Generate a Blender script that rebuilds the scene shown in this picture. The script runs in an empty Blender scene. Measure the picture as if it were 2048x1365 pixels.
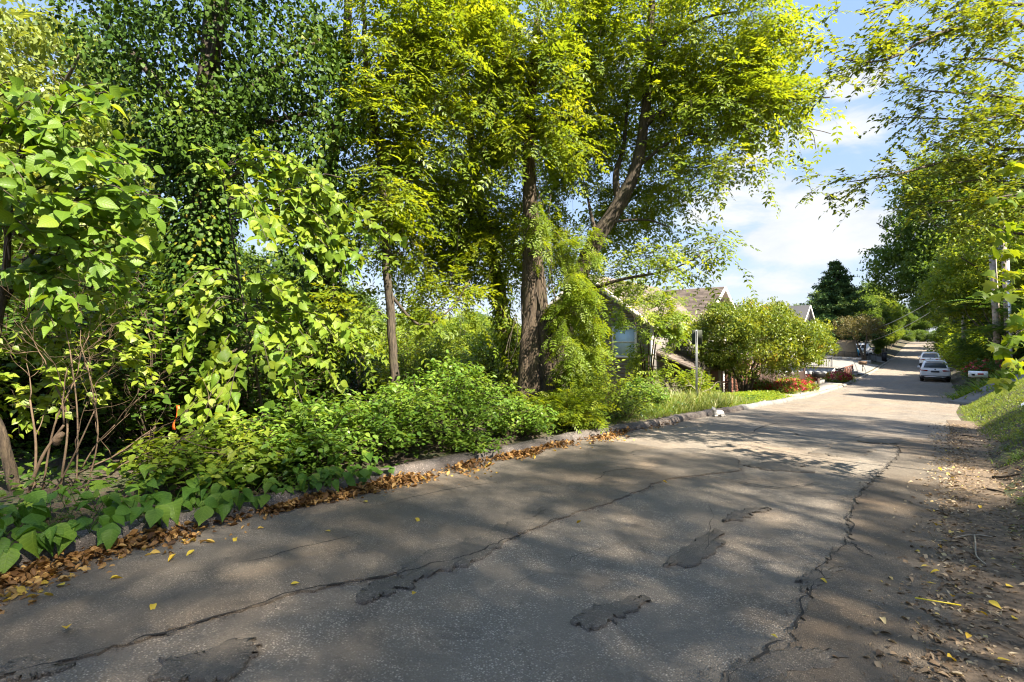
import bpy, bmesh, math, random
import numpy as np
from math import radians, sin, cos, pi
from mathutils import Vector, Matrix

# ------------------------------------------------------------------ camera, world, sun, exposure
scn = bpy.context.scene
COL = scn.collection
CAM = np.array([0.0, 0.0, 1.6])
YAW = radians(38.72)
FW = np.array([-sin(YAW), cos(YAW), 0.0])
RT = np.array([cos(YAW), sin(YAW), 0.0])
cd = bpy.data.cameras.new('camera')
cd.lens = 18.0
cd.sensor_width = 36.0
cd.clip_start = 0.05
cd.clip_end = 3000
cam = bpy.data.objects.new('camera', cd)
cam.location = CAM
cam.rotation_euler = (radians(90), 0, YAW)
COL.objects.link(cam)
scn.camera = cam

SUN_EL = radians(47)
SUN_AZ = math.atan2(0.95, -0.12)          # measured from +Y towards +X
SUN_DIR = np.array([sin(SUN_AZ) * cos(SUN_EL), cos(SUN_AZ) * cos(SUN_EL), sin(SUN_EL)])

world = bpy.data.worlds.new('World')
scn.world = world
world.use_nodes = True


class NT:
    """small node-tree helper"""
    def __init__(s, tree):
        s.t = tree
        s.n = tree.nodes
        s.l = tree.links

    def node(s, kind, **kw):
        n = s.n.new(kind)
        for k, v in kw.items():
            setattr(n, k, v)
        return n

    def set(s, sock, v):
        if v is None:
            return
        if hasattr(v, 'is_linked') or isinstance(v, bpy.types.NodeSocket):
            s.l.new(v, sock)
        else:
            if isinstance(v, tuple) and len(v) == 3 and sock.type == 'RGBA':
                v = (*v, 1.0)
            sock.default_value = v

    def math(s, op, a, b=None, c=None, clamp=False):
        n = s.node('ShaderNodeMath', operation=op, use_clamp=clamp)
        s.set(n.inputs[0], a); s.set(n.inputs[1], b)
        if c is not None:
            s.set(n.inputs[2], c)
        return n.outputs[0]

    def vmath(s, op, a, b=None):
        n = s.node('ShaderNodeVectorMath', operation=op)
        s.set(n.inputs[0], a); s.set(n.inputs[1], b)
        return n.outputs['Value'] if op in ('DOT_PRODUCT', 'LENGTH') else n.outputs[0]

    def noise(s, vec, scale, detail=4, rough=0.55, dist=0.0):
        n = s.node('ShaderNodeTexNoise')
        s.set(n.inputs['Vector'], vec)
        n.inputs['Scale'].default_value = scale
        n.inputs['Detail'].default_value = detail
        n.inputs['Roughness'].default_value = rough
        n.inputs['Distortion'].default_value = dist
        return n.outputs[0]

    def voronoi(s, vec, scale, feature='F1', out=0):
        n = s.node('ShaderNodeTexVoronoi', feature=feature)
        s.set(n.inputs['Vector'], vec)
        n.inputs['Scale'].default_value = scale
        return n.outputs[out]

    def ramp(s, fac, stops, interp='LINEAR'):
        n = s.node('ShaderNodeValToRGB')
        cr = n.color_ramp
        cr.interpolation = interp
        while len(cr.elements) < len(stops):
            cr.elements.new(0.5)
        for e, (p, c) in zip(cr.elements, stops):
            e.position = p
            e.color = (*c, 1) if len(c) == 3 else c
        s.set(n.inputs[0], fac)
        return n.outputs[0]

    def mix(s, fac, a, b, blend='MIX'):
        n = s.node('ShaderNodeMix', data_type='RGBA', blend_type=blend)
        s.set(n.inputs[0], fac); s.set(n.inputs[6], a); s.set(n.inputs[7], b)
        return n.outputs[2]

    def maprange(s, v, a, b, c=0.0, d=1.0, smooth=True):
        n = s.node('ShaderNodeMapRange')
        n.interpolation_type = 'SMOOTHSTEP' if smooth else 'LINEAR'
        s.set(n.inputs[0], v)
        for i, q in enumerate((a, b, c, d)):
            n.inputs[i + 1].default_value = q
        return n.outputs[0]

    def mapping(s, vec, scale=(1, 1, 1), loc=(0, 0, 0), rot=(0, 0, 0)):
        n = s.node('ShaderNodeMapping')
        s.set(n.inputs[0], vec)
        n.inputs['Scale'].default_value = scale
        n.inputs['Location'].default_value = loc
        n.inputs['Rotation'].default_value = rot
        return n.outputs[0]


def build_world():
    N = NT(world.node_tree)
    N.n.clear()
    out = N.node('ShaderNodeOutputWorld')
    bg = N.node('ShaderNodeBackground')
    sky = N.node('ShaderNodeTexSky', sky_type='NISHITA', sun_disc=False)
    sky.sun_elevation = SUN_EL
    sky.sun_rotation = SUN_AZ
    sky.air_density = 1.0
    sky.dust_density = 0.6
    sky.ozone_density = 2.0
    d = N.node('ShaderNodeTexCoord').outputs['Generated']
    # clouds: noise in direction space, plus the two banks low over the street
    sep = N.node('ShaderNodeSeparateXYZ')
    N.set(sep.inputs[0], d)
    q = N.mapping(d, scale=(1, 1, 2.4))
    n1 = N.noise(q, 5.5, 8, 0.6, 0.3)
    n2 = N.noise(q, 1.7, 3, 0.5)
    tot = N.math('ADD', N.math('MULTIPLY', n1, 0.55), N.math('MULTIPLY', n2, 0.6))
    tot = N.math('ADD', tot, N.maprange(sep.outputs[2], 0.02, 0.5, 0.09, 0.02))
    for (u, v, r, amp) in ((1655, 465, 0.14, 0.24), (1560, 490, 0.10, 0.20), (1560, 580, 0.15, 0.12), (1712, 160, 0.075, 0.28),
                           (1690, 265, 0.12, 0.06), (1350, 330, .2, .03)):
        c = FW + (u - 1024) / 1024 * RT + np.array([0, 0, (682.5 - v) / 1024])
        c = c / np.linalg.norm(c)
        dd = N.vmath('DISTANCE' if False else 'SUBTRACT', d, tuple(c))
        dd = N.vmath('MULTIPLY', dd, (1, 1, 2.2))
        ln = N.vmath('LENGTH', dd)
        tot = N.math('ADD', tot, N.math('MULTIPLY', N.maprange(ln, 0.0, r, 1.0, 0.0), amp))
    mask = N.maprange(tot, 0.69, 0.83)
    mask = N.math('MULTIPLY', mask, 0.92)
    # paler towards the horizon
    skyc = N.mix(1.0, sky.outputs[0], (1.22, 1.0, 0.93), 'MULTIPLY')
    grad = N.ramp(sep.outputs[2], [(0.0, (.82, .99, 1.22)), (.10, (.71, .92, 1.25)), (.28, (.60, .87, 1.32)), (.52, (.52, .82, 1.40)), (1.0, (.74, .98, 1.40))])
    c = N.mix(.82, N.vmath('MULTIPLY', skyc, (.45, .45, .45)), grad)
    c = N.mix(mask, c, N.ramp(n1, [(.42, (1.10, 1.16, 1.26)), (.6, (1.30, 1.31, 1.33))]))
    N.set(bg.inputs[0], c)
    bg.inputs[1].default_value = 0.107
    N.l.new(bg.outputs[0], out.inputs[0])


build_world()
sd = bpy.data.lights.new('sun', 'SUN')
sd.energy = 3.05
sd.angle = radians(0.53)
sd.color = (1.0, 0.90, 0.74)
sun = bpy.data.objects.new('sun', sd)
sun.rotation_euler = Vector(-SUN_DIR).to_track_quat('-Z', 'Y').to_euler()
sun.location = (20, 10, 30)
COL.objects.link(sun)

scn.view_settings.view_transform = 'Standard'
scn.view_settings.look = 'None'
scn.view_settings.gamma = 1.0
scn.view_settings.use_curve_mapping = False
scn.view_settings.exposure = 2.92
scn.render.engine = 'CYCLES'
scn.cycles.max_bounces = 12
scn.cycles.filter_width = 1.15
scn.cycles.diffuse_bounces = 7
scn.cycles.transmission_bounces = 8
scn.cycles.transparent_max_bounces = 6
scn.cycles.glossy_bounces = 2
scn.cycles.caustics_reflective = False
scn.cycles.caustics_refractive = False
scn.cycles.use_denoising = True
try:
    scn.cycles.denoiser = 'OPENIMAGEDENOISE'
    scn.cycles.denoising_prefilter = 'ACCURATE'
except Exception:
    pass

rng = np.random.default_rng(7)
R = random.Random(7)


def W(u, v, d):
    """the place seen at photo pixel (u, v) at depth d metres along the camera axis"""
    return CAM + FW * d + RT * ((u - 1024) / 1024 * d) + np.array([0, 0, (682.5 - v) / 1024 * d])


def norm(a):
    return a / np.maximum(np.linalg.norm(a, axis=-1, keepdims=True), 1e-9)


# ------------------------------------------------------------------ terrain profiles
_yy = np.arange(-80, 520, 0.5)


def _smooth(ys, vs, w=9):
    a = np.interp(_yy, ys, vs)
    k = np.hanning(w + 2)[1:-1]
    k /= k.sum()
    p = np.pad(a, w // 2, mode='edge')
    return np.convolve(p, k, 'valid')


_zr = _smooth([-80, -10, 0, 7, 15, 27, 40, 50, 65, 90, 120, 160, 220, 520], [1.5, .25, 0, -.2, -.52, -1.13, -1.58, -1.68, -1.55, -.95, -.1, .95, 1.3, 1.3], 15)
_xl = _smooth([-80, 0, 7, 15, 27, 45, 60, 90, 160, 520], [-5.05, -5.02, -5.0, -4.72, -4.45, -4.35, -4.0, -3.3, -3.0, -3], 11)
_xr = _smooth([-80, 0, 8, 17, 25, 31, 40, 50, 90, 520], [.2, .25, .5, .88, .95, 1.35, 1.65, 1.75, 2.0, 2.0], 9)


def zr(y): return np.interp(y, _yy, _zr)
def xl(y): return np.interp(y, _yy, _xl)
def xr(y): return np.interp(y, _yy, _xr)


def ground_z(x, y):
    x = np.asarray(x, float); y = np.asarray(y, float)
    z0 = zr(y); L = xl(y); Rr = xr(y)
    z = z0 - 0.04
    dl = L - x
    near = np.interp(dl, [0, .22, 1.2, 4, 9, 40], [-.04, .08, .14, .05, -.3, -1.2])
    far = np.interp(dl, [0, .22, 1.2, 3, 6, 12, 40], [-.04, .08, .08, -.1, -.75, -1.1, -2])
    drive = np.interp(dl, [0, .22, 1.2, 2.6, 8, 40], [-.04, .1, .3, .72, .82, -.5])
    t = np.clip((y - 12) / 6, 0, 1)
    lz = near * (1 - t) + far * t
    t2 = np.clip((y - 56.2) / .3, 0, 1)
    lz = lz * (1 - t2) + drive * t2
    z = np.where(dl > 0, z0 + lz, z)
    dr = x - Rr
    bank = np.interp(dr, [0, .3, 1.1, 2.1, 3.2, 8, 40], [-.04, .04, .68, 1.36, 1.75, 2.5, 5])
    ramp = np.interp(dr, [0, .3, 2.0, 4, 8, 40], [-.04, .05, 1.15, 1.7, 2.3, 5])
    t3 = np.clip((y - 29) / 1.6, 0, 1)
    rz = bank * (1 - t3) + ramp * t3
    z = np.where(dr > 0, z0 + rz, z)
    return z


def gz(x, y): return float(ground_z(x, y))


def G(u, v):
    """where the sight line through photo pixel (u, v) meets the road surface"""
    d = 3.0
    for _ in range(60):
        p = W(u, v, d)
        d2 = (1.6 - float(zr(p[1]))) * 1024 / (v - 682.5)
        d = .5 * d + .5 * d2
    return W(u, v, d)


# ------------------------------------------------------------------ mesh builder
class MB:
    def __init__(s):
        s.v = []; s.f = []; s.r = []; s.uv = []; s.mi = []; s.n = 0

    def add(s, v, faces, rnd=0.5, uv=None, mi=0):
        v = np.asarray(v, float).reshape(-1, 3)
        k = len(v)
        s.v.append(v)
        s.r.append(np.broadcast_to(np.asarray(rnd, float).ravel() if np.ndim(rnd) else float(rnd), (k,)).copy())
        s.uv.append(np.zeros((k, 3)) if uv is None else uv)
        if isinstance(faces, np.ndarray):
            fs = [faces]
        else:
            by = {}
            for f in faces:
                by.setdefault(len(f), []).append(f)
            fs = [np.array(q) for q in by.values()]
        for f in fs:
            s.f.append(f + s.n)
            s.mi.append(np.full(len(f), mi))
        s.n += k
        return s

    def box(s, c, size, rot=None, mi=0, rnd=.5, taper=1.0):
        c = np.asarray(c, float); h = np.asarray(size, float) / 2
        v = np.array([[x, y, z] for z in (-1, 1) for y in (-1, 1) for x in (-1, 1)], float)
        v[4:, :2] *= taper
        v = v * h
        if rot is not None:
            v = v @ np.array(rot, float).T
        return s.add(v + c, np.array([[0, 2, 3, 1], [4, 5, 7, 6], [0, 1, 5, 4], [2, 6, 7, 3], [0, 4, 6, 2], [1, 3, 7, 5]]), rnd, mi=mi)

    def tube(s, pts, rad, sides=6, caps=True, mi=0, rnd=.5, wob=0.0):
        pts = np.asarray(pts, float)
        n = len(pts)
        rad = np.broadcast_to(np.asarray(rad, float), (n,))
        tan = np.gradient(pts, axis=0) if n > 2 else np.repeat((pts[1:] - pts[:1]), 2, 0)
        tan = norm(tan)
        ref = np.array([0, 0, 1.0]) if abs(tan[0][2]) < .9 else np.array([1.0, 0, 0])
        a = np.zeros((n, 3))
        cur = ref
        for i in range(n):
            cur = cur - tan[i] * np.dot(cur, tan[i])
            cur = cur / max(np.linalg.norm(cur), 1e-9)
            a[i] = cur
        b = np.cross(tan, a)
        th = np.arange(sides) / sides * 2 * pi
        rr = rad[:, None] * (1 + (wob * rng.uniform(-1, 1, (n, sides)) if wob else 0))
        ring = pts[:, None, :] + rr[..., None] * (np.cos(th)[None, :, None] * a[:, None, :] + np.sin(th)[None, :, None] * b[:, None, :])
        idx = np.arange(n * sides).reshape(n, sides)
        q = np.stack([idx[:-1], np.roll(idx[:-1], -1, 1), np.roll(idx[1:], -1, 1), idx[1:]], -1).reshape(-1, 4)
        base = s.n
        s.add(ring.reshape(-1, 3), q, rnd, mi=mi)
        if caps:
            s.f.append(np.array([idx[0][::-1] + base])); s.mi.append(np.array([mi]))
            s.f.append(np.array([idx[-1] + base])); s.mi.append(np.array([mi]))
        return s

    def loft(s, rings, close=True, caps=True, mi=0, rnd=.5):
        rings = np.asarray(rings, float)
        n, k, _ = rings.shape
        idx = np.arange(n * k).reshape(n, k)
        q = np.stack([idx[:-1], np.roll(idx[:-1], -1, 1), np.roll(idx[1:], -1, 1), idx[1:]], -1)
        if not close:
            q = q[:, :-1]
        base = s.n
        s.add(rings.reshape(-1, 3), q.reshape(-1, 4), rnd, mi=mi)
        if caps:
            s.f.append(np.array([idx[0][::-1] + base])); s.mi.append(np.array([mi]))
            s.f.append(np.array([idx[-1] + base])); s.mi.append(np.array([mi]))
        return s

    def prism(s, poly, z0, z1, mi=0, rnd=.5):
        """vertical prism over a polygon (x, y); z0/z1 scalars or arrays"""
        p = np.asarray(poly, float); k = len(p)
        lo = np.c_[p, np.broadcast_to(z0, (k,))]; hi = np.c_[p, np.broadcast_to(z1, (k,))]
        return s.loft([lo, hi], mi=mi, rnd=rnd)

    def mesh(s, name, mats, smooth=False):
        me = bpy.data.meshes.new(name)
        if s.n:
            V = np.concatenate(s.v).astype(np.float32)
            me.vertices.add(len(V)); me.vertices.foreach_set('co', V.ravel())
            loops = np.concatenate([f.ravel() for f in s.f]).astype(np.int32)
            cnt = np.concatenate([np.full(len(f), f.shape[1]) for f in s.f]).astype(np.int32)
            st = np.concatenate([[0], np.cumsum(cnt)[:-1]]).astype(np.int32)
            me.loops.add(len(loops)); me.loops.foreach_set('vertex_index', loops)
            me.polygons.add(len(cnt)); me.polygons.foreach_set('loop_start', st)
            me.polygons.foreach_set('loop_total', cnt)
            me.polygons.foreach_set('material_index', np.concatenate(s.mi).astype(np.int32))
            a = me.attributes.new('rnd', 'FLOAT', 'POINT'); a.data.foreach_set('value', np.concatenate(s.r).astype(np.float32))
            a = me.attributes.new('luv', 'FLOAT_VECTOR', 'POINT'); a.data.foreach_set('vector', np.concatenate(s.uv).astype(np.float32).ravel())
            me.update(calc_edges=True)
            me.validate()
            if smooth:
                me.polygons.foreach_set('use_smooth', np.ones(len(me.polygons), bool))
        for m in (mats if isinstance(mats, (list, tuple)) else [mats]):
            me.materials.append(m)
        return me

    def build(s, name, mats, parent=None, smooth=False, kind=None, loc=None):
        o = bpy.data.objects.new(name, s.mesh(name, mats, smooth))
        COL.objects.link(o)
        if parent is not None:
            o.parent = parent
            o.matrix_parent_inverse = Matrix.Translation(-Vector(parent.location)) if any(parent.location) and not any(parent.rotation_euler) else Matrix()
        if kind:
            o['kind'] = kind
        if loc is not None:
            o.location = loc
        return o


def link(name, me, parent=None):
    o = bpy.data.objects.new(name, me)
    COL.objects.link(o)
    o.parent = parent
    return o


def tag(o, label, cat, group=None):
    o['label'] = label; o['category'] = cat
    if group:
        o['group'] = group
    return o


def thing(name, label, cat, loc=(0, 0, 0), rz=0, group=None):
    o = bpy.data.objects.new(name, None)
    COL.objects.link(o)
    o.empty_display_size = .2
    o.location = loc
    o.rotation_euler = (0, 0, rz)
    return tag(o, label, cat, group)


def copy_tree(o, parent=None):
    c = o.copy()
    COL.objects.link(c)
    if parent is not None:
        c.parent = parent
    for ch in list(o.children):
        copy_tree(ch, c)
    return c


# ------------------------------------------------------------------ materials
MATS = {}


def newmat(name):
    m = bpy.data.materials.new(name)
    m.use_nodes = True
    N = NT(m.node_tree)
    b = m.node_tree.nodes['Principled BSDF']
    MATS[name] = m
    return m, N, b


def plain(name, col, rough=.6, metal=0.0, var=.15, scale=6, bump=0.0, spec=.4, bscale=60):
    m, N, b = newmat(name)
    oc = N.node('ShaderNodeTexCoord').outputs['Object']
    n = N.noise(oc, scale, 5)
    c = N.mix(N.maprange(n, .3, .7), tuple(x * (1 - var) for x in col), tuple(min(1, x * (1 + var)) for x in col))
    N.set(b.inputs['Base Color'], c)
    b.inputs['Roughness'].default_value = rough
    b.inputs['Metallic'].default_value = metal
    b.inputs['Specular IOR Level'].default_value = spec
    if bump:
        bp = N.node('ShaderNodeBump')
        bp.inputs['Strength'].default_value = bump
        bp.inputs['Distance'].default_value = .01
        N.set(bp.inputs['Height'], N.noise(oc, bscale, 4))
        N.set(b.inputs['Normal'], bp.outputs[0])
    return m


def leafmat(name, stops, trans=.42, tint=(1.35, 1.2, .45), rough=.42, spec=.35, veins=False, objvar=0.0):
    m, N, b = newmat(name)
    at = N.node('ShaderNodeAttribute', attribute_name='rnd').outputs['Fac']
    if objvar:
        oi = N.node('ShaderNodeObjectInfo').outputs['Random']
        at = N.math('ADD', N.math('MULTIPLY', at, 1 - objvar), N.math('MULTIPLY', oi, objvar))
    c = N.ramp(at, stops)
    if veins:
        lu = N.node('ShaderNodeAttribute', attribute_name='luv').outputs['Vector']
        sp = N.node('ShaderNodeSeparateXYZ'); N.set(sp.inputs[0], lu)
        ay = N.math('ABSOLUTE', sp.outputs[1])
        ph = N.math('MULTIPLY', N.math('SUBTRACT', sp.outputs[0], N.math('MULTIPLY', ay, .75)), 44.0)
        w = N.math('POWER', N.math('ADD', N.math('MULTIPLY', N.math('SINE', ph), .5), .5), 7.0)
        mid = N.maprange(ay, 0.0, .03, 1.0, 0.0)
        vn = N.math('MAXIMUM', w, mid)
        c = N.mix(N.math('MULTIPLY', vn, .38), c, N.mix(1.0, c, (1.7, 1.5, 1.6), 'MULTIPLY'))
        bp = N.node('ShaderNodeBump'); bp.inputs['Strength'].default_value = .35; bp.inputs['Distance'].default_value = .004
        N.set(bp.inputs['Height'], N.math('MULTIPLY', vn, -1.0))
        N.set(b.inputs['Normal'], bp.outputs[0])
    N.set(b.inputs['Base Color'], c)
    b.inputs['Roughness'].default_value = rough
    b.inputs['Specular IOR Level'].default_value = spec
    tr = N.node('ShaderNodeBsdfTranslucent')
    N.set(tr.inputs[0], N.mix(1.0, c, tint, 'MULTIPLY'))
    mx = N.node('ShaderNodeMixShader')
    mx.inputs[0].default_value = trans
    N.l.new(b.outputs[0], mx.inputs[1]); N.l.new(tr.outputs[0], mx.inputs[2])
    out = [n for n in N.n if n.type == 'OUTPUT_MATERIAL'][0]
    N.l.new(mx.outputs[0], out.inputs[0])
    return m


def barkmat(name, a, bcol, scale=1.0):
    m, N, b = newmat(name)
    oc = N.node('ShaderNodeTexCoord').outputs['Object']
    q = N.mapping(oc, scale=(14 * scale, 14 * scale, 2.2 * scale))
    n = N.noise(q, 2.2, 6, .65, .4)
    n2 = N.noise(oc, 3, 4)
    c = N.mix(N.maprange(n, .35, .65), a, bcol)
    c = N.mix(N.maprange(n2, .52, .75, 0, .5), c, tuple(x * y for x, y in zip(bcol, (.7, .95, .5))))
    N.set(b.inputs['Base Color'], c)
    b.inputs['Roughness'].default_value = .9
    bp = N.node('ShaderNodeBump'); bp.inputs['Strength'].default_value = .9; bp.inputs['Distance'].default_value = .03
    N.set(bp.inputs['Height'], n); N.set(b.inputs['Normal'], bp.outputs[0])
    return m


def g3(r, g, b): return (r, g, b)


leafmat('leaf_ash', [(0, (.11, .185, .02)), (.5, (.18, .26, .024)), (1, (.29, .34, .026))], .58, (1.5, 1.25, .4))
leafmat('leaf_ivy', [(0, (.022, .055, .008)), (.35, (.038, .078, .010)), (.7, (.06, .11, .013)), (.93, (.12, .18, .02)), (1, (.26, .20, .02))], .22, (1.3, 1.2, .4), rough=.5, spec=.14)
leafmat('leaf_privet', [(0, (0.069, 0.152, 0.019)), (.5, (0.131, 0.235, 0.030)), (1, (0.235, 0.317, 0.048))], .42, (1.35, 1.2, .4), rough=.38, spec=.45)
leafmat('leaf_broad', [(0, (.075, .155, .016)), (.55, (.135, .225, .022)), (1, (.25, .31, .03))], .48, (1.35, 1.2, .4), rough=.45, spec=.3, veins=True, objvar=.6)
leafmat('leaf_cover', [(0, (.05, .125, .016)), (.55, (.085, .18, .022)), (1, (.17, .26, .03))], .42, (1.3, 1.2, .4), rough=.5, spec=.25, veins=True, objvar=.6)
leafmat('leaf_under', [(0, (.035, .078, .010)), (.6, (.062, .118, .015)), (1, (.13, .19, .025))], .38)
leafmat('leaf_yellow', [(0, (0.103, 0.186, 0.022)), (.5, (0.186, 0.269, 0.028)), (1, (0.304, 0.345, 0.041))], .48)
leafmat('leaf_myrtle', [(0, (0.076, 0.131, 0.022)), (.5, (0.152, 0.214, 0.028)), (.9, (0.262, 0.290, 0.034)), (1, (0.304, 0.179, 0.055))], .45, (1.4, 1.15, .4))
leafmat('leaf_far', [(0, (.06, .12, .022)), (.5, (.11, .185, .032)), (1, (.19, .26, .04))], .5)
leafmat('leaf_pale', [(0, (0.138, 0.193, 0.048)), (.5, (0.207, 0.262, 0.062)), (1, (0.276, 0.324, 0.083))], .42)
leafmat('leaf_beech', [(0, (.085, .145, .022)), (.5, (.145, .215, .028)), (1, (.24, .29, .032))], .55, (1.5, 1.2, .35))
leafmat('leaf_maple', [(0, (.10, .19, .02)), (.5, (.18, .27, .024)), (1, (.30, .35, .03))], .52, (1.5, 1.25, .35))
leafmat('leaf_sumac', [(0, (.05, .12, .03)), (.55, (.095, .185, .04)), (1, (.20, .25, .05))], .45)
leafmat('leaf_conifer', [(0, (.04, .085, .03)), (.6, (.08, .145, .045)), (1, (.16, .21, .06))], .15, rough=.6, spec=.2)
leafmat('leaf_bronze', [(0, (0.069, 0.069, 0.028)), (.5, (0.124, 0.110, 0.041)), (1, (0.179, 0.152, 0.055))], .4)
leafmat('petal_red', [(0, (.24, .014, .022)), (.6, (.36, .025, .04)), (1, (.45, .09, .10))], .3, (1.2, .8, .8))
leafmat('leaf_grass', [(0, (0.083, 0.152, 0.019)), (.5, (0.152, 0.228, 0.028)), (1, (0.276, 0.290, 0.069))], .42)
leafmat('leaf_seedgrass', [(0, (0.138, 0.207, 0.041)), (.5, (0.235, 0.276, 0.083)), (1, (0.442, 0.414, 0.193))], .42)
leafmat('leaf_lily', [(0, (0.097, 0.193, 0.025)), (.5, (0.166, 0.262, 0.034)), (1, (0.276, 0.345, 0.041))], .42)
leafmat('leaf_dry', [(0, (.06, .03, .012)), (.3, (.17, .085, .027)), (.6, (.32, .175, .058)), (.86, (.46, .29, .10)), (1, (.58, .40, .06))], .22, (1.1, .9, .5), rough=.6, spec=.3)
leafmat('leaf_tan', [(0, (.07, .045, .027)), (.4, (.18, .12, .07)), (.75, (.36, .26, .16)), (.95, (.5, .4, .26)), (1, (.56, .42, .07))], .15, (1, .9, .6), rough=.6, spec=.3)
leafmat('leaf_fallen', [(0, (0.550, 0.360, 0.030)), (1, (0.700, 0.520, 0.060))], .25, (1.1, .95, .5), rough=.5)
barkmat('bark_grey', (.04, .031, .022), (.12, .098, .074))
barkmat('bark_brown', (.030, .020, .012), (.092, .066, .042))
barkmat('bark_dark', (.028, .022, .016), (.085, .065, .045))
plain('twig_tan', (.125, .084, .052), .8, var=.3, scale=9)
plain('twig_grey', (.30, .26, .20), .8, var=.25, scale=9)
plain('twig_dark', (.05, .035, .022), .85, var=.3, scale=9)


# ------------------------------------------------------------------ leaf templates (x along the leaf, y across, z up)
class T:
    def __init__(s, v, faces):
        s.v = np.array(v, float)
        by = {}
        for f in faces:
            by.setdefault(len(f), []).append(f)
        s.f = [np.array(q) for q in by.values()]


def outline_leaf(half, droop=.12, fold=.10, rows=None):
    """leaf from half-width samples along its length; midrib folded, tip drooping"""
    v = []; f = []
    n = len(half)
    for i, h in enumerate(half):
        x = i / (n - 1)
        zc = -droop * x * x
        if i in (0, n - 1):
            v.append((x, 0, zc))
        else:
            v += [(x, 0, zc), (x - .02, h, zc + fold * h * 2), (x - .02, -h, zc + fold * h * 2)]
    ix = [0] + [1 + 3 * (i - 1) for i in range(1, n - 1)]
    tip = len(v) - 1
    f.append((0, ix[1] + 2, ix[1])); f.append((0, ix[1], ix[1] + 1))
    for a, b in zip(ix[1:-1], ix[2:]):
        f.append((a, a + 2, b + 2, b)); f.append((a + 1, a, b, b + 1))
    a = ix[-1]
    f.append((a, a + 2, tip)); f.append((a + 1, a, tip))
    return T(v, f)


T_RHOMB = T([(0, 0, 0), (.45, .26, .05), (1, 0, -.08), (.45, -.26, .05)], [(0, 3, 2), (0, 2, 1)])
T_NARROW = T([(0, 0, 0), (.42, .17, .04), (1, 0, -.10), (.42, -.17, .04)], [(0, 3, 2), (0, 2, 1)])
T_OVAL = outline_leaf([0, .24, .27, .15, 0], .15, .15)
T_OVATE = outline_leaf([0, .27, .37, .36, .27, .13, 0], .22, .12)
T_OVATE2 = outline_leaf([0, .30, .40, .36, .25, .12, 0], .45, .22)
T_OVATE3 = outline_leaf([0, .22, .31, .31, .23, .10, 0], .65, .38)
T_OVATE4 = outline_leaf([0, .33, .43, .38, .24, .1, 0], .12, -.16)
T_OVATE5 = outline_leaf([0, .20, .29, .27, .18, .08, 0], .35, .30)
T_CURL = outline_leaf([0, .2, .3, .24, 0], -.35, .5)
T_CURL2 = outline_leaf([0, .22, .26, .18, 0], .5, .35)
T_IVY = T([(0, 0, 0), (.10, .40, -.03), (.40, .27, .04), (.62, .34, -.02), (1, 0, -.12), (.62, -.34, -.02), (.40, -.27, .04), (.10, -.40, -.03), (.4, 0, .06)],
          [(0, 8, 2, 1), (8, 4, 3, 2), (0, 7, 6, 8), (8, 6, 5, 4)])
T_MAPLE = T([(0, 0, 0), (.05, .28, 0), (.02, .52, -.06), (.25, .36, .02), (.42, .60, -.08), (.55, .26, .03), (.72, .24, 0), (1, 0, -.14),
             (.72, -.24, 0), (.55, -.26, .03), (.42, -.60, -.08), (.25, -.36, .02), (.02, -.52, -.06), (.05, -.28, 0), (.35, 0, .06)],
            [(0, 14, 3, 1), (1, 3, 2), (14, 5, 4, 3), (14, 7, 6, 5), (0, 13, 11, 14), (13, 12, 11), (14, 11, 10, 9), (14, 9, 8, 7)])
T_BLADE = T([(0, .03, 0), (0, -.03, 0), (.5, .024, -.06), (.5, -.024, -.06), (1, 0, -.3)], [(0, 1, 3, 2), (2, 3, 4)])
T_BLADE2 = T([(0, .03, 0), (0, -.03, 0), (.4, .035, .02), (.4, -.035, .02), (.75, .025, -.16), (.75, -.025, -.16), (1, 0, -.42)],
             [(0, 1, 3, 2), (2, 3, 5, 4), (4, 5, 6)])


def pinnate(n_pairs, leaflet=.36, wid=.15, droop=.25, ang=60):
    v = []; f = []
    def rz(x): return -droop * x * x
    def leaflet_at(x, a, L):
        b = len(v)
        c, s_ = cos(a), sin(a)
        for (p, q, h) in ((0, 0, 0), (.45, wid / leaflet * .5, .03), (1, 0, -.12), (.45, -wid / leaflet * .5, .03)):
            p *= L; q *= L; h *= L
            v.append((x + p * c - q * s_, p * s_ + q * c, rz(x) + h - .12 * L * p))
        f.append((b, b + 3, b + 2)); f.append((b, b + 2, b + 1))
    for i in range(n_pairs):
        x = .22 + .66 * i / max(1, n_pairs - 1)
        L = leaflet * (1 - .35 * abs(i / max(1, n_pairs - 1) - .45))
        for sg in (1, -1):
            leaflet_at(x, sg * radians(ang + R.uniform(-8, 8)), L * R.uniform(.9, 1.1))
    leaflet_at(.92, 0, leaflet * .95)
    b = len(v)
    v.extend([(0, .006, 0), (0, -.006, 0), (.95, .003, rz(.95)), (.95, -.003, rz(.95))])
    f.append((b, b + 1, b + 3, b + 2))
    return T(v, f)


T_PIN3 = pinnate(3, .42, .19, .25, 58)
T_PIN4 = pinnate(4, .36, .15, .35, 62)
T_PIN9 = pinnate(9, .26, .075, .45, 72)
_cl = []
for _k in range(9):
    _a = _k * 2.4; _r = .12 + .36 * (_k / 9)
    _cl.append((.45 + _r * cos(_a) * 1.1, _r * sin(_a) * 1.1, .10 * sin(_k * 5.1)))


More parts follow.
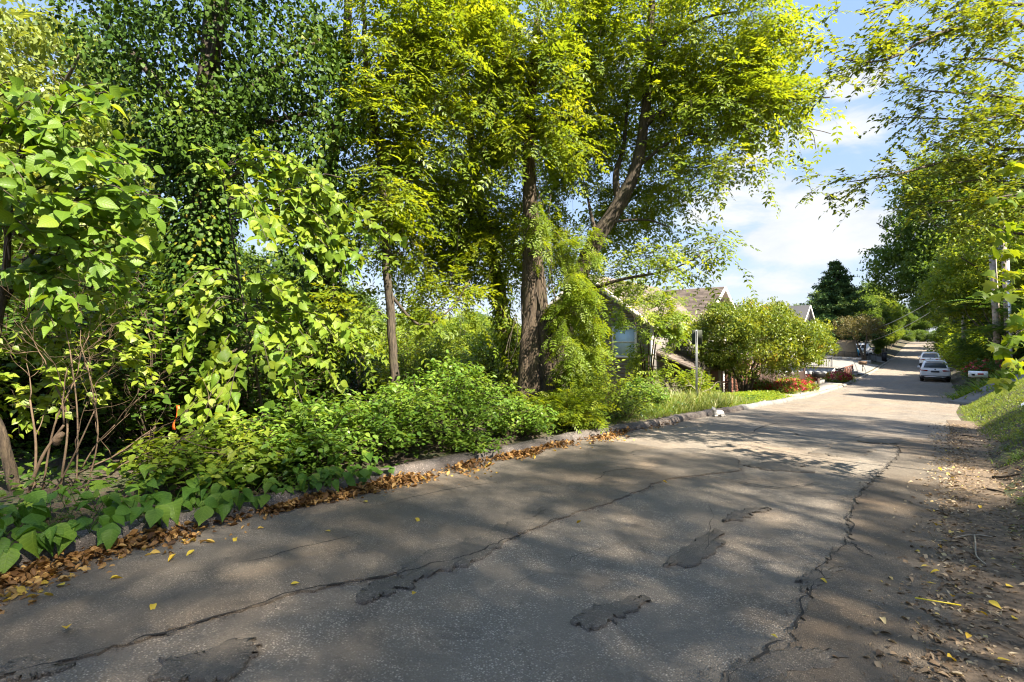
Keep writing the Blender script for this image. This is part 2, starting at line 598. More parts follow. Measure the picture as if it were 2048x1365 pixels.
def clump(n, size, flat=.3):
    v = []; f = []
    for k in range(n):
        a = R.uniform(0, 2 * pi); rr = R.uniform(.05, .5); c = np.array([.5 + rr * cos(a), rr * sin(a), R.uniform(-flat, flat)])
        d = norm(np.array([R.uniform(-.4, 1), R.uniform(-1, 1), R.uniform(-.7, .4)])); up = norm(np.array([R.uniform(-.6, .6), R.uniform(-.6, .6), 1]))
        y = norm(np.cross(up, d)); b = len(v); s_ = size * R.uniform(.7, 1.2)
        for p in (c, c + d * s_ * .5 + y * s_ * .27, c + d * s_, c + d * s_ * .5 - y * s_ * .27):
            v.append(tuple(p))
        f.append((b, b + 3, b + 2)); f.append((b, b + 2, b + 1))
    return T(v, f)


T_CLUMP = clump(9, .36)
T_SPRAY = T([(0, 0, 0), (.35, .22, -.03), (.7, .30, -.10), (.5, .05, .02), (1, .05, -.16), (.72, -.28, -.10), (.35, -.22, -.03), (.5, -.05, .02)],
            [(0, 3, 1), (3, 2, 1), (0, 7, 4, 3), (0, 6, 7), (7, 6, 5)])
T_SPRAY2 = clump(7, .5, .12)


def scatter(mb, tm, pos, dirs, nrm, size, rnd, wid=None):
    pos = np.asarray(pos, float); n = len(pos)
    if n == 0:
        return
    x = norm(np.asarray(dirs, float)); z = np.broadcast_to(np.asarray(nrm, float), (n, 3))
    z = z - x * (z * x).sum(-1, keepdims=True)
    z = norm(z); y = np.cross(z, x)
    size = np.broadcast_to(np.asarray(size, float), (n,))
    tv = tm.v; k = len(tv)
    wy = 1.0 if wid is None else np.broadcast_to(wid, (n,))[:, None, None]
    V = pos[:, None] + size[:, None, None] * (tv[None, :, 0:1] * x[:, None] + wy * tv[None, :, 1:2] * y[:, None] + tv[None, :, 2:3] * z[:, None])
    off = (np.arange(n) * k)[:, None, None]
    r = np.repeat(np.broadcast_to(np.asarray(rnd, float), (n,)), k)
    uv = np.tile(tv, (n, 1))
    first = True
    base = mb.n
    mb.v.append(V.reshape(-1, 3)); mb.r.append(np.clip(r, 0, 1)); mb.uv.append(uv)
    for f in tm.f:
        F_ = (f[None] + off).reshape(-1, f.shape[1])
        mb.f.append(F_ + base); mb.mi.append(np.zeros(len(F_), int))
    mb.n += n * k


def sph(n):
    return norm(rng.normal(size=(n, 3)))


def in_ellipsoid(n, c, r, shell=0.0):
    d = sph(n)
    rad = rng.uniform(shell ** 3, 1, n) ** (1 / 3)
    return np.asarray(c) + d * rad[:, None] * np.asarray(r), d


def foliage(mb, tw, C, out, tm, n_tw=5, tlen=.5, n_lf=8, size=.12, droop=.25, up=.9, rnd=None, twr=.004, bias=.6, thin=1.0):
    """leafy twigs from every cluster centre C: each twig a thin stem with leaves either side of it"""
    C = np.asarray(C, float); n = len(C)
    if n == 0:
        return
    out = np.broadcast_to(np.asarray(out, float), (n, 3))
    base_r = rng.uniform(0, 1, n) if rnd is None else np.broadcast_to(rnd, (n,))
    c = np.repeat(C, n_tw, 0); o = np.repeat(out, n_tw, 0); br = np.repeat(base_r, n_tw)
    m = len(c)
    d = norm(o * bias + sph(m) * .85 + np.array([0, 0, .05]))
    L = tlen * rng.uniform(.5, 1.25, m)
    g = np.array([0, 0, -1.0])
    def at(t): return c[:, None] + d[:, None] * (L[:, None] * t)[..., None] + g * (droop * L[:, None] * t ** 2)[..., None]
    if tw is not None and twr:
        sel = rng.random(m) < thin
        P = at(np.broadcast_to(np.array([0, .5, 1.0]), (m, 3)))[sel]
        k = len(P)
        if k:
            off = np.array([[1, 0, 0], [-.5, .8, 0], [-.5, -.8, .3]]) * twr
            ring = P[:, :, None, :] + off[None, None] * np.array([1, .7, .35])[None, :, None, None]
            idx = np.arange(k * 9).reshape(k, 3, 3)
            q = np.stack([idx[:, :-1], np.roll(idx[:, :-1], -1, 2), np.roll(idx[:, 1:], -1, 2), idx[:, 1:]], -1).reshape(-1, 4)
            tw.add(ring.reshape(-1, 3), q)
    t = (np.arange(n_lf) + .6) / n_lf
    t = np.clip(t[None] + rng.uniform(-.05, .05, (m, n_lf)), .05, 1.0)
    P = at(t).reshape(-1, 3)
    dd = np.repeat(d, n_lf, 0)
    side = norm(np.cross(dd, np.array([0, 0, 1.0])) + 1e-6)
    sg = np.tile(np.where(np.arange(n_lf) % 2, 1.0, -1.0), m)[:, None]
    ld = norm(dd * .55 + side * sg * .75 + sph(len(P)) * .35 + g * droop * .8)
    nn = norm(np.array([0, 0, up]) + sph(len(P)) * .55 + np.repeat(o, n_lf, 0) * .3)
    rr = np.repeat(br, n_lf) * .55 + rng.uniform(0, .45, len(P))
    scatter(mb, tm, P, ld, nn, size * rng.uniform(.65, 1.2, len(P)), rr)


def curve(pts, n=8):
    """smooth curve through the points"""
    p = np.asarray(pts, float)
    if len(p) == 2:
        t = np.linspace(0, 1, n)[:, None]
        return p[0] * (1 - t) + p[1] * t
    q = np.vstack([2 * p[0] - p[1], p, 2 * p[-1] - p[-2]])
    out = []
    for i in range(1, len(q) - 2):
        t = np.linspace(0, 1, n, endpoint=False)[:, None]
        a, b, c, d = q[i - 1], q[i], q[i + 1], q[i + 2]
        out.append(.5 * ((2 * b) + (-a + c) * t + (2 * a - 5 * b + 4 * c - d) * t ** 2 + (-a + 3 * b - 3 * c + d) * t ** 3))
    out.append(p[-1:])
    return np.vstack(out)


def limb(mb, pts, r0, r1, sides=8, n=7, wob=.06, jit=0.0):
    c = curve(pts, n)
    if jit:
        c[1:-1] += rng.normal(size=(len(c) - 2, 3)) * jit
    r = np.linspace(r0, r1, len(c))
    mb.tube(c, r, sides, wob=wob)
    return c, r


def reach(mb, nodes, nr, targets, rmax=.05, rmin=.008, sides=5, sag=.12, minlow=True):
    """join every cluster centre to the nearest limb by a tapered, slightly bowed branch; returns outward directions"""
    nodes = [np.asarray(p) for p in nodes]; nr = list(nr)
    targets = np.asarray(targets)
    A = np.array(nodes)
    order = np.argsort([np.min(np.linalg.norm(A - t, axis=1)) for t in targets])
    outs = np.zeros_like(targets)
    for i in order:
        t = targets[i]
        A = np.array(nodes)
        dist = np.linalg.norm(A - t, axis=1)
        cost = dist + np.maximum(0, A[:, 2] - t[2]) * .8
        j = int(np.argmin(cost))
        a = A[j]; L = dist[j]
        if L < .05:
            outs[i] = np.array([0, 0, 1.0]); continue
        mid = (a + t) / 2 + np.array([0, 0, sag * L]) + rng.normal(size=3) * .07 * L
        q = np.linspace(0, 1, 6)[:, None]
        c = a * (1 - q) ** 2 + 2 * mid * q * (1 - q) + t * q ** 2
        c[1:-1] += rng.normal(size=(4, 3)) * .02 * L
        r0 = min(nr[j] * .65, rmax, .008 + .016 * L)
        rr = np.linspace(max(r0, rmin), rmin * .6, 6)
        mb.tube(c, rr, sides, caps=False)
        for k in (2, 4, 5):
            nodes.append(c[k]); nr.append(rr[k])
        outs[i] = norm(c[5] - c[3])
    return outs


# ------------------------------------------------------------------ ground, road, kerb
def ground_material():
    m, N, b = newmat('woodland_soil')
    oc = N.node('ShaderNodeTexCoord').outputs['Object']
    n = N.noise(oc, 1.3, 6, .65); n2 = N.noise(oc, 38, 5, .7); n3 = N.voronoi(oc, 55, 'F1', 1)
    c = N.mix(N.maprange(n2, .35, .7), (.035, .025, .016), (.12, .085, .055))
    c = N.mix(N.maprange(n, .46, .62, 0, .75), c, (.055, .085, .02))
    c = N.mix(.35, c, N.mix(1.0, c, n3, 'MULTIPLY'))
    N.set(b.inputs['Base Color'], c); b.inputs['Roughness'].default_value = .95
    bp = N.node('ShaderNodeBump'); bp.inputs['Strength'].default_value = .8; bp.inputs['Distance'].default_value = .03
    N.set(bp.inputs['Height'], n2); N.set(b.inputs['Normal'], bp.outputs[0])
    return m


def asphalt(name, stone, binder, scale=80, wear=.5, brown=.35, lift=0.0):
    m, N, b = newmat(name)
    oc = N.node('ShaderNodeTexCoord').outputs['Object']
    wob = N.mix(.012, oc, N.node('ShaderNodeTexNoise').outputs[1], 'ADD')
    dv = N.voronoi(oc, scale)
    cv = N.voronoi(oc, scale, 'F1', 1)
    sp = N.node('ShaderNodeSeparateColor'); N.set(sp.inputs[0], cv)
    fine = N.noise(oc, 240, 3, .7)
    big = N.noise(oc, .55, 5, .6, .4)
    mid = N.noise(oc, 3.2, 5, .65, .3)
    tone = N.mix(N.math('POWER', sp.outputs[0], 1.6), tuple(x * .42 for x in stone), tuple(x * 1.6 for x in stone))
    tone = N.mix(N.maprange(sp.outputs[1], .86, .97, 0, .35), tone, tuple(min(1, x * 2.0) for x in stone))
    st = N.maprange(dv, .22, .62, 1.0, 0.0)
    expose = N.math('MULTIPLY', st, N.maprange(mid, .36, .60, wear * .45, 1.0))
    c = N.mix(expose, binder, tone)
    c = N.mix(N.math('MULTIPLY', N.maprange(big, .4, .68), brown), c, N.mix(1.0, c, (1.25, 1.02, .78), 'MULTIPLY'))
    c = N.mix(N.maprange(N.noise(oc, .9, 7, .72, .9), .53, .62, 0, .55), c, N.mix(1.0, c, (.60, .60, .62), 'MULTIPLY'))
    c = N.mix(N.maprange(N.noise(N.mapping(oc, loc=(7, 3, 0)), 1.6, 7, .74, 1.1), .56, .63, 0, .5), c, N.mix(1.0, c, (1.42, 1.38, 1.32), 'MULTIPLY'))
    c = N.mix(N.maprange(N.noise(N.mapping(oc, loc=(2, 9, 0)), 7, 6, .75, .6), .58, .66, 0, .45), c, N.mix(1.0, c, (.55, .54, .53), 'MULTIPLY'))
    # longitudinal wheel wear
    q = N.mapping(oc, scale=(1.0, .06, 1))
    c = N.mix(N.maprange(N.noise(q, 1.4, 3, .5), .4, .65, 0, .4), c, N.mix(1.0, c, (1.35, 1.3, 1.25), 'MULTIPLY'))
    N.set(b.inputs['Base Color'], c)
    b.inputs['Roughness'].default_value = .78
    b.inputs['Specular IOR Level'].default_value = .35
    h = N.math('ADD', N.math('MULTIPLY', st, .7), N.math('MULTIPLY', fine, .3))
    h = N.math('ADD', h, N.math('MULTIPLY', mid, .5))
    bp = N.node('ShaderNodeBump'); bp.inputs['Strength'].default_value = .8; bp.inputs['Distance'].default_value = .010
    N.set(bp.inputs['Height'], h); N.set(b.inputs['Normal'], bp.outputs[0])
    return m


ground_material()
asphalt('asphalt_worn', (.290, .255, .212), (.150, .131, .108), 80, .5, .4)
asphalt('asphalt_overlay', (.222, .193, .158), (.125, .108, .088), 105, .45, .5)
asphalt('asphalt_patch', (.178, .156, .130), (.100, .088, .074), 90, .4, .3)
asphalt('asphalt_edge', (.200, .170, .134), (.116, .097, .076), 105, .45, .8)
asphalt('asphalt_far', (.17, .16, .152), (.09, .085, .08), 60, .5, .3)
asphalt('kerb_asphalt', (.19, .165, .15), (.085, .074, .068), 62, .5, .3)
plain('crack_dirt', (.030, .026, .022), .95, var=.4, scale=30, bump=.5)
plain('concrete_pale', (.21, .19, .16), .85, var=.14, scale=3, bump=.35)
plain('concrete_grey', (.165, .16, .15), .85, var=.15, scale=2.5, bump=.35)
plain('concrete_white', (.40, .41, .42), .8, var=.10, scale=1.5, bump=.2)
plain('soil_brown', (.125, .092, .063), .95, var=.45, scale=18, bump=.9, bscale=90)
plain('rusty_steel', (.17, .095, .05), .75, .3, var=.4, scale=14, bump=.3)


def undul(x, y):
    return .008 * np.sin(x * 1.7 + .6 * y) + .007 * np.sin(y * 1.1 - x * .9) + .004 * np.sin(3.1 * x + 2.2 * y)


def road_z(x, y):
    return zr(y) + undul(x, y) * np.exp(-np.maximum(np.asarray(y) - 25, 0) / 15)


def build_ground():
    xs = np.unique(np.concatenate([np.linspace(-400, -60, 14), np.arange(-60, -14, 2.5), np.arange(-14, -7, .5), np.arange(-7, 4, .13), np.arange(4, 14, .6), np.arange(14, 60, 4), np.linspace(60, 400, 12)]))
    ys = np.unique(np.concatenate([np.linspace(-80, -8, 12), np.arange(-8, 20, .3), np.arange(20, 60, .7), np.arange(60, 140, 3), np.linspace(140, 519, 30)]))
    X, Y = np.meshgrid(xs, ys)
    Z = ground_z(X, Y)
    far = np.clip((np.hypot(X, Y) - 120) / 250, 0, 1)
    Z = Z + rng.normal(size=Z.shape) * .018 * ((X < xl(Y) - .35) | (X > xr(Y) + .25))
    idx = np.arange(X.size).reshape(X.shape)
    q = np.stack([idx[:-1, :-1], idx[:-1, 1:], idx[1:, 1:], idx[1:, :-1]], -1).reshape(-1, 4)
    MB().add(np.stack([X, Y, Z], -1).reshape(-1, 3), q).build('ground', MATS['woodland_soil'], smooth=True, kind='structure')

    def sheet(y0, y1, ny, fa, fb, nx, lift):
        ys = np.linspace(y0, y1, ny) if not isinstance(ny, np.ndarray) else ny
        t = np.linspace(0, 1, nx)
        A = fa(ys)[:, None]; B = fb(ys)[:, None]
        X = A * (1 - t) + B * t; Y = np.broadcast_to(ys[:, None], X.shape)
        Z = road_z(X, Y) + lift
        idx = np.arange(X.size).reshape(X.shape)
        q = np.stack([idx[:-1, :-1], idx[:-1, 1:], idx[1:, 1:], idx[1:, :-1]], -1).reshape(-1, 4)
        return np.stack([X, Y, Z], -1), q

    ysr = np.unique(np.concatenate([np.arange(-14, 24, .35), np.arange(24, 70, .8), np.arange(70, 260, 3)]))
    V, q = sheet(0, 0, ysr, lambda y: xl(y) - .02, lambda y: xr(y), 28, 0)
    road = MB().add(V.reshape(-1, 3), q).build('road', MATS['asphalt_worn'], smooth=True, kind='structure')

    # the left-hand top coat ends along the long ragged crack
    px = [(0, 1362), (330, 1268), (560, 1200), (700, 1165), (860, 1135), (1000, 1082), (1130, 1035), (1240, 1000), (1340, 957), (1440, 962), (1560, 977), (1640, 968), (1760, 925), (1620, 885), (1500, 862)]
    pts = np.array([G(u, v) for u, v in px])
    crack_y = np.concatenate([[-12], pts[:9, 1], [7.6, 9.5, 14, 22, 30]])
    crack_x = np.concatenate([[-2.2], pts[:9, 0], [-2.0, -2.6, -2.4, -2.6, -2.6]])
    o = np.argsort(crack_y); crack_y, crack_x = crack_y[o], crack_x[o]
    jg = np.random.default_rng(3)
    def ragged(ys, amp):
        k = len(ys)
        a = jg.normal(size=k); b = np.convolve(jg.normal(size=k), np.ones(5) / 5, 'same'); c = np.convolve(jg.normal(size=k), np.ones(15) / 15, 'same')
        return amp * (.5 * a + 1.1 * b + 2.0 * c)
    def overlay(name, ys, xa, xb, mat, lift, edge):
        V, q = np.array([]), None
        n = 16; t = np.linspace(0, 1, n)
        X = xa[:, None] * (1 - t) + xb[:, None] * t; Y = np.broadcast_to(ys[:, None], X.shape)
        Z = road_z(X, Y) + lift
        e = 0 if edge == 'L' else -1
        skirt = np.stack([X[:, e], Y[:, e], road_z(X[:, e], Y[:, e]) - .002], -1)
        idx = np.arange(X.size).reshape(X.shape)
        q = np.stack([idx[:-1, :-1], idx[:-1, 1:], idx[1:, 1:], idx[1:, :-1]], -1).reshape(-1, 4)
        mb = MB().add(np.stack([X, Y, Z], -1).reshape(-1, 3), q)
        r = np.stack([np.stack([X[:, e], Y[:, e], Z[:, e]], -1), skirt], 1)
        k = len(ys); ii = np.arange(k * 2).reshape(k, 2)
        qq = np.stack([ii[:-1, 0], ii[:-1, 1], ii[1:, 1], ii[1:, 0]], -1)
        mb.add(r.reshape(-1, 3), qq)
        return mb.build(name, mat, road)
    ys = np.arange(-11, 8.6, .035)
    edge_l = np.interp(ys, crack_y, crack_x) + ragged(ys, .022)
    overlay('asphalt_overlay', ys, xl(ys) + .0, edge_l, MATS['asphalt_overlay'], .016, 'R')
    ys2 = np.arange(1.2, 13.5, .04)
    pr = np.array([G(u, v) for u, v in ((1460, 1362), (1560, 1300), (1610, 1200), (1640, 1140), (1700, 1085), (1705, 1060), (1712, 1000), (1740, 965), (1790, 925), (1800, 890))])
    o = np.argsort(pr[:, 1]); pr = pr[o]
    edge_r = np.interp(ys2, pr[:, 1], pr[:, 0]) + ragged(ys2, .03)
    overlay('asphalt_overlay', ys2, edge_r, xr(ys2), MATS['asphalt_edge'], .015, 'L')

    # cracks: thin dirt-filled ribbons
    def crack(poly, w, seed):
        g = np.random.default_rng(seed)
        c = curve(poly, 12); k = len(c)
        tn = norm(np.gradient(c, axis=0)); sd_ = np.stack([-tn[:, 1], tn[:, 0], np.zeros(k)], -1)
        c = c + sd_ * (np.convolve(g.normal(size=k), np.ones(3) / 3, 'same') * .03)[:, None]
        ww = .55 * w * np.clip(.55 + .6 * np.convolve(g.normal(size=k), np.ones(4) / 4, 'same'), .12, 1.6) * np.clip(np.minimum(np.arange(k), np.arange(k)[::-1]) / 4, .1, 1)
        a = c + sd_ * ww[:, None]; b_ = c - sd_ * ww[:, None]
        for r in (a, b_):
            r[:, 2] = road_z(r[:, 0], r[:, 1]) + .0185
        v = np.stack([a, b_], 1).reshape(-1, 3); ii = np.arange(k * 2).reshape(k, 2)
        MB().add(v, np.stack([ii[:-1, 0], ii[:-1, 1], ii[1:, 1], ii[1:, 0]], -1)).build('road_crack', MATS['crack_dirt'], road)
    cr = lambda *p: [G(u, v) for u, v in p]
    crack([(x, y, 0) for x, y in zip(edge_l[::14] + .005, ys[::14])][14:-8], .02, 1)
    crack([(x, y, 0) for x, y in zip(edge_r[::14] - .01, ys2[::14])], .016, 2)
    crack(cr((1340, 957), (1440, 960), (1500, 972), (1560, 979), (1650, 968)), .035, 3)
    crack(cr((1190, 965), (1215, 945), (1260, 938), (1320, 944)), .02, 4)
    crack(cr((1570, 858), (1600, 872), (1650, 876), (1700, 880), (1740, 868)), .035, 5)
    crack(cr((1495, 872), (1540, 850), (1600, 842), (1640, 838)), .03, 6)
    crack(cr((1560, 905), (1600, 922), (1650, 930)), .03, 7)
    crack(cr((1640, 815), (1700, 822), (1740, 818)), .04, 8)
    crack(cr((1000, 1180), (1150, 1120), (1260, 1080)), .008, 9)
    crack(cr((1420, 1010), (1424, 1060), (1415, 1120)), .006, 10)
    crack(cr((700, 1030), (900, 985), (1050, 960)), .014, 11)
    crack(cr((300, 1165), (520, 1120), (760, 1065)), .010, 12)
    crack(cr((1690, 1085), (1720, 1105), (1735, 1118)), .03, 13)

    # crumbled stone chips lying along the broken edges
    mb = MB()
    ex = np.concatenate([edge_l, edge_r]); ey = np.concatenate([ys, ys2])
    n = 5200; i = rng.integers(0, len(ex), n)
    x = ex[i] + rng.normal(size=n) * .05; y = ey[i] + rng.normal(size=n) * .03
    T_CHIP = T([(0, -.4, 0), (.9, -.1, 0), (.1, .5, 0), (.35, 0, .45)], [(0, 1, 3), (1, 2, 3), (2, 0, 3)])
    a = rng.uniform(0, 6.28, n)
    scatter(mb, T_CHIP, np.stack([x, y, road_z(x, y) + .012], -1), np.stack([np.cos(a), np.sin(a), 0 * a], -1), np.array([0, 0, 1.0]) + sph(n) * .2, rng.gamma(2.5, .0035, n) + .003, rng.random(n))
    mb.build('asphalt_crumbs', MATS['asphalt_patch'], road, kind='stuff')

    # tar patches with ragged outlines
    def patch(cu, cv, ru, rv, rot, seed, name='asphalt_patch', mat='asphalt_patch', lift=.0180):
        g = np.random.default_rng(seed)
        k = 110
        th = np.arange(k) / k * 2 * pi
        rr = 1 + .18 * np.sin(2 * th + g.uniform(0, 6)) + .15 * np.sin(3 * th + g.uniform(0, 6)) + .08 * np.sin(5 * th + g.uniform(0, 6))
        jit = np.stack([np.convolve(g.normal(size=k + 2), [.3, .6, .3], 'valid'), np.convolve(g.normal(size=k + 2), [.3, .6, .3], 'valid'), np.zeros(k)], -1) * .024
        c = G(cu, cv)
        e1 = G(cu + ru * cos(rot), cv + ru * sin(rot)) - c
        e2 = G(cu - rv * sin(rot), cv + rv * cos(rot)) - c
        mb = MB(); rows = []
        for f in (0.02, .3, .55, .75, .9, 1.0, 1.015):
            p = c + f * rr[:, None] * (np.cos(th)[:, None] * e1 + np.sin(th)[:, None] * e2) + jit * min(f, 1) ** 3
            p[:, 2] = road_z(p[:, 0], p[:, 1]) + (lift if f <= 1 else 0)
            rows.append(p)
        mb.loft(rows[::-1], caps=False)
        mb.build(name, MATS[mat], road)
    for i, a in enumerate([(950, 1095, 110, 26, -.40), (1395, 1100, 62, 18, -.50), (770, 1178, 48, 16, -.25), (420, 1330, 110, 28, -.22), (1220, 1225, 62, 20, -.3),
                           (1560, 1335, 95, 32, -.25), (1490, 1032, 40, 8, -.2), (1640, 1160, 48, 12, -.35), (1560, 935, 70, 8, .05), (1690, 905, 55, 7, -.05),
                           (1330, 905, 60, 7, -.05), (60, 1345, 60, 18, -.2), (1770, 885, 40, 5, 0), (1050, 1040, 40, 8, -.35)]):
        patch(*a, seed=20 + i)
    for i, a in enumerate([(1250, 958, 55, 12, 0.0), (1580, 890, 90, 10, 0.0), (880, 1008, 130, 9, -.22)]):
        patch(*a, seed=60 + i, name='worn_patch', mat='asphalt_worn', lift=.0148)

    # brown litter shoulder along the right edge
    ys3 = np.concatenate([np.arange(1.0, 20, .06)])
    a = xr(ys3) - .34 + ragged(ys3, .035); b_ = xr(ys3) + .42
    n = 10; t = np.linspace(0, 1, n) ** .8
    X = a[:, None] * (1 - t) + b_[:, None] * t; Y = np.broadcast_to(ys3[:, None], X.shape)
    Z = np.maximum(road_z(X, Y) + .016 + .02 * t, ground_z(X, Y) + .012)
    Z[:, 0] = road_z(X[:, 0], Y[:, 0]) + .008
    idx = np.arange(X.size).reshape(X.shape)
    q = np.stack([idx[:-1, :-1], idx[:-1, 1:], idx[1:, 1:], idx[1:, :-1]], -1).reshape(-1, 4)
    MB().add(np.stack([X, Y, Z], -1).reshape(-1, 3), q).build('dirt_shoulder', MATS['soil_brown'], smooth=True, kind='structure')

    # rough kerb along the left, cast in lengths with open joints
    kerb = bpy.data.objects.new('kerb', None); COL.objects.link(kerb); kerb['kind'] = 'structure'
    prof = np.array([(.05, -.12), (.045, .03), (.02, .105), (-.03, .135), (-.10, .142), (-.17, .13), (-.215, .09), (-.22, -.15)])
    y = -7.0
    gg = np.random.default_rng(5)
    while y < 92:
        if 24.3 < y < 25.9:
            y = 25.9; continue
        L = gg.uniform(1.5, 2.9) if y < 27 else 4.0
        if y < 24.3:
            L = min(L, 24.3 - y)
        nn = max(3, int(L / .18)) if y < 27 else 6
        yy = np.linspace(y + .008, y + L - .008, nn)
        off = gg.uniform(-.02, .02); dz = gg.uniform(-.012, .012)
        s = 1.0 if y < 26 else .8
        rings = []
        for q_ in yy:
            p = prof.copy()
            p = p + gg.normal(size=p.shape) * np.array([.012, .010]) * (1 if y < 27 else .3)
            p[:, 1] *= s
            rings.append(np.c_[xl(q_) + off + p[:, 0], np.full(len(p), q_), road_z(xl(q_), q_) + dz + p[:, 1]])
        rings[0][:, 1] += gg.uniform(-.006, .006, len(prof)); rings[-1][:, 1] += gg.uniform(-.006, .006, len(prof))
        MB().loft(rings, close=True).build('kerb_stone', MATS['kerb_asphalt'] if y < 17.5 else MATS['concrete_pale'] if y > 26 else MATS['concrete_grey'], kerb)
        y += L

    # rusty inlet of the storm drain set into the kerb line
    d = thing('storm_drain', 'rusty steel storm drain inlet set in the kerb beside the flower bed', 'drain', (float(xl(25.1)), 25.1, float(zr(25.1))))
    MB().box((-.25, 0, .13), (.55, 1.55, .06)).build('lid', MATS['rusty_steel'], d)
    for sy in (-.72, .72):
        MB().box((-.16, sy, .045), (.36, .1, .11)).build('side_block', MATS['concrete_grey'], d)
    MB().box((-.42, 0, .05), (.06, 1.3, .10)).build('back_plate', MATS['rusty_steel'], d)

    def slab(name, ya, yb, fa, fb, lift, mat, n=24, zf=None):
        ys = np.linspace(ya, yb, n)
        A = np.c_[fa(ys), ys]; B = np.c_[fb(ys), ys]
        rows = []
        for p, q_ in zip(A, B):
            za = (zf or ground_z)(p[0], p[1]) + lift; zb = (zf or ground_z)(q_[0], q_[1]) + lift
            rows.append([(p[0], p[1], za - .3), (p[0], p[1], za), (q_[0], q_[1], zb), (q_[0], q_[1], zb - .3)])
        return MB().loft(rows).build(name, mat, kind='structure')
    slab('sidewalk', 26.3, 44.5, lambda y: xl(y) - .235, lambda y: xl(y) - 1.3, .05, MATS['concrete_pale'], zf=lambda x, y: zr(y) + .075)
    for ya, yb in ((56.6, 73), (78.5, 88)):
        ysd = np.linspace(ya, yb, 14); dl = np.array([.235, .6, 1.2, 1.9, 2.6, 4, 6, 9, 13])
        X = xl(ysd)[:, None] - dl[None]; Y = np.broadcast_to(ysd[:, None], X.shape)
        idx = np.arange(X.size).reshape(X.shape)
        q = np.stack([idx[:-1, :-1], idx[1:, :-1], idx[1:, 1:], idx[:-1, 1:]], -1).reshape(-1, 4)
        MB().add(np.stack([X, Y, ground_z(X, np.maximum(Y, 56.6)) + .045], -1).reshape(-1, 3), q).build('driveway', MATS['concrete_grey'], kind='structure')
    # pale concrete walk climbing the right bank
    rows = []
    for t in np.linspace(0, 1, 14):
        x = 1.35 + 3.6 * t; yc = 31.0 + 3.6 * t
        z = max(gz(x, yc), float(zr(yc))) + .06
        e = np.array([-.7, .7]) * .62
        za = z + .02
        rows.append([(x + e[0], yc + e[1], za - .4), (x + e[0], yc + e[1], za), (x - e[0], yc - e[1], za), (x - e[0], yc - e[1], za - .4)])
    MB().loft(rows).build('concrete_walk', MATS['concrete_grey'], kind='structure')


build_ground()


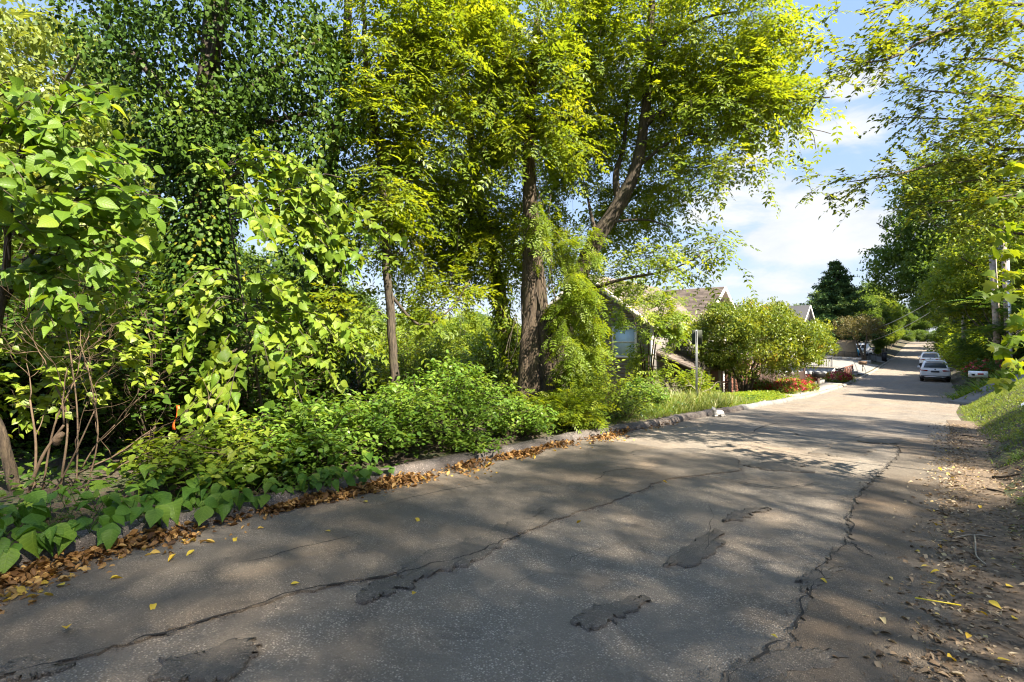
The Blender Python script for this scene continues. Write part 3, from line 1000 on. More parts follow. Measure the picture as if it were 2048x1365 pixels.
# ------------------------------------------------------------------ leaf litter
def litter():
    g = rng
    n = 15000
    y = -2.0 + 14 * g.random(n) ** 1.35
    dens = np.interp(y, [-2, 3.5, 5.2, 6, 7.5, 9, 12], [1, 1, .85, .55, .6, .25, .05])
    dens = dens * np.clip(.55 + .45 * np.sin(y * 2.1 + .8) + .35 * np.sin(y * 5.3), .12, 1)
    keep = g.random(n) < dens
    y = y[keep]; n = len(y)
    off = .05 + np.abs(g.normal(size=n)) * (.15 + .07 * np.sin(y * 1.7) + .04 * np.sin(y * 4.3)) + .05 * np.sin(y * 3.1)
    off = np.clip(off, .03, .75)
    x = xl(y) + off
    pile = np.clip(1 - off / .42, 0, 1)
    z = road_z(x, y) + .018 + g.random(n) * .075 * pile
    a = g.uniform(0, 2 * pi, n)
    d = np.stack([np.cos(a), np.sin(a), g.normal(size=n) * .35], -1)
    nn = np.array([0, 0, 1.0]) + sph(n) * .75
    mb = MB()
    r = np.clip(g.random(n) * .85 + .25 * (off > .33), 0, 1)
    h = n // 2
    scatter(mb, T_CURL, np.stack([x, y, z], -1)[:h], d[:h], nn[:h], g.uniform(.03, .08, h), r[:h])
    scatter(mb, T_CURL2, np.stack([x, y, z], -1)[h:], d[h:], nn[h:], g.uniform(.028, .075, n - h), r[h:])
    mb.build('leaf_litter', MATS['leaf_dry'], kind='stuff')
    # right-hand verge: small tan fragments, thinning out over the asphalt
    mb = MB()
    n = 11000
    y = 1.6 + 17 * g.random(n) ** 1.5
    off = -.12 + g.normal(size=n) * .22 + np.where(g.random(n) < .5, g.uniform(0, .55, n), 0)
    off = np.where(off < -.75, g.uniform(-.7, .3, n), off)
    x = xr(y) + off
    z = np.maximum(ground_z(x, y) + .02, road_z(x, y) + .024)
    a = g.uniform(0, 2 * pi, n)
    d = np.stack([np.cos(a), np.sin(a), g.normal(size=n) * .2], -1)
    nn = np.array([0, 0, 1.0]) + sph(n) * .45
    h = n * 2 // 3
    P = np.stack([x, y, z], -1)
    sz = g.gamma(2.2, .012, n) + .008
    scatter(mb, T_CURL2, P[:h], d[:h], nn[:h], np.clip(sz[:h], .01, .07), g.random(h))
    scatter(mb, T_NARROW, P[h:], d[h:], nn[h:], np.clip(sz[h:] * 1.3, .01, .09), g.random(n - h), wid=.6)
    mb.build('verge_litter', MATS['leaf_tan'], kind='stuff')
    # single fallen leaves on the asphalt
    protos = []
    for i, (tm, rr) in enumerate(((T_CURL, .2), (T_CURL2, .6), (T_OVAL, .9))):
        mb = MB(); scatter(mb, tm, [(-.5, 0, 0)], [(1, 0, .05)], [(0, 0, 1)], 1.0, rr)
        protos.append(mb.mesh('fallen_leaf', MATS['leaf_fallen']))
    spots = [(132, 1271, .075), (306, 1221, .07), (590, 1175, .06), (828, 1196, .05), (835, 1049, .085), (655, 1069, .06), (1158, 1053, .06), (1648, 1170, .055), (380, 1112, .08), (345, 1126, .07),
             (236, 1160, .09), (1548, 1280, .05), (1330, 970, .06), (470, 1085, .07), (730, 1010, .07), (980, 935, .08), (1110, 905, .09), (120, 1175, .08)]
    for i, (u, v, s) in enumerate(spots):
        p = G(u, v)
        o = link('fallen_leaf', protos[i % 3])
        o.location = (p[0], p[1], float(road_z(p[0], p[1])) + .028)
        o.rotation_euler = (R.uniform(-.25, .25), R.uniform(-.25, .25), R.uniform(0, 6.28))
        o.scale = (s, s, s)
        tag(o, 'small yellow fallen leaf lying flat on the grey asphalt', 'leaf', 'yellow leaves fallen on the asphalt')
    spots = [(1870, 1150, .06), (1890, 1090, .05), (1925, 1075, .06), (1960, 1020, .06), (1850, 1140, .07), (1905, 1205, .05), (1940, 1195, .04), (1990, 1217, .08), (1968, 1240, .04), (1905, 1332, .07),
             (2010, 1335, .07), (1870, 1060, .05), (1880, 1100, .05), (2020, 1180, .07), (1935, 1290, .05), (1945, 1140, .05), (2030, 1245, .06), (1880, 945, .07)]
    for i, (u, v, s) in enumerate(spots):
        p = G(u, v)
        o = link('fallen_leaf', protos[(i + 1) % 3])
        o.location = (p[0], p[1], max(gz(p[0], p[1]), float(road_z(p[0], p[1]))) + .04)
        o.rotation_euler = (R.uniform(-.3, .3), R.uniform(-.3, .3), R.uniform(0, 6.28))
        o.scale = (s, s, s)
        tag(o, 'pale yellow fallen leaf lying among brown litter on the verge', 'leaf', 'yellow leaves fallen on the verge')


litter()


# ------------------------------------------------------------------ trees and shrubs
def ground_pt(u, d):
    p = W(u, 682.5, d)
    p[2] = gz(p[0], p[1])
    return p


def on_ground(pts, sink=.1):
    """first point of a trunk set into the ground"""
    pts = [np.array(p, float) for p in pts]
    pts[0][2] = gz(pts[0][0], pts[0][1]) - sink
    return pts


class Tree:
    def __init__(s, name, label, cat, base, group=None):
        s.t = thing(name, label, cat, tuple(base), 0, group)
        s.wood = MB(); s.leaf = MB(); s.nodes = []; s.nr = []

    def limb(s, pts, r0, r1, sides=9, wob=.06, n=7, start=0, jit=0.0):
        c, r = limb(s.wood, pts, r0, r1, sides, n, wob, jit)
        s.nodes += list(c[start:]); s.nr += list(r[start:])
        return c

    def crown(s, blobs, tm, shell=.3, twigs=True, rmax=.05, **kw):
        C = []; O = []
        for (c, r, n) in blobs:
            p, d = in_ellipsoid(n, c, r, shell)
            C.append(p); O.append(d)
        C = np.vstack(C); O = np.vstack(O)
        outs = reach(s.wood, s.nodes, s.nr, C, rmax=rmax)
        foliage(s.leaf, s.wood if twigs else None, C, norm(outs + .5 * O), tm, **kw)

    def done(s, bark, leaf, wood_name='trunk', leaf_name='crown'):
        s.wood.build(wood_name, MATS[bark], s.t, smooth=True, kind='stuff' if wood_name == 'stem' else None)
        if s.leaf.n:
            s.leaf.build(leaf_name, MATS[leaf], s.t, kind='stuff')
        return s.t


def ivy_shell(mb, n, c, r, size=(.06, .10), tm=T_IVY, shell=.82, down=.7):
    p, d = in_ellipsoid(n, c, r, shell)
    bump = np.sin(p[:, 0] * 4.1 + p[:, 2] * 2.7) + np.sin(p[:, 1] * 3.7 - p[:, 2] * 3.3) + .8 * np.sin(p[:, 2] * 6.1 + p[:, 0] * 5.3)
    p += d * (.16 * bump)[:, None] + rng.normal(size=p.shape) * .13
    keep = rng.random(n) < np.clip(.62 + .30 * bump, .12, 1)
    p, d = p[keep], d[keep]; n = len(p)
    a = norm(d * .45 + sph(n) * .75 + np.array([0, 0, -down]))
    nn = norm(d * .6 + sph(n) * .7 + np.array([0, 0, .35]))
    lump = .5 + .5 * np.sin(p[:, 0] * 2.3 + 1.7 * p[:, 2]) * np.sin(p[:, 1] * 2.9 - 1.3 * p[:, 2])
    scatter(mb, tm, p, a, nn, (size[0] * .6 + (size[1] * 1.15 - size[0] * .6) * rng.random(n) ** 1.5), lump * .45 + rng.random(n) * .55)


def ivy_column(mb, n, path, r0, r1, size=(.06, .10), down=.7):
    c = curve(path, 8)
    t = rng.random(n) * (len(c) - 1.001); i = t.astype(int); f = (t - i)[:, None]
    p = c[i] * (1 - f) + c[i + 1] * f
    a = rng.uniform(0, 2 * pi, n)
    d = np.stack([np.cos(a), np.sin(a), np.zeros(n)], -1)
    rad = np.interp(t, [0, len(c) - 1], [r0, r1]) * (1 + .35 * np.sin(3 * a + p[:, 2] * 2.2) * .6 + .25 * rng.normal(size=n))
    p = p + d * np.abs(rad)[:, None]
    ld = norm(d * .5 + sph(n) * .5 + np.array([0, 0, -down]))
    nn = norm(d + sph(n) * .45 + np.array([0, 0, .35]))
    scatter(mb, T_IVY, p, ld, nn, rng.uniform(size[0], size[1], n), rng.random(n))


def make_ivy_tree():
    g = ground_pt(410, 8.6)
    t = Tree('ivy_clad_tree', 'tall tree smothered in dark ivy behind the bare twig shrub', 'tree', g)
    main = on_ground([g, W(408, 640, 8.6), W(402, 450, 8.6), W(410, 250, 8.7), W(425, 60, 8.8), W(440, -250, 9)])
    t.limb(main, .26, .13, 10)
    t.limb([W(405, 330, 8.65), W(340, 200, 8.5), W(250, 90, 8.4), W(180, 20, 8.3)], .09, .03, 6)
    t.limb([W(410, 260, 8.7), W(520, 160, 9.0), W(640, 80, 9.3)], .09, .03, 6)
    t.limb([W(410, 300, 8.7), W(520, 250, 9.2), W(640, 230, 9.6), W(690, 300, 9.7)], .07, .02, 6)
    t.limb([W(420, 150, 8.7), W(460, -40, 8.0), W(470, -200, 7.6)], .07, .03, 6)
    for k in range(46):                      # dead twigs inside the ivy
        a = W(rng.uniform(250, 690), rng.uniform(20, 520), rng.uniform(8.2, 9.4)); d = sph(1)[0]
        t.wood.tube(curve([a, a + d * .3 + rng.normal(size=3) * .05, a + d * .7 + rng.normal(size=3) * .12], 4), [.012, .010, .008, .007, .006, .005, .004, .003, .003], 4)
    L = t.leaf
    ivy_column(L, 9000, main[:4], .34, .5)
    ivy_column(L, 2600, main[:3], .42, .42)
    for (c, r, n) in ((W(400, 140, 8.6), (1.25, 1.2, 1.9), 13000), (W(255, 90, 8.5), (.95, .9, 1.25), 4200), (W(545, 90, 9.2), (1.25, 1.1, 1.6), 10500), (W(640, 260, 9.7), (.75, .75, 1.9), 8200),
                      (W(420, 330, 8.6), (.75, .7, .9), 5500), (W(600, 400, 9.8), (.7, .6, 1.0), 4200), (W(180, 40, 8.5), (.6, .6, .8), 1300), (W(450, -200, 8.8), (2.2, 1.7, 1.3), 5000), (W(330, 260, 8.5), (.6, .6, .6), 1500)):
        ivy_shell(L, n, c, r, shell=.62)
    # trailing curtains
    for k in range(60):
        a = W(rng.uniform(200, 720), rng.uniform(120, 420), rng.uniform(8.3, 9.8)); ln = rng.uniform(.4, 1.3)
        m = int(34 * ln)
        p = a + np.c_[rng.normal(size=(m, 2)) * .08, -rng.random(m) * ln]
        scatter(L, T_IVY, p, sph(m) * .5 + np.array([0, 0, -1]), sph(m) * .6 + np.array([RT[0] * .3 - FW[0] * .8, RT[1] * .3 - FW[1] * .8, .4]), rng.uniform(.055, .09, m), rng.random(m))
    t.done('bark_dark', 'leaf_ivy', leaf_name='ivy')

    g = ground_pt(652, 10.8)
    t = Tree('ivy_clad_snag', 'dark ivy covered trunk standing behind the drooping broad leaves', 'tree', g)
    p = on_ground([g, W(655, 700, 10.8), W(648, 560, 10.8), W(655, 400, 10.9), W(690, 150, 11), W(700, -150, 11)])
    t.limb(p, .22, .07, 9)
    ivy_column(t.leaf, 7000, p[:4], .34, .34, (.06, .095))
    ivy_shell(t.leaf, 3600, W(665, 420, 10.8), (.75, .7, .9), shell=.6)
    for k in range(25):
        a = W(rng.uniform(600, 700), rng.uniform(420, 700), 10.5); d = sph(1)[0]
        t.wood.tube(curve([a, a + d * .4 + [0, 0, -.2], a + d * .6 + [0, 0, -.7]], 4), [.010] * 9, 4)
    t.done('bark_dark', 'leaf_ivy', leaf_name='ivy')


make_ivy_tree()


def make_mid_trees():
    # slim tree
    g = ground_pt(797, 10.3)
    t = Tree('slender_tree', 'slender crooked tree with pale lower trunk between the ivy and the vine covered trunk', 'tree', g)
    t.limb(on_ground([g, W(790, 745, 10.3), W(776, 560, 10.3), W(768, 400, 10.3), W(755, 290, 10.3), W(735, 170, 10.3), W(728, 20, 10.3), W(720, -180, 10.3)]), .10, .035, 9, jit=.012)
    t.limb([W(772, 470, 10.3), W(815, 370, 10.6), W(855, 290, 10.9), W(900, 180, 11.2)], .05, .015, 6)
    t.limb([W(755, 290, 10.3), W(752, 200, 10.5), W(760, 60, 10.8)], .05, .015, 6)
    t.limb([W(780, 590, 10.3), W(840, 650, 10.5), W(900, 620, 10.8), W(940, 560, 11.2)], .035, .01, 5)
    t.limb([W(780, 640, 10.3), W(720, 610, 10.2), W(660, 640, 10.0)], .025, .008, 5)
    t.crown([(W(790, 90, 10.3), (1.0, 1.2, 1.3), 40), (W(910, 130, 11), (1.2, 1.2, 1.4), 46), (W(870, 300, 10.9), (.95, 1.0, .8), 30), (W(760, 330, 11.1), (.7, .6, 1.0), 16),
             (W(790, 480, 11.2), (.75, .6, .6), 14), (W(880, 500, 12), (.9, .8, .6), 18), (W(890, 600, 11), (.75, .6, .4), 12), (W(700, 620, 10.1), (.5, .5, .35), 9), (W(840, 400, 12.2), (1.2, .9, .8), 26), (W(740, 200, 10.3), (.8, .9, 1.0), 22), (W(1000, 90, 11.2), (.8, .9, 1.0), 20), (W(830, -90, 10.4), (1.6, 1.3, .9), 30), (W(775, 400, 10.0), (.25, .15, 1.5), 14)],
            T_PIN3, n_tw=4, tlen=.95, n_lf=7, size=.31, droop=.45)
    t.done('bark_dark', 'leaf_ash')

    # second trunk, leaning
    g = ground_pt(1035, 13.2)
    t = Tree('leaning_tree', 'leaning grey tree with ivy on its lower trunk left of the vine covered trunk', 'tree', g)
    p = on_ground([g, W(1018, 700, 13.2), W(990, 540, 13.2), W(960, 410, 13.2), W(943, 285, 13.2), W(925, 140, 13.2), W(915, -100, 13.2)])
    t.limb(p, .20, .07, 9)
    t.limb([W(985, 520, 13.2), W(940, 430, 13), W(928, 380, 13)], .09, .06, 7)
    t.limb([W(945, 300, 13.2), W(990, 200, 13.4), W(1020, 90, 13.6)], .07, .02, 6)
    t.crown([(W(960, 150, 13.2), (1.5, 1.4, 1.5), 46), (W(930, 330, 14), (1.1, .9, .8), 24), (W(960, 450, 14.2), (.9, .8, .7), 18), (W(900, 420, 13), (.8, .8, .7), 14), (W(1000, 420, 13), (1.0, .9, .9), 26), (W(900, 520, 13.2), (1.0, .9, .5), 18), (W(1060, 480, 13.4), (.9, .8, .8), 20), (W(960, -60, 13.2), (1.8, 1.5, 1), 30)],
            T_PIN3, n_tw=4, tlen=.95, n_lf=7, size=.31, droop=.45)
    ivy_column(t.leaf, 2600, p[:3], .24, .24, (.07, .11))
    t.done('bark_grey', 'leaf_ash')

    # the big vine-covered trunk: two stems grown together
    g = ground_pt(1072, 11.4)
    t = Tree('vine_covered_tree', 'thick double trunk wrapped in brown vines beside the kerb', 'tree', g)
    a = on_ground([g, W(1066, 720, 11.4), W(1063, 600, 11.4), W(1064, 480, 11.4), W(1059, 380, 11.4), W(1058, 310, 11.4), W(1062, 200, 11.4), W(1075, 40, 11.5)])
    ca = t.limb(a, .27, .08, 14, wob=.07)
    b0 = W(1112, 800, 11.2)
    b = on_ground([b0, W(1098, 730, 11.25), W(1086, 640, 11.3), W(1076, 540, 11.35), W(1066, 450, 11.4)])
    cb = t.limb(b, .20, .11, 12, wob=.07)
    l0 = W(1046, 800, 11.3)
    t.limb(on_ground([l0, W(1050, 720, 11.3), W(1058, 600, 11.35)]), .17, .12, 9)
    vines = MB()
    for k in range(26):
        src = ca if k % 2 else cb
        hi = int(len(src) * R.uniform(.45, .72 if k % 2 else .98)); q = src[1:max(6, hi)]
        m = len(q); ph = R.uniform(0, 6.28); tw = R.uniform(-2.2, 2.2)
        rad = np.linspace(.27 if k % 2 else .21, .13, m) * R.uniform(.95, 1.15)
        an = ph + tw * np.linspace(0, 1, m) + .35 * np.sin(np.linspace(0, R.uniform(4, 12), m))
        v = q + np.stack([np.cos(an) * rad, np.sin(an) * rad, 0 * an], -1) + rng.normal(size=(m, 3)) * .012
        vines.tube(v, np.linspace(R.uniform(.014, .03), .008, m), 5, wob=.15)
    for k in range(30):                       # loose hanging strands
        p0 = W(rng.uniform(1030, 1110), rng.uniform(330, 650), 11.1); ln = rng.uniform(.5, 1.6)
        vines.tube(curve([p0, p0 + [rng.normal() * .12, rng.normal() * .12, -ln * .5], p0 + [rng.normal() * .2, rng.normal() * .2, -ln]], 5), .007, 4)
    vines.build('vine', MATS['bark_dark'], t.t, smooth=True)
    t.crown([(W(1070, 280, 11.4), (1.1, .9, .4), 24), (W(1075, 190, 11.4), (1.2, 1.2, 1.0), 34), (W(1060, 30, 11.4), (1.3, 1.2, 1.1), 30), (W(1020, 480, 12.0), (.7, .6, .5), 10)],
            T_PIN3, n_tw=4, tlen=.9, n_lf=7, size=.30, droop=.5)
    for (c, r, n) in ((W(1062, 430, 10.95), (.2, .1, .7), 6), (W(1152, 640, 10.9), (.40, .5, 1.2), 46), (W(1160, 500, 11.9), (.45, .4, .8), 20), (W(1135, 830, 10.6), (.7, .5, .5), 40), (W(1060, 820, 10.6), (.5, .4, .3), 14)):
        C, d = in_ellipsoid(n, c, r, .4)
        foliage(t.leaf, t.wood, C, d + np.array([0, 0, -.3]), T_PIN4, n_tw=5, tlen=.4, n_lf=6, size=.24, droop=.8, rnd=rng.uniform(0, .6, n))
    t.done('bark_brown', 'leaf_ash')

    # right-leaning spreading tree
    g = ground_pt(1122, 12.6)
    t = Tree('spreading_tree', 'spreading tree whose dark bent limb leans right over the houses', 'tree', g)
    m = t.limb(on_ground([g, W(1128, 660, 12.6), W(1158, 555, 12.4), W(1192, 482, 12.3), W(1240, 405, 12.2), (W(1272, 335, 12.1)), W(1290, 230, 12.1), W(1300, 80, 12.1), W(1310, -120, 12.1)]), .27, .06, 12)
    t.limb([W(1238, 408, 12.2), W(1232, 350, 12.3), W(1248, 290, 12.4), W(1255, 200, 12.6)], .10, .03, 7)
    t.limb([W(1195, 480, 12.3), W(1180, 420, 12.6), W(1172, 370, 12.8)], .06, .02, 6)
    t.limb([W(1285, 250, 12.1), W(1350, 215, 11.9), W(1450, 205, 11.7), W(1560, 200, 11.4), W(1660, 195, 11.2)], .09, .015, 7)
    t.limb([W(1272, 335, 12.1), W(1370, 270, 11.8), W(1480, 290, 11.5)], .05, .012, 6)
    t.limb([W(1298, 110, 12.1), W(1400, 40, 12), W(1500, 20, 11.8)], .06, .015, 6)
    t.limb([W(1150, 590, 12.4), W(1240, 560, 12.0), W(1340, 540, 11.7), W(1430, 495, 11.4)], .05, .010, 6)
    t.limb([W(1215, 445, 12.2), W(1290, 440, 12.0), W(1340, 455, 11.8)], .04, .010, 6)
    t.crown([(W(1190, 120, 12.4), (1.3, 1.4, 1.5), 48), (W(1310, 90, 12.1), (1.2, 1.3, 1.3), 44), (W(1440, 90, 11.9), (1.2, 1.2, 1.2), 44), (W(1500, 95, 11.6), (.75, .8, 1.0), 22), (W(1450, 205, 11.6), (1.15, 1.0, .55), 34),
             (W(1568, 195, 11.2), (.62, .5, .38), 14), (W(1320, 265, 12.6), (.95, .9, .6), 24), (W(1180, 310, 13.0), (.95, .8, .7), 24), (W(1250, 430, 13.2), (.85, .6, .6), 20), (W(1430, 330, 11.5), (.75, .5, .35), 12),
             (W(1330, 520, 11.7), (.85, .6, .28), 8), (W(1420, 495, 11.4), (.3, .3, .2), 5), (W(1185, 580, 13), (.5, .5, .5), 8), (W(1120, 400, 13.2), (.8, .7, .8), 18), (W(1310, 380, 12.8), (.8, .6, .5), 16), (W(1090, 250, 12.6), (.9, .9, .8), 18), (W(1200, 200, 13.2), (1.1, 1.1, .7), 22), (W(1330, -80, 12), (2.8, 1.8, .8), 50), (W(1530, 40, 11.6), (.4, .4, .5), 7)],
            T_PIN3, n_tw=4, tlen=.95, n_lf=7, size=.31, droop=.5)
    # bare twig ends hanging below the long limb
    for (a, b, c) in (((1480, 250), (1530, 270), (1560, 310)), ((1560, 240), (1620, 262), (1632, 300)), ((1600, 255), (1640, 262), (1662, 268))):
        t.wood.tube(curve([W(*a, 11.4), W(*b, 11.3), W(*c, 11.3)], 5), [.008] * 10 + [.004], 4)
    t.done('bark_dark', 'leaf_ash')


make_mid_trees()


# ---- shrubs made of arching stems
def shrub(name, label, base, h, r, n_st, tm, size, n_lf, leaf, bark='twig_dark', lean=(0, 0), group=None, cat='shrub', arch=.5, start=.25, spread=1.0, upb=.8, world_coords=True, stemr=.007, jitter=.55):
    x, y = base[0], base[1]
    z = gz(x, y) if world_coords else 0.0
    t = Tree(name, label, cat, (x, y, z) if world_coords else (0, 0, 0), group)
    ox, oy = (x, y) if world_coords else (0, 0)
    a = rng.uniform(0, 2 * pi, n_st); rr = np.sqrt(rng.random(n_st)) * r * spread
    H = h * rng.uniform(.55, 1.1, n_st) * (1 - .45 * (rr / (r * spread)) ** 2)
    p0 = np.stack([ox + np.cos(a) * rr * .28, oy + np.sin(a) * rr * .28, np.full(n_st, z - .03)], -1)
    e = np.stack([ox + np.cos(a) * rr + lean[0] * h, oy + np.sin(a) * rr + lean[1] * h, z + H * (1 - arch * .35)], -1)
    mid = p0 * .35 + e * .65; mid[:, 2] = z + H * (.75 + arch * .45)
    k = 7
    q = np.linspace(0, 1, k)[:, None, None]
    P = (p0 * (1 - q) ** 2 + 2 * mid * q * (1 - q) + e * q ** 2).transpose(1, 0, 2)
    P[:, 1:] += rng.normal(size=(n_st, k - 1, 3)) * .025 * h
    for i in range(n_st):
        t.wood.tube(P[i], np.linspace(stemr, stemr * .4, k), 4, caps=False)
    tt = start + (1 - start) * (np.arange(n_lf) + .5) / n_lf
    tt = np.clip(tt[None] + rng.uniform(-.02, .02, (n_st, n_lf)), 0, .999) * (k - 1)
    i0 = tt.astype(int); f = (tt - i0)[..., None]
    ii = np.arange(n_st)[:, None]
    pos = (P[ii, i0] * (1 - f) + P[ii, i0 + 1] * f).reshape(-1, 3)
    tan = norm(P[ii, i0 + 1] - P[ii, i0]).reshape(-1, 3)
    side = norm(np.cross(tan, np.array([0, 0, 1.0])) + 1e-6)
    sg = np.tile(np.where(np.arange(n_lf) % 2, 1., -1.), n_st)[:, None]
    ld = norm(tan * .5 + side * sg * .8 + sph(len(pos)) * .3 + np.array([0, 0, -.15]))
    pos = pos + ld * size * .25 + rng.normal(size=pos.shape) * size * jitter
    nn = norm(np.array([0, 0, upb]) + sph(len(pos)) * .5)
    rb = np.repeat(rng.random(n_st), n_lf) * .5
    scatter(t.leaf, tm, pos, ld, nn, size * rng.uniform(.6, 1.2, len(pos)), rb + rng.random(len(pos)) * .5)
    t.done(bark, leaf, 'stem', 'leaves')
    return t.t


def kb(y, off):
    return (float(xl(y)) - off, y)


G_PR = 'privet bushes crowding the kerb'
shrub('privet_bush', 'bright green privet bush overhanging the kerb in front of the slender tree', kb(4.6, 1.15), 1.15, 1.15, 150, T_OVAL, .085, 34, 'leaf_privet', lean=(.15, 0))
shrub('privet_bush', 'largest sunny privet bush arching up left of the vine covered trunk', kb(6.0, 1.35), 1.5, 1.3, 170, T_OVAL, .085, 36, 'leaf_privet', lean=(.12, 0))
shrub('privet_bush', 'leafy privet bush behind the kerb below the ivy clad tree', kb(3.3, 1.05), .95, 1.0, 130, T_OVAL, .085, 32, 'leaf_privet', lean=(.12, 0))
shrub('privet_bush', 'low privet bush at the foot of the vine covered trunk', kb(7.2, .75), .75, .75, 90, T_OVAL, .08, 26, 'leaf_privet', lean=(.15, 0))
shrub('honeysuckle_bush', 'loose yellow green bush in the sun behind the low broad leaves', kb(2.3, 1.0), .72, .9, 90, T_OVAL, .10, 22, 'leaf_yellow', lean=(.1, 0))
shrub('fern_shrub', 'dark feathery shrub spilling over the kerb right of the vine covered trunk', kb(8.6, .6), .9, .75, 60, T_PIN4, .22, 13, 'leaf_ash', lean=(.1, 0))
shrub('weedy_bush', 'bright weedy bush between the vine covered trunk and the sign post', kb(11.2, .95), 1.0, 1.0, 90, T_OVAL, .085, 24, 'leaf_yellow')
shrub('sunny_shrub', 'tall yellow green shrub in full sun in front of the grey house', (-8.6, 13.2), 2.15, 1.5, 150, T_OVAL, .11, 36, 'leaf_yellow', arch=.35)
shrub('feathery_shrub', 'olive feathery shrub low beside the thick trunk in sun', (-7.0, 11.6), 1.7, .9, 120, T_NARROW, .10, 34, 'leaf_yellow', arch=.3)
shrub('green_shrub', 'fresh green shrub standing left of the sign post', (-6.1, 13.6), 1.05, .75, 90, T_OVAL, .085, 26, 'leaf_privet')
shrub('garden_shrub', 'deep green rounded shrub behind the sign post near the porch roof', (-9.3, 20.5), 1.7, 1.1, 110, T_OVAL, .14, 28, 'leaf_ash', arch=.3)
shrub('garden_shrub', 'leafy green shrub in front of the brick piers', (-7.6, 21.8), 1.55, 1.0, 90, T_OVAL, .14, 26, 'leaf_ash', arch=.3)
shrub('ground_creeper', 'small shaded creeper hugging the kerb edge under the privet', kb(2.9, .35), .28, .45, 60, T_OVAL, .06, 14, 'leaf_under', lean=(.2, 0))
shrub('ground_creeper', 'small creeper spilling over the kerb beside the brown leaf pile end', kb(5.6, .35), .35, .5, 60, T_OVAL, .07, 16, 'leaf_privet', lean=(.2, 0))


# understory: dark bushes behind, shared meshes
def understory():
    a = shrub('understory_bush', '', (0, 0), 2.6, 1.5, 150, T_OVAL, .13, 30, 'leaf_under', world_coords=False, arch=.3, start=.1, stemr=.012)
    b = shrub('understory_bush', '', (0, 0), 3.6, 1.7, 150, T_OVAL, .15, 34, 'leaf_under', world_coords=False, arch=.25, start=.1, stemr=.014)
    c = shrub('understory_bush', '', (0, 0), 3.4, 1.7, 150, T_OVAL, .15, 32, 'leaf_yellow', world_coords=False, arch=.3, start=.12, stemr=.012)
    sp = [(a, -60, 7.5), (a, 120, 8.2), (b, 240, 8.6), (a, 330, 7.6), (a, 520, 9.4), (b, 20, 9.5), (b, 170, 10.5), (b, 560, 11.5), (a, 470, 10.5), (b, -120, 11), (b, 330, 12), (b, 80, 13.5),
          (b, 480, 14.5), (b, 640, 15), (c, 850, 19), (c, 930, 21), (c, 790, 22), (c, 990, 18), (c, 720, 20), (c, 1010, 24), (c, 870, 27), (c, 1150, 17), (c, 600, 21), (c, 940, 30), (c, 1080, 20)]
    dark = ['shaded bush at the left edge behind the honeysuckle sprays', 'shaded bush directly behind the bare twig shrub', 'tall shaded bush behind the knotted twigs', 'shaded bush left of the orange marker tape', 'shaded bush right of the ivy clad trunk foot',
            'dark bush far behind the thick brown leaning stem', 'dark bush deep behind the bare twig shrub', 'dark bush between the ivy clad trunk and the dark snag', 'dark bush just behind the ivy clad trunk', 'dark bush at the far left edge of the wood',
            'deep shaded bush in the gloom left of the ivy trunk', 'deepest dark bush in the gloom behind the mulberry', 'dark bush far behind the ivy clad trunk', 'dark bush behind the ivy covered snag']
    lit = ['sunlit bush seen between the slender tree and the leaning tree', 'sunlit bush low left of the leaning tree', 'sunlit bush just right of the slender tree', 'sunlit bush behind the foot of the leaning tree', 'sunlit bush left of the slender tree foot',
           'sunlit bush behind the double trunk in the distance', 'distant sunlit bush right of the slender tree', 'sunlit bush right of the vine covered trunk before the grey house', 'sunlit bush far back beside the ivy snag', 'most distant sunlit bush between the trunks', 'sunlit bush glimpsed right of the double trunk']
    used = set(); nd = nl = 0
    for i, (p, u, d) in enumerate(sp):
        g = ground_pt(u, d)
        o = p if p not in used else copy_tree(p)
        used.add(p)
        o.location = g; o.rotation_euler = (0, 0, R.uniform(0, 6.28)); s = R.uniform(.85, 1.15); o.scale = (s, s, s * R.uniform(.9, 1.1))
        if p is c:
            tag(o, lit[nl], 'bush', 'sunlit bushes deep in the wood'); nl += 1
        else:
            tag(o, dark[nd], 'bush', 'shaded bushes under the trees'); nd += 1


understory()


# ---- broad-leaved shrubs: the leaves one can pick out are objects of their own
def leaf_protos(tmpls, mat, n=6):
    out = []
    for i in range(n):
        mb = MB(); scatter(mb, tmpls[i % len(tmpls)], [(0, 0, 0)], [(1, 0, 0)], [(0, 0, 1)], 1.0, (i + .5) / n)
        out.append(mb.mesh('leaf', MATS[mat], smooth=True))
    return out


BROAD = leaf_protos((T_OVATE, T_OVATE2, T_OVATE3, T_OVATE4, T_OVATE5), 'leaf_broad', 10)
COVER = leaf_protos((T_OVATE, T_OVATE2, T_OVATE3, T_OVATE4, T_OVATE5), 'leaf_cover', 10)
MAPLE = leaf_protos((T_MAPLE,), 'leaf_maple')


def put_leaf(protos, root, p, d, n, s, w=1.0):
    x = Vector(d).normalized(); z = Vector(n); z = (z - x * z.dot(x)).normalized(); y = z.cross(x)
    o = link('leaf', R.choice(protos), root)
    m = Matrix((x, y, z)).transposed()
    o.matrix_basis = Matrix.Translation(Vector(p) - root.location) @ m.to_4x4() @ Matrix.Diagonal((s, s * w, s, 1))
    return o


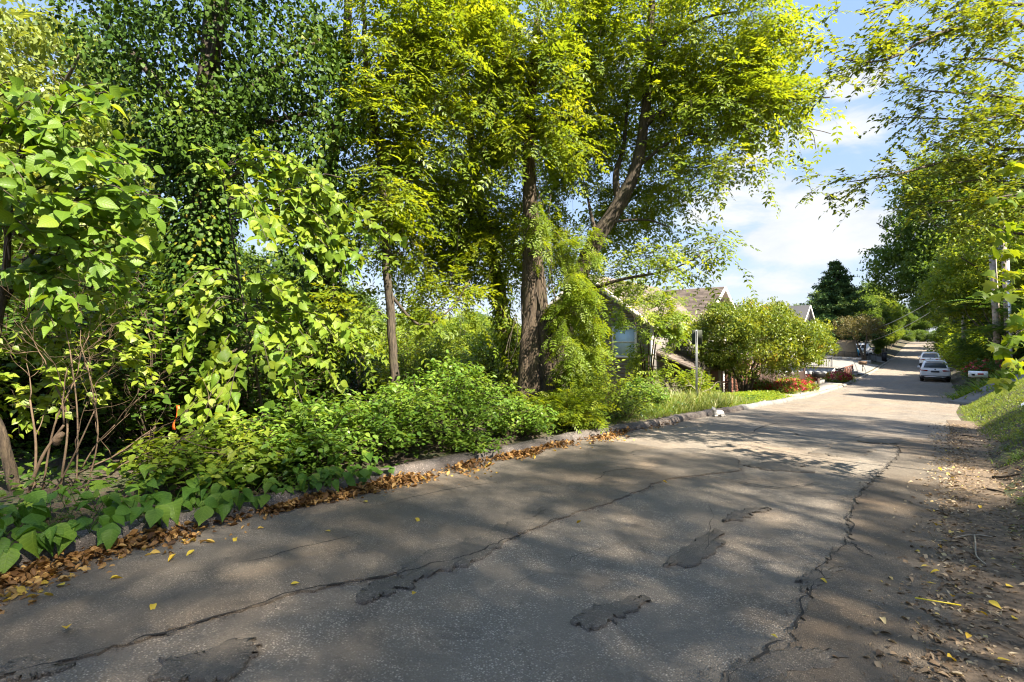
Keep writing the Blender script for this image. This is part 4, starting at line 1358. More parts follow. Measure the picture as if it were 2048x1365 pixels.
def leafy_shoots(t, shoots, protos, step, size, limit, mat_stuff, tm=T_OVATE, r=.009, hang=.35, face=None):
    """alternate leaves along every shoot: the first ones as parts, any beyond the limit in one mesh"""
    L = []
    for sh in shoots:
        c = curve(sh, 10)
        t.wood.tube(c, np.linspace(r, r * .35, len(c)), 5, caps=False)
        seg = np.linalg.norm(np.diff(c, axis=0), axis=1); s = np.r_[0, np.cumsum(seg)]
        q = .22 * s[-1]; sg = 1
        while q < s[-1]:
            p = np.array([np.interp(q, s, c[:, k]) for k in range(3)])
            tn = norm(np.array([np.interp(min(q + .03, s[-1]), s, c[:, k]) for k in range(3)]) - p + 1e-6)
            side = norm(np.cross(tn, [0, 0, 1.0]) + 1e-6) * sg
            d = norm(tn * .6 + side * .75 + rng.normal(size=3) * .42 + np.array([0, 0, -hang]))
            n = norm(np.array([0, 0, .9]) + (face if face is not None else 0) + rng.normal(size=3) * .5)
            L.append((p + d * .02 + rng.normal(size=3) * .03, d, n, size * rng.uniform(.4, 1.2), rng.uniform(.8, 1.15)))
            q += step * rng.uniform(.6, 1.4); sg = -sg
    order = sorted(range(len(L)), key=lambda i: -L[i][3] / max(.5, float(np.dot(L[i][0] - CAM, FW))))
    rest = []
    for k, i in enumerate(order):
        if k < limit:
            put_leaf(protos, t.t, *L[i])
        else:
            rest.append(L[i])
    if rest:
        A = [np.array([q[j] for q in rest]) for j in range(4)]
        mb = MB(); scatter(mb, tm, A[0], A[1], A[2], A[3], rng.random(len(rest)))
        mb.build('leaves', MATS[mat_stuff], t.t, kind='stuff', smooth=True)
    return len(L)


def broadleaf():
    toward = -FW * .55 + RT * .35
    g = ground_pt(-40, 5.6)
    t = Tree('mulberry_shrub', 'broad leaved mulberry shrub with big glossy sunlit leaves above the bare twigs', 'shrub', g)
    c = t.limb(on_ground([g, W(-20, 760, 5.5), W(10, 560, 5.4), W(20, 420, 5.3), W(40, 300, 5.2)]), .05, .02, 7)
    t.limb([W(-10, 640, 5.5), W(80, 480, 5.6), W(170, 380, 5.7)], .03, .012, 6)
    sh = []
    for (u, v, d, u2, v2, d2) in ((20, 330, 5.2, 200, 215, 5.2), (30, 330, 5.2, 130, 240, 4.8), (10, 380, 5.2, 230, 300, 5.0), (30, 400, 5.3, 300, 330, 5.2), (0, 420, 5.3, 180, 400, 4.7), (60, 430, 5.4, 320, 430, 5.2),
                                  (90, 470, 5.5, 290, 480, 5.1), (-20, 300, 5.1, 70, 200, 4.9), (-40, 350, 5.0, 110, 320, 4.5), (-30, 280, 5.2, 90, 260, 5.0), (20, 470, 5.4, 210, 520, 5.0), (-40, 480, 5.4, 130, 470, 4.8),
                                  (120, 430, 5.6, 330, 390, 5.6), (60, 300, 5.3, 240, 170, 5.6), (-60, 230, 5.2, 60, 180, 5.2), (100, 400, 5.6, 260, 280, 5.7), (140, 420, 5.7, 280, 400, 5.4), (0, 540, 5.4, 160, 600, 5.0),
                                  (-30, 560, 5.4, 110, 640, 4.9), (40, 520, 5.5, 250, 560, 5.3), (-50, 420, 5.2, 50, 400, 4.6)):
        for rep in range(2):
            a = W(u, v, d); b = W(u2, v2, d2) + (rng.normal(size=3) * .13 if rep else 0)
            sh.append([a, (a + b) / 2 + np.array([0, 0, .16]) + rng.normal(size=3) * .05, b + np.array([0, 0, -.05])])
    n = leafy_shoots(t, sh, BROAD, .038, .17, 290, 'leaf_broad', face=toward)
    t.done('bark_brown', 'leaf_broad', 'stem', 'leaves')
    g = ground_pt(540, 7.2)
    t = Tree('mulberry_sapling', 'mulberry sapling with long drooping branches of big leaves in front of the ivy trunks', 'sapling', g)
    t.limb(on_ground([g, W(505, 700, 7.1), W(478, 560, 7.0), W(455, 400, 6.9)]), .022, .009, 7)
    sh = []
    for (u, v, d, u2, v2, d2, lift) in ((450, 360, 6.9, 640, 400, 6.6, .35), (455, 400, 6.9, 700, 430, 6.5, .4), (460, 430, 6.9, 740, 470, 6.6, .4), (450, 380, 6.9, 560, 470, 6.4, .25), (460, 440, 6.9, 620, 500, 6.4, .3), (455, 330, 6.9, 520, 300, 6.7, .1),
                                  (450, 380, 6.9, 390, 330, 6.6, .1), (520, 420, 6.7, 680, 520, 6.4, .3), (540, 400, 6.7, 720, 520, 6.6, .25), (490, 620, 7.0, 640, 640, 6.6, .25), (490, 640, 7.0, 690, 690, 6.5, .3), (500, 660, 7.0, 620, 720, 6.3, .3),
                                  (500, 600, 7.0, 600, 590, 6.5, .2), (480, 560, 7, 380, 640, 6.7, .2), (480, 600, 7, 360, 720, 6.5, .25), (490, 640, 7, 420, 760, 6.4, .2), (500, 690, 7, 370, 830, 6.3, .25), (500, 690, 7, 450, 860, 6.2, .2), (500, 700, 7, 560, 800, 6.3, .25)):
        for rep in range(3):
            a = W(u, v, d); b = W(u2, v2, d2) + (rng.normal(size=3) * .20 if rep else 0)
            sh.append([a, (a + b) / 2 + np.array([0, 0, lift]) + rng.normal(size=3) * .06, b])
    leafy_shoots(t, sh, BROAD, .036, .155, 290, 'leaf_broad', face=toward)
    t.done('bark_dark', 'leaf_broad', 'stem', 'leaves')

    # low broad leaves along the kerb
    for (label, y0, y1, num, sz) in (('patch of low broad leaves flopping over the near end of the kerb', .2, 2.2, 170, .175), ('strip of low broad leaves along the kerb below the sunny bush', 2.1, 3.9, 120, .14)):
        ym = (y0 + y1) / 2
        b = np.array([xl(ym) - .5, ym, gz(xl(ym) - .5, ym)])
        t = Tree('broadleaf_groundcover', label, 'plant', b)
        for k in range(num):
            y = rng.uniform(y0, y1); off = rng.uniform(-.10, .95) if k % 3 else rng.uniform(-.16, .2)
            x = float(xl(y)) - off
            z0 = max(gz(x, y), float(zr(y)) + (.14 if off < .25 else 0))
            z = z0 + rng.uniform(.06, .26) * (1 if off > .1 else .6) + .12 * max(0, off - .3)
            q = np.array([x, y, z])
            a = rng.uniform(0, 2 * pi)
            d = norm(np.array([cos(a) * .6 + .55, sin(a) * .8, -.25 + rng.normal() * .2]))
            if off < 0:
                d = norm(np.array([.7, rng.normal() * .6, -.75]))
            n = norm(np.array([.25, -.25, 1.0]) + rng.normal(size=3) * .25)
            put_leaf(COVER, t.t, q, d, n, sz * rng.uniform(.6, 1.15), rng.uniform(.9, 1.15))
            t.wood.tube([np.array([x - d[0] * .12, y - d[1] * .12, z0 - .02]), np.array([x - d[0] * .05, y - d[1] * .05, (z0 + z) / 2]), q], .003, 3, caps=False)
        t.wood.build('stem', MATS['leaf_cover'], t.t)

    # maple sapling at the right edge
    g = np.array([2.15, 9.4, gz(2.15, 9.4)])
    t = Tree('maple_sapling', 'young maple with lobed yellow green leaves reaching in at the right edge', 'sapling', g)
    t.limb([g - [0, 0, .1], g + [-.05, 0, 1.0], W(2090, 480, 6.6), W(2080, 300, 6.6)], .03, .012, 6)
    sh = []
    for (u, v, d, u2, v2, d2) in ((2090, 520, 6.6, 1975, 510, 6.2), (2085, 560, 6.6, 1980, 560, 6.1), (2085, 480, 6.6, 1985, 470, 6.3), (2090, 600, 6.6, 1990, 590, 6.1), (2080, 420, 6.6, 2000, 400, 6.3), (2090, 650, 6.6, 2005, 700, 5.9), (2095, 700, 6.6, 2000, 770, 5.9),
                                  (2085, 350, 6.6, 2010, 330, 6.4), (2090, 640, 6.6, 2030, 640, 6.1)):
        a = W(u, v, d); b = W(u2, v2, d2)
        sh.append([a, (a + b) / 2 + np.array([0, 0, .10]), b])
    leafy_shoots(t, sh, MAPLE, .04, .16, 290, 'leaf_maple', T_MAPLE, r=.005, face=toward)
    t.done('bark_grey', 'leaf_maple', 'stem', 'leaves')


broadleaf()


def honeysuckle_left():
    # sunlit sprays of small leaves at the left edge over the bare shrub
    g = ground_pt(-120, 6.0)
    t = Tree('honeysuckle_shrub', 'tall honeysuckle shrub with sunny layered sprays at the left edge', 'shrub', g)
    t.limb(on_ground([g, W(-90, 800, 6), W(-50, 620, 6), W(-40, 480, 6)]), .04, .02, 6)
    C = []; O = []
    for k in range(100):
        a = W(rng.uniform(-110, 290), rng.uniform(480, 800), rng.uniform(5.3, 6.3))
        if (a - CAM) @ RT / ((a - CAM) @ FW) * 1024 + 1024 > 140 and rng.random() < .45:
            continue
        C.append(a); O.append(norm(RT * .8 - FW * .3 + rng.normal(size=3) * .2))
    outs = reach(t.wood, t.nodes, t.nr, np.array(C), rmax=.018)
    foliage(t.leaf, t.wood, np.array(C), norm(np.array(O) + outs * .3), T_OVATE, n_tw=4, tlen=.42, n_lf=9, size=.095, droop=.25, bias=1.1, twr=.003, rnd=rng.uniform(.4, 1, len(C)))
    t.done('bark_brown', 'leaf_yellow', 'stem', 'leaves')


honeysuckle_left()


def bare_shrubs():
    def twig(mb, p, d, L, r, depth):
        m = 5
        c = [p]
        for i in range(m):
            d = norm(d + rng.normal(size=3) * .16 + np.array([0, 0, .04]))
            c.append(c[-1] + d * L / m)
        mb.tube(np.array(c), np.linspace(r, r * .45, m + 1), 6 if r > .012 else 4, wob=.08)
        if depth:
            for k in range(R.choice((2, 3, 3))):
                q = c[R.randint(2, m)]
                twig(mb, q, norm(d + rng.normal(size=3) * .6), L * R.uniform(.5, .85), r * .5, depth - 1)
    g = ground_pt(75, 5.1)
    t = thing('bare_twig_shrub', 'bare brown twig shrub with a knotted stub branching beside the leafy kerb', 'shrub', tuple(g))
    mb = MB()
    hub = W(115, 880, 5.0)
    for k in range(8):
        s = ground_pt(50 + 17 * k, 5.0 + .12 * (k % 3)); s[2] -= .05
        e = W((128, 60, 150, 190, 95, 230, 140, 175)[k], (850, 800, 760, 820, 740, 850, 700, 730)[k], 5.0 + .1 * (k % 3))
        c = curve([s, s * .45 + e * .55 + rng.normal(size=3) * .05, e], 6)
        r0 = .72 * (.024, .018, .015, .013, .016, .011, .012, .011)[k]
        mb.tube(c, np.linspace(r0, r0 * .62, len(c)), 7, wob=.1)
        twig(mb, c[-1], norm(norm(c[-1] - c[-4]) + rng.normal(size=3) * .2), R.uniform(.35, .6), r0 * .55, 3)
        if k % 2: twig(mb, c[len(c) // 2 + 1], norm(norm(c[-1] - s) + rng.normal(size=3) * .55), R.uniform(.35, .65), r0 * .45, 2)
    mb.tube(curve([hub + [-.03, 0, -.05], hub, hub + RT * .05 + [0, 0, .07]], 4), [.022, .03, .034, .034, .036, .034, .034, .03, .02], 8, wob=.25)
    for k in range(3):
        twig(mb, W(150 + 70 * k, 950, 5.1), norm(RT * .9 + np.array([0, 0, .6])), .8, .011, 2)
    mb.build('stem', MATS['twig_tan'], t, smooth=True)
    g = ground_pt(36, 5.2)
    t = thing('shrub_trunk', 'thick pale brown leaning stem at the left edge beside the bare twigs', 'trunk', tuple(g))
    mb = MB(); mb.tube(curve(on_ground([g, W(18, 930, 5.2), W(2, 870, 5.15), W(-30, 790, 5.1), W(-50, 650, 5.1)]), 6), np.linspace(.055, .04, 25), 9, wob=.1)
    mb.build('bark', MATS['bark_brown'], t, smooth=True)
    g = ground_pt(20, 5.9)
    t = thing('dead_branch', 'leafless dry branch fanning out high at the left edge', 'branch', tuple(W(30, 560, 5.3)))
    mb = MB()
    twig(mb, W(10, 560, 5.2), norm(RT * .5 + np.array([0, 0, .9])), .45, .012, 3)
    twig(mb, W(20, 520, 5.2), norm(-RT * .2 + np.array([0, 0, .9])), .45, .010, 3)
    mb.build('twig', MATS['twig_tan'], t, smooth=True)
    # pale bare branches behind the sign
    g = np.array([-6.6, 17.6, gz(-6.6, 17.6)])
    t = thing('bare_bush', 'pale leafless bush with forked branches behind the sign post', 'bush', tuple(g))
    mb = MB()
    for k in range(5):
        twig(mb, g + np.array([.25 * k - .5, .1 * k, -.03]), norm(np.array([rng.normal() * .5, rng.normal() * .5, .8])), .75, .028, 3)
    mb.build('stem', MATS['twig_grey'], t, smooth=True)


bare_shrubs()


# ---- background and far trees (shared meshes)
def broad_tree(h, blobs, ncl, tm, size, leaf, bark, r0, forks, name='broadleaf_tree', n_tw=4, n_lf=3, tlen=.8, crown_size=1.0):
    t = Tree(name, '', 'tree', (0, 0, 0))
    top = np.array([rng.normal() * .3, rng.normal() * .3, h * .72])
    t.limb([np.zeros(3) - [0, 0, .3], np.array([.05, .05, h * .25]), top * .6, top], r0, r0 * .3, 8)
    for k in range(forks):
        a = k * 2.4 + rng.uniform(-.3, .3); z0 = h * rng.uniform(.28, .55); L = h * rng.uniform(.2, .34)
        p = np.array([0, 0, z0]); e = p + np.array([cos(a) * L, sin(a) * L, L * rng.uniform(.7, 1.2)])
        t.limb([p, (p + e) / 2 + [0, 0, .12 * L], e], r0 * .45, r0 * .12, 6)
    tot = sum(b[1][0] * b[1][1] + b[1][0] * b[1][2] for b in blobs)
    bl = [(np.array(c) * 1.0, r, max(4, int(ncl * (r[0] * r[1] + r[0] * r[2]) / tot))) for c, r in blobs]
    t.crown(bl, tm, shell=.55, twigs=False, rmax=r0 * .3, n_tw=n_tw, tlen=tlen, n_lf=n_lf, size=size, droop=.25)
    return t.done(bark, leaf)


def far_trees():
    A = broad_tree(10, [((0, 0, 6.6), (3.0, 3.0, 2.4)), ((1.6, .6, 5.2), (1.8, 1.6, 1.6)), ((-1.5, -.8, 5.4), (1.8, 1.8, 1.5)), ((.2, -1.4, 7.8), (1.6, 1.6, 1.6))], 330, T_CLUMP, .60, 'leaf_far', 'bark_grey', .22, 6)
    B = broad_tree(18, [((0, 0, 11.5), (4.6, 4.6, 5.4)), ((3.2, .5, 8.4), (2.8, 2.6, 2.4)), ((-3.0, -1.0, 8.8), (2.8, 2.8, 2.4)), ((.5, -3, 9), (2.6, 2.6, 2.6)), ((.4, 1, 15.4), (2.6, 2.6, 2.2)), ((-1, 3, 8), (2.8, 2.6, 2.6))], 620, T_CLUMP, .95, 'leaf_far', 'bark_grey', .38, 9, tlen=1.2)
    P = broad_tree(12, [((0, 0, 8), (2.6, 2.6, 3.6)), ((1.6, .3, 6), (1.6, 1.6, 2)), ((-1.5, .4, 6.6), (1.7, 1.6, 2))], 300, T_CLUMP, .62, 'leaf_pale', 'bark_grey', .22, 6)
    Y = broad_tree(14, [((0, 0, 8.6), (3.8, 3.8, 4)), ((2.2, .5, 6), (2.2, 2.2, 2)), ((-2.2, -.6, 6.6), (2.2, 2.2, 2))], 380, T_CLUMP, .8, 'leaf_yellow', 'bark_grey', .28, 7, tlen=1.0)
    used = set()

    def put(p, x, y, s, label, group=None, sz=1.0, cat='tree', z=None):
        o = p if p not in used else copy_tree(p)
        used.add(p)
        o.location = (x, y, gz(x, y) if z is None else z)
        o.rotation_euler = (0, 0, R.uniform(0, 6.28)); o.scale = (s, s, s * sz)
        tag(o, label, cat, group)
        return o

    def putw(p, u, d, s, label, group=None, sz=1.0):
        g = ground_pt(u, d)
        return put(p, g[0], g[1], s, label, group, sz)
    putw(P, 60, 17, 1.15, 'pale tree with airy yellow green crown at the top left corner')
    putw(P, -110, 19, 1.2, 'pale sunlit tree at the far left edge behind the mulberry')
    gw = 'woodland trees behind the ivy'
    lw = 'woodland tree standing far back behind the ivy clad trunks'
    for (u, d, s, l) in ((240, 24, .9, 'woodland tree filling in behind the left side of the ivy mass'), (420, 26, .85, 'woodland tree directly behind the ivy clad trunk'), (600, 28, .85, 'woodland tree behind the dark ivy covered snag'),
                         (150, 30, .9, 'woodland tree far back left of the ivy clad trunk'), (330, 36, .95, 'far woodland tree between the mulberry shrub and the ivy clad trunk'), (500, 40, 1.0, 'farthest woodland tree between the two ivy covered trunks'),
                         (700, 38, .85, 'far woodland tree just left of the slender crooked tree'), (20, 44, 1, 'farthest woodland tree behind the mulberry shrub')):
        putw(A, u, d, s, l, gw)
    gy = 'low sunlit trees beyond the wood'
    ly = 'low sunlit tree glowing yellow green beyond the trunks'
    for (u, d, s, l) in ((820, 34, .45, 'low sunlit tree just right of the slender trunk'), (930, 38, .5, 'low sunlit tree midway between the slender and leaning trunks'), (1010, 36, .45, 'low sunlit tree directly behind the leaning trunk'),
                         (740, 42, .5, 'low sunlit tree just left of the slender trunk'), (880, 50, .55, 'farther low sunlit tree in the gap left of the leaning trunk'), (1090, 46, .5, 'low sunlit tree directly behind the thick double trunk'),
                         (640, 44, .6, 'low sunlit tree behind the ivy covered snag'), (980, 58, .6, 'farthest low sunlit tree left of the double trunk')):
        putw(Y, u, d, s, l, gy)
    gh = 'trees on the horizon behind the houses'
    lh = 'small far tree on the horizon behind the houses'
    for (u, d, s, l) in ((1120, 80, .8, 'far tree behind the grey house left of its gable'), (1230, 90, .7, 'far tree peeking over the grey house roof'), (1330, 95, .65, 'far tree between the grey and tan house roofs'), (1420, 100, .55, 'far tree behind the tan house gable'),
                         (1480, 105, .6, 'far tree just right of the tan house gable'), (1560, 120, .75, 'far tree left of the slate roof'), (1590, 110, .85, 'far tree directly behind the slate roof'), (960, 90, .8, 'far tree on the horizon between the leaning and double trunks'),
                         (860, 90, .85, 'far tree on the horizon right of the slender trunk'), (1640, 130, .8, 'far tree on the horizon behind the conifer')):
        putw(A, u, d, s * 1.15, l, gh)
    # trees closing the end of the street
    ge = 'trees closing the end of the street'
    le = 'leafy tree far along the street on its left side'
    for (x, y, s, p) in ((-8, 100, .55, B), (-6.5, 112, .5, B), (-6.0, 128, .5, A), (-5.5, 140, .8, A), (-14, 118, .75, B), (-5.6, 160, .55, B), (-5.5, 185, .6, B), (-10, 150, .8, B), (-7, 95, .55, A), (-12, 97, .7, A)):
        put(p, x, y, s, le, ge)
    putw(Y, 1752, 108, .95, 'yellow green tree rising behind the conifer')
    putw(Y, 1735, 132, .95, 'bright yellow tree top peeking between the conifer and the street trees')
    put(Y, -5.6, 104, .22, 'yellow sunlit bush low at the far end of the road')
    put(Y, -5.4, 112, .25, 'yellow bush where the road disappears under the trees')
    put(Y, -4.9, 88, .10, 'small yellow shrub on the far left verge behind the driveway')
    for k in range(7):
        put(A, -24 + 7.5 * k, 232 + 6 * (k % 2), 1.25, 'small dark tree in the row beyond the end of the road', 'trees beyond the end of the road', .8)
    for k in range(5):
        put(B, -22 + 11 * k, 246, .95, 'taller tree standing behind the row at the end of the road', 'taller trees beyond the end of the road')
    for k in range(11):
        put(A, -20 + 4 * k, 224 + (k % 3), .75, 'low bush filling the gap at the end of the road', 'bushes at the end of the road', z=-1.5)
    for k in range(9):
        y = 92 + 7.5 * k
        put(Y if k % 3 == 1 else A, float(xl(y)) - 1.5, y, .30 + .04 * (k % 3), 'low bush crowding the far left kerb beyond the driveway', 'bushes along the far left kerb')
    for k in range(6):
        y = 104 + 11 * k
        put(A, float(xr(y)) + 1.8, y, .38, 'low bush along the far right edge of the street', 'bushes along the far right edge')
    gr = 'tall trees along the right side of the street'
    lr = 'tall deep green tree along the right side of the street'
    put(B, 3.2, 88, 1.46, 'tall deep green tree whose crown edges the sky over the street')
    for (x, y, s, l) in ((6.5, 104, 1.1, 'tall green tree on the right behind the one edging the sky'),
                         (5.0, 108, 1.0, 'tall tree overhanging the street beyond the second white car'),
                         (4.8, 130, .9, 'tall tree far along the right side where the road climbs'),
                         (4.5, 160, .8, 'very distant tree on the right near the road end'),
                         (13, 73, 1.2, 'broad tall tree behind the lamp and wires on the right'),
                         (17, 80, 1.3, 'tall tree high on the slope behind the far utility pole'),
                         (15, 50, .95, 'tall tree on the slope behind the leaning wooden pole'),
                         (5.2, 190, .8, 'most distant tree on the right of the street'),
                         (11.5, 43, .62, 'mid sized tree on the slope above the red roses'),
                         (8.6, 33, .55, 'nearest tree on the slope above the concrete walk'),
                         (8.0, 39, .5, 'tree on the slope behind the bright metal pole'),
                         (7.4, 55, .62, 'tree rising behind the feathery sumac')):
        put(B, x, y, s, l, gr)
    for (x, y, s) in ((5.0, 70, .55), (5.3, 86, .55), (4.8, 102, .5), (4.8, 122, .5)):
        put(A, x, y, s, 'smaller green tree leaning over the right edge of the street', 'smaller trees leaning over the street')
    putw(Y, 2010, 34, .85, 'yellow green tree crown above the leaning utility pole')
    # trees on the bank to the right of the camera: only their shade and hanging twigs are in view
    gs = 'trees on the right bank shading the road'
    ls = 'leafy tree on the right bank casting shade over the road'
    S = broad_tree(22, [((0, 0, 15.5), (4.6, 4.4, 5.2)), ((-2.6, .6, 18.2), (2.6, 2.8, 2.4)), ((2.2, -.8, 12), (2.8, 2.6, 2.6)), ((-2.4, -1.2, 11.5), (2.4, 2.6, 2.2))], 475, T_CLUMP, .36, 'leaf_far', 'bark_grey', .34, 8, n_tw=5, n_lf=4, tlen=1.1)
    for (x, y, s) in BANK:
        put(S, x, y, s, ls, gs)


BANK = [(14.5, -9.5, .87), (15.0, -3.4, .89), (14.6, 2.4, .87), (15.2, 12.3, .84)]
far_trees()


def overhang():
    g = np.array([4.0, 12.0, gz(4.0, 12.0)])
    t = Tree('overhanging_tree', 'tree on the right bank with layered twigs hanging into the sky at top right', 'tree', g)
    t.limb([g - [0, 0, .2], g + [-.1, 0, 2], g + [-.2, -.3, 4.2], g + [0, -.5, 5.4]], .2, .09, 9)
    hub = g + np.array([-.15, -.2, 3.0]); hub2 = g + np.array([-.2, -.3, 4.4]); hub0 = g + np.array([-.1, -.05, 1.6])
    shoots = [([hub2, W(2060, 50, 8), W(1900, 60, 7.2), W(1770, 120, 6.9), W(1668, 118, 6.6)], 26), ([hub2, W(2080, -60, 8), W(1880, -20, 7), W(1720, 30, 6.5)], 20), ([hub2, W(2040, 10, 8), W(1930, 20, 7.4), W(1830, 60, 7)], 18),
              ([hub, W(2060, 200, 8.4), W(1960, 190, 7.8), W(1830, 180, 7.2)], 18), ([hub, W(2060, 250, 8.5), W(1930, 240, 8), W(1800, 235, 7.6)], 22), ([hub, W(2060, 330, 8.8), W(1920, 320, 8.2), W(1790, 350, 7.8), W(1692, 365, 7.5)], 26),
              ([hub, W(2050, 300, 8.6), W(1960, 280, 8.2), W(1870, 270, 8)], 18), ([hub, W(2080, 150, 8), W(1990, 120, 7.5), W(1900, 120, 7.2)], 18), ([hub0, W(2080, 420, 9), W(1960, 400, 8.6), W(1830, 410, 8.3)], 22),
              ([hub0, W(2080, 380, 9), W(1980, 360, 8.6), W(1890, 370, 8.4)], 18), ([hub0, W(2070, 470, 9), W(1980, 450, 8.8), W(1920, 455, 8.6)], 14), ([hub2, W(2100, 60, 7.6), W(2030, 40, 7), W(1980, 60, 6.6)], 18), ([hub, W(2090, 250, 7.4), W(2030, 230, 7), W(1960, 240, 6.8)], 18), ([hub0, W(2090, 400, 8), W(2030, 390, 7.6), W(1950, 410, 7.5)], 18), ([hub0, W(2080, 330, 9.4), W(1960, 330, 9.2), W(1880, 330, 9)], 18)]
    for pts, n in shoots:
        c = t.limb(pts, .045, .006, 6, n=8)
        L = len(c)
        i = np.clip((L * (.30 + .70 * rng.random(n))).astype(int), 0, L - 2)
        C = c[i] + rng.normal(size=(n, 3)) * np.array([.22, .22, .10])
        d = norm(c[np.minimum(i + 3, L - 1)] - c[np.maximum(i - 3, 0)] + rng.normal(size=(n, 3)) * .35)
        d[:, 2] *= .3
        foliage(t.leaf, t.wood, C, d, T_OVAL, n_tw=5, tlen=.55, n_lf=12, size=.080, droop=.15, up=1.2, bias=1.0, twr=.003, rnd=rng.uniform(.2, 1, n))
    t.crown([(g + [.3, -.4, 5.0], (1.6, 1.6, 1.0), 24)], T_OVAL, n_tw=5, tlen=.5, n_lf=9, size=.10, droop=.2, twigs=False)
    t.done('bark_grey', 'leaf_beech')


overhang()


def conifer():
    x, y = -9.6, 86.0
    t = Tree('conifer', 'large dark green conifer with tiered branches beyond the driveway', 'tree', (x, y, gz(x, y)))
    z0 = gz(x, y); H = 13.6
    b = np.array([x, y, z0])
    t.limb([b - [0, 0, .2], b + [0, 0, H * .5], b + [0, 0, H]], .28, .03, 8)
    P = []; D = []; RR = []
    for k in range(210):
        f = ((k % 17) + rng.uniform(-.16, .16) + .5) / 17.5
        zz = z0 + 1.3 + (H - 1.5) * f
        L = 6.9 * (1 - f) ** 1.15 * rng.uniform(.6, 1.12) + .2
        if f < .12:
            L *= .85
        a = rng.uniform(0, 2 * pi)
        d = np.array([cos(a), sin(a), .1])
        e = b * [1, 1, 0] + np.array([0, 0, zz]) + d * L + np.array([0, 0, .12 * L])
        s = b * [1, 1, 0] + np.array([0, 0, zz])
        m = (s + e) / 2 + np.array([0, 0, -.06 * L])
        c = curve([s, m, e], 5)
        t.wood.tube(c, np.linspace(.05, .012, len(c)), 4, caps=False)
        n = int(6 + 8.5 * L)
        q = .25 + .75 * rng.random(n)
        p = s * (1 - q[:, None]) + e * q[:, None] + np.c_[rng.normal(size=(n, 2)) * .16 * L ** .5 * 1.3, rng.normal(size=n) * .07]
        P.append(p); D.append(d + rng.normal(size=(n, 3)) * .55 + np.array([0, 0, .15])); RR.append(np.full(n, rng.random() * .5) + .5 * rng.random(n))
    P = np.vstack(P); D = np.vstack(D); RR = np.concatenate(RR)
    scatter(t.leaf, T_SPRAY2, P, D, sph(len(P)) * .35 + np.array([0, 0, 1]), rng.uniform(.4, .75, len(P)), RR)
    t.done('bark_dark', 'leaf_conifer')


conifer()


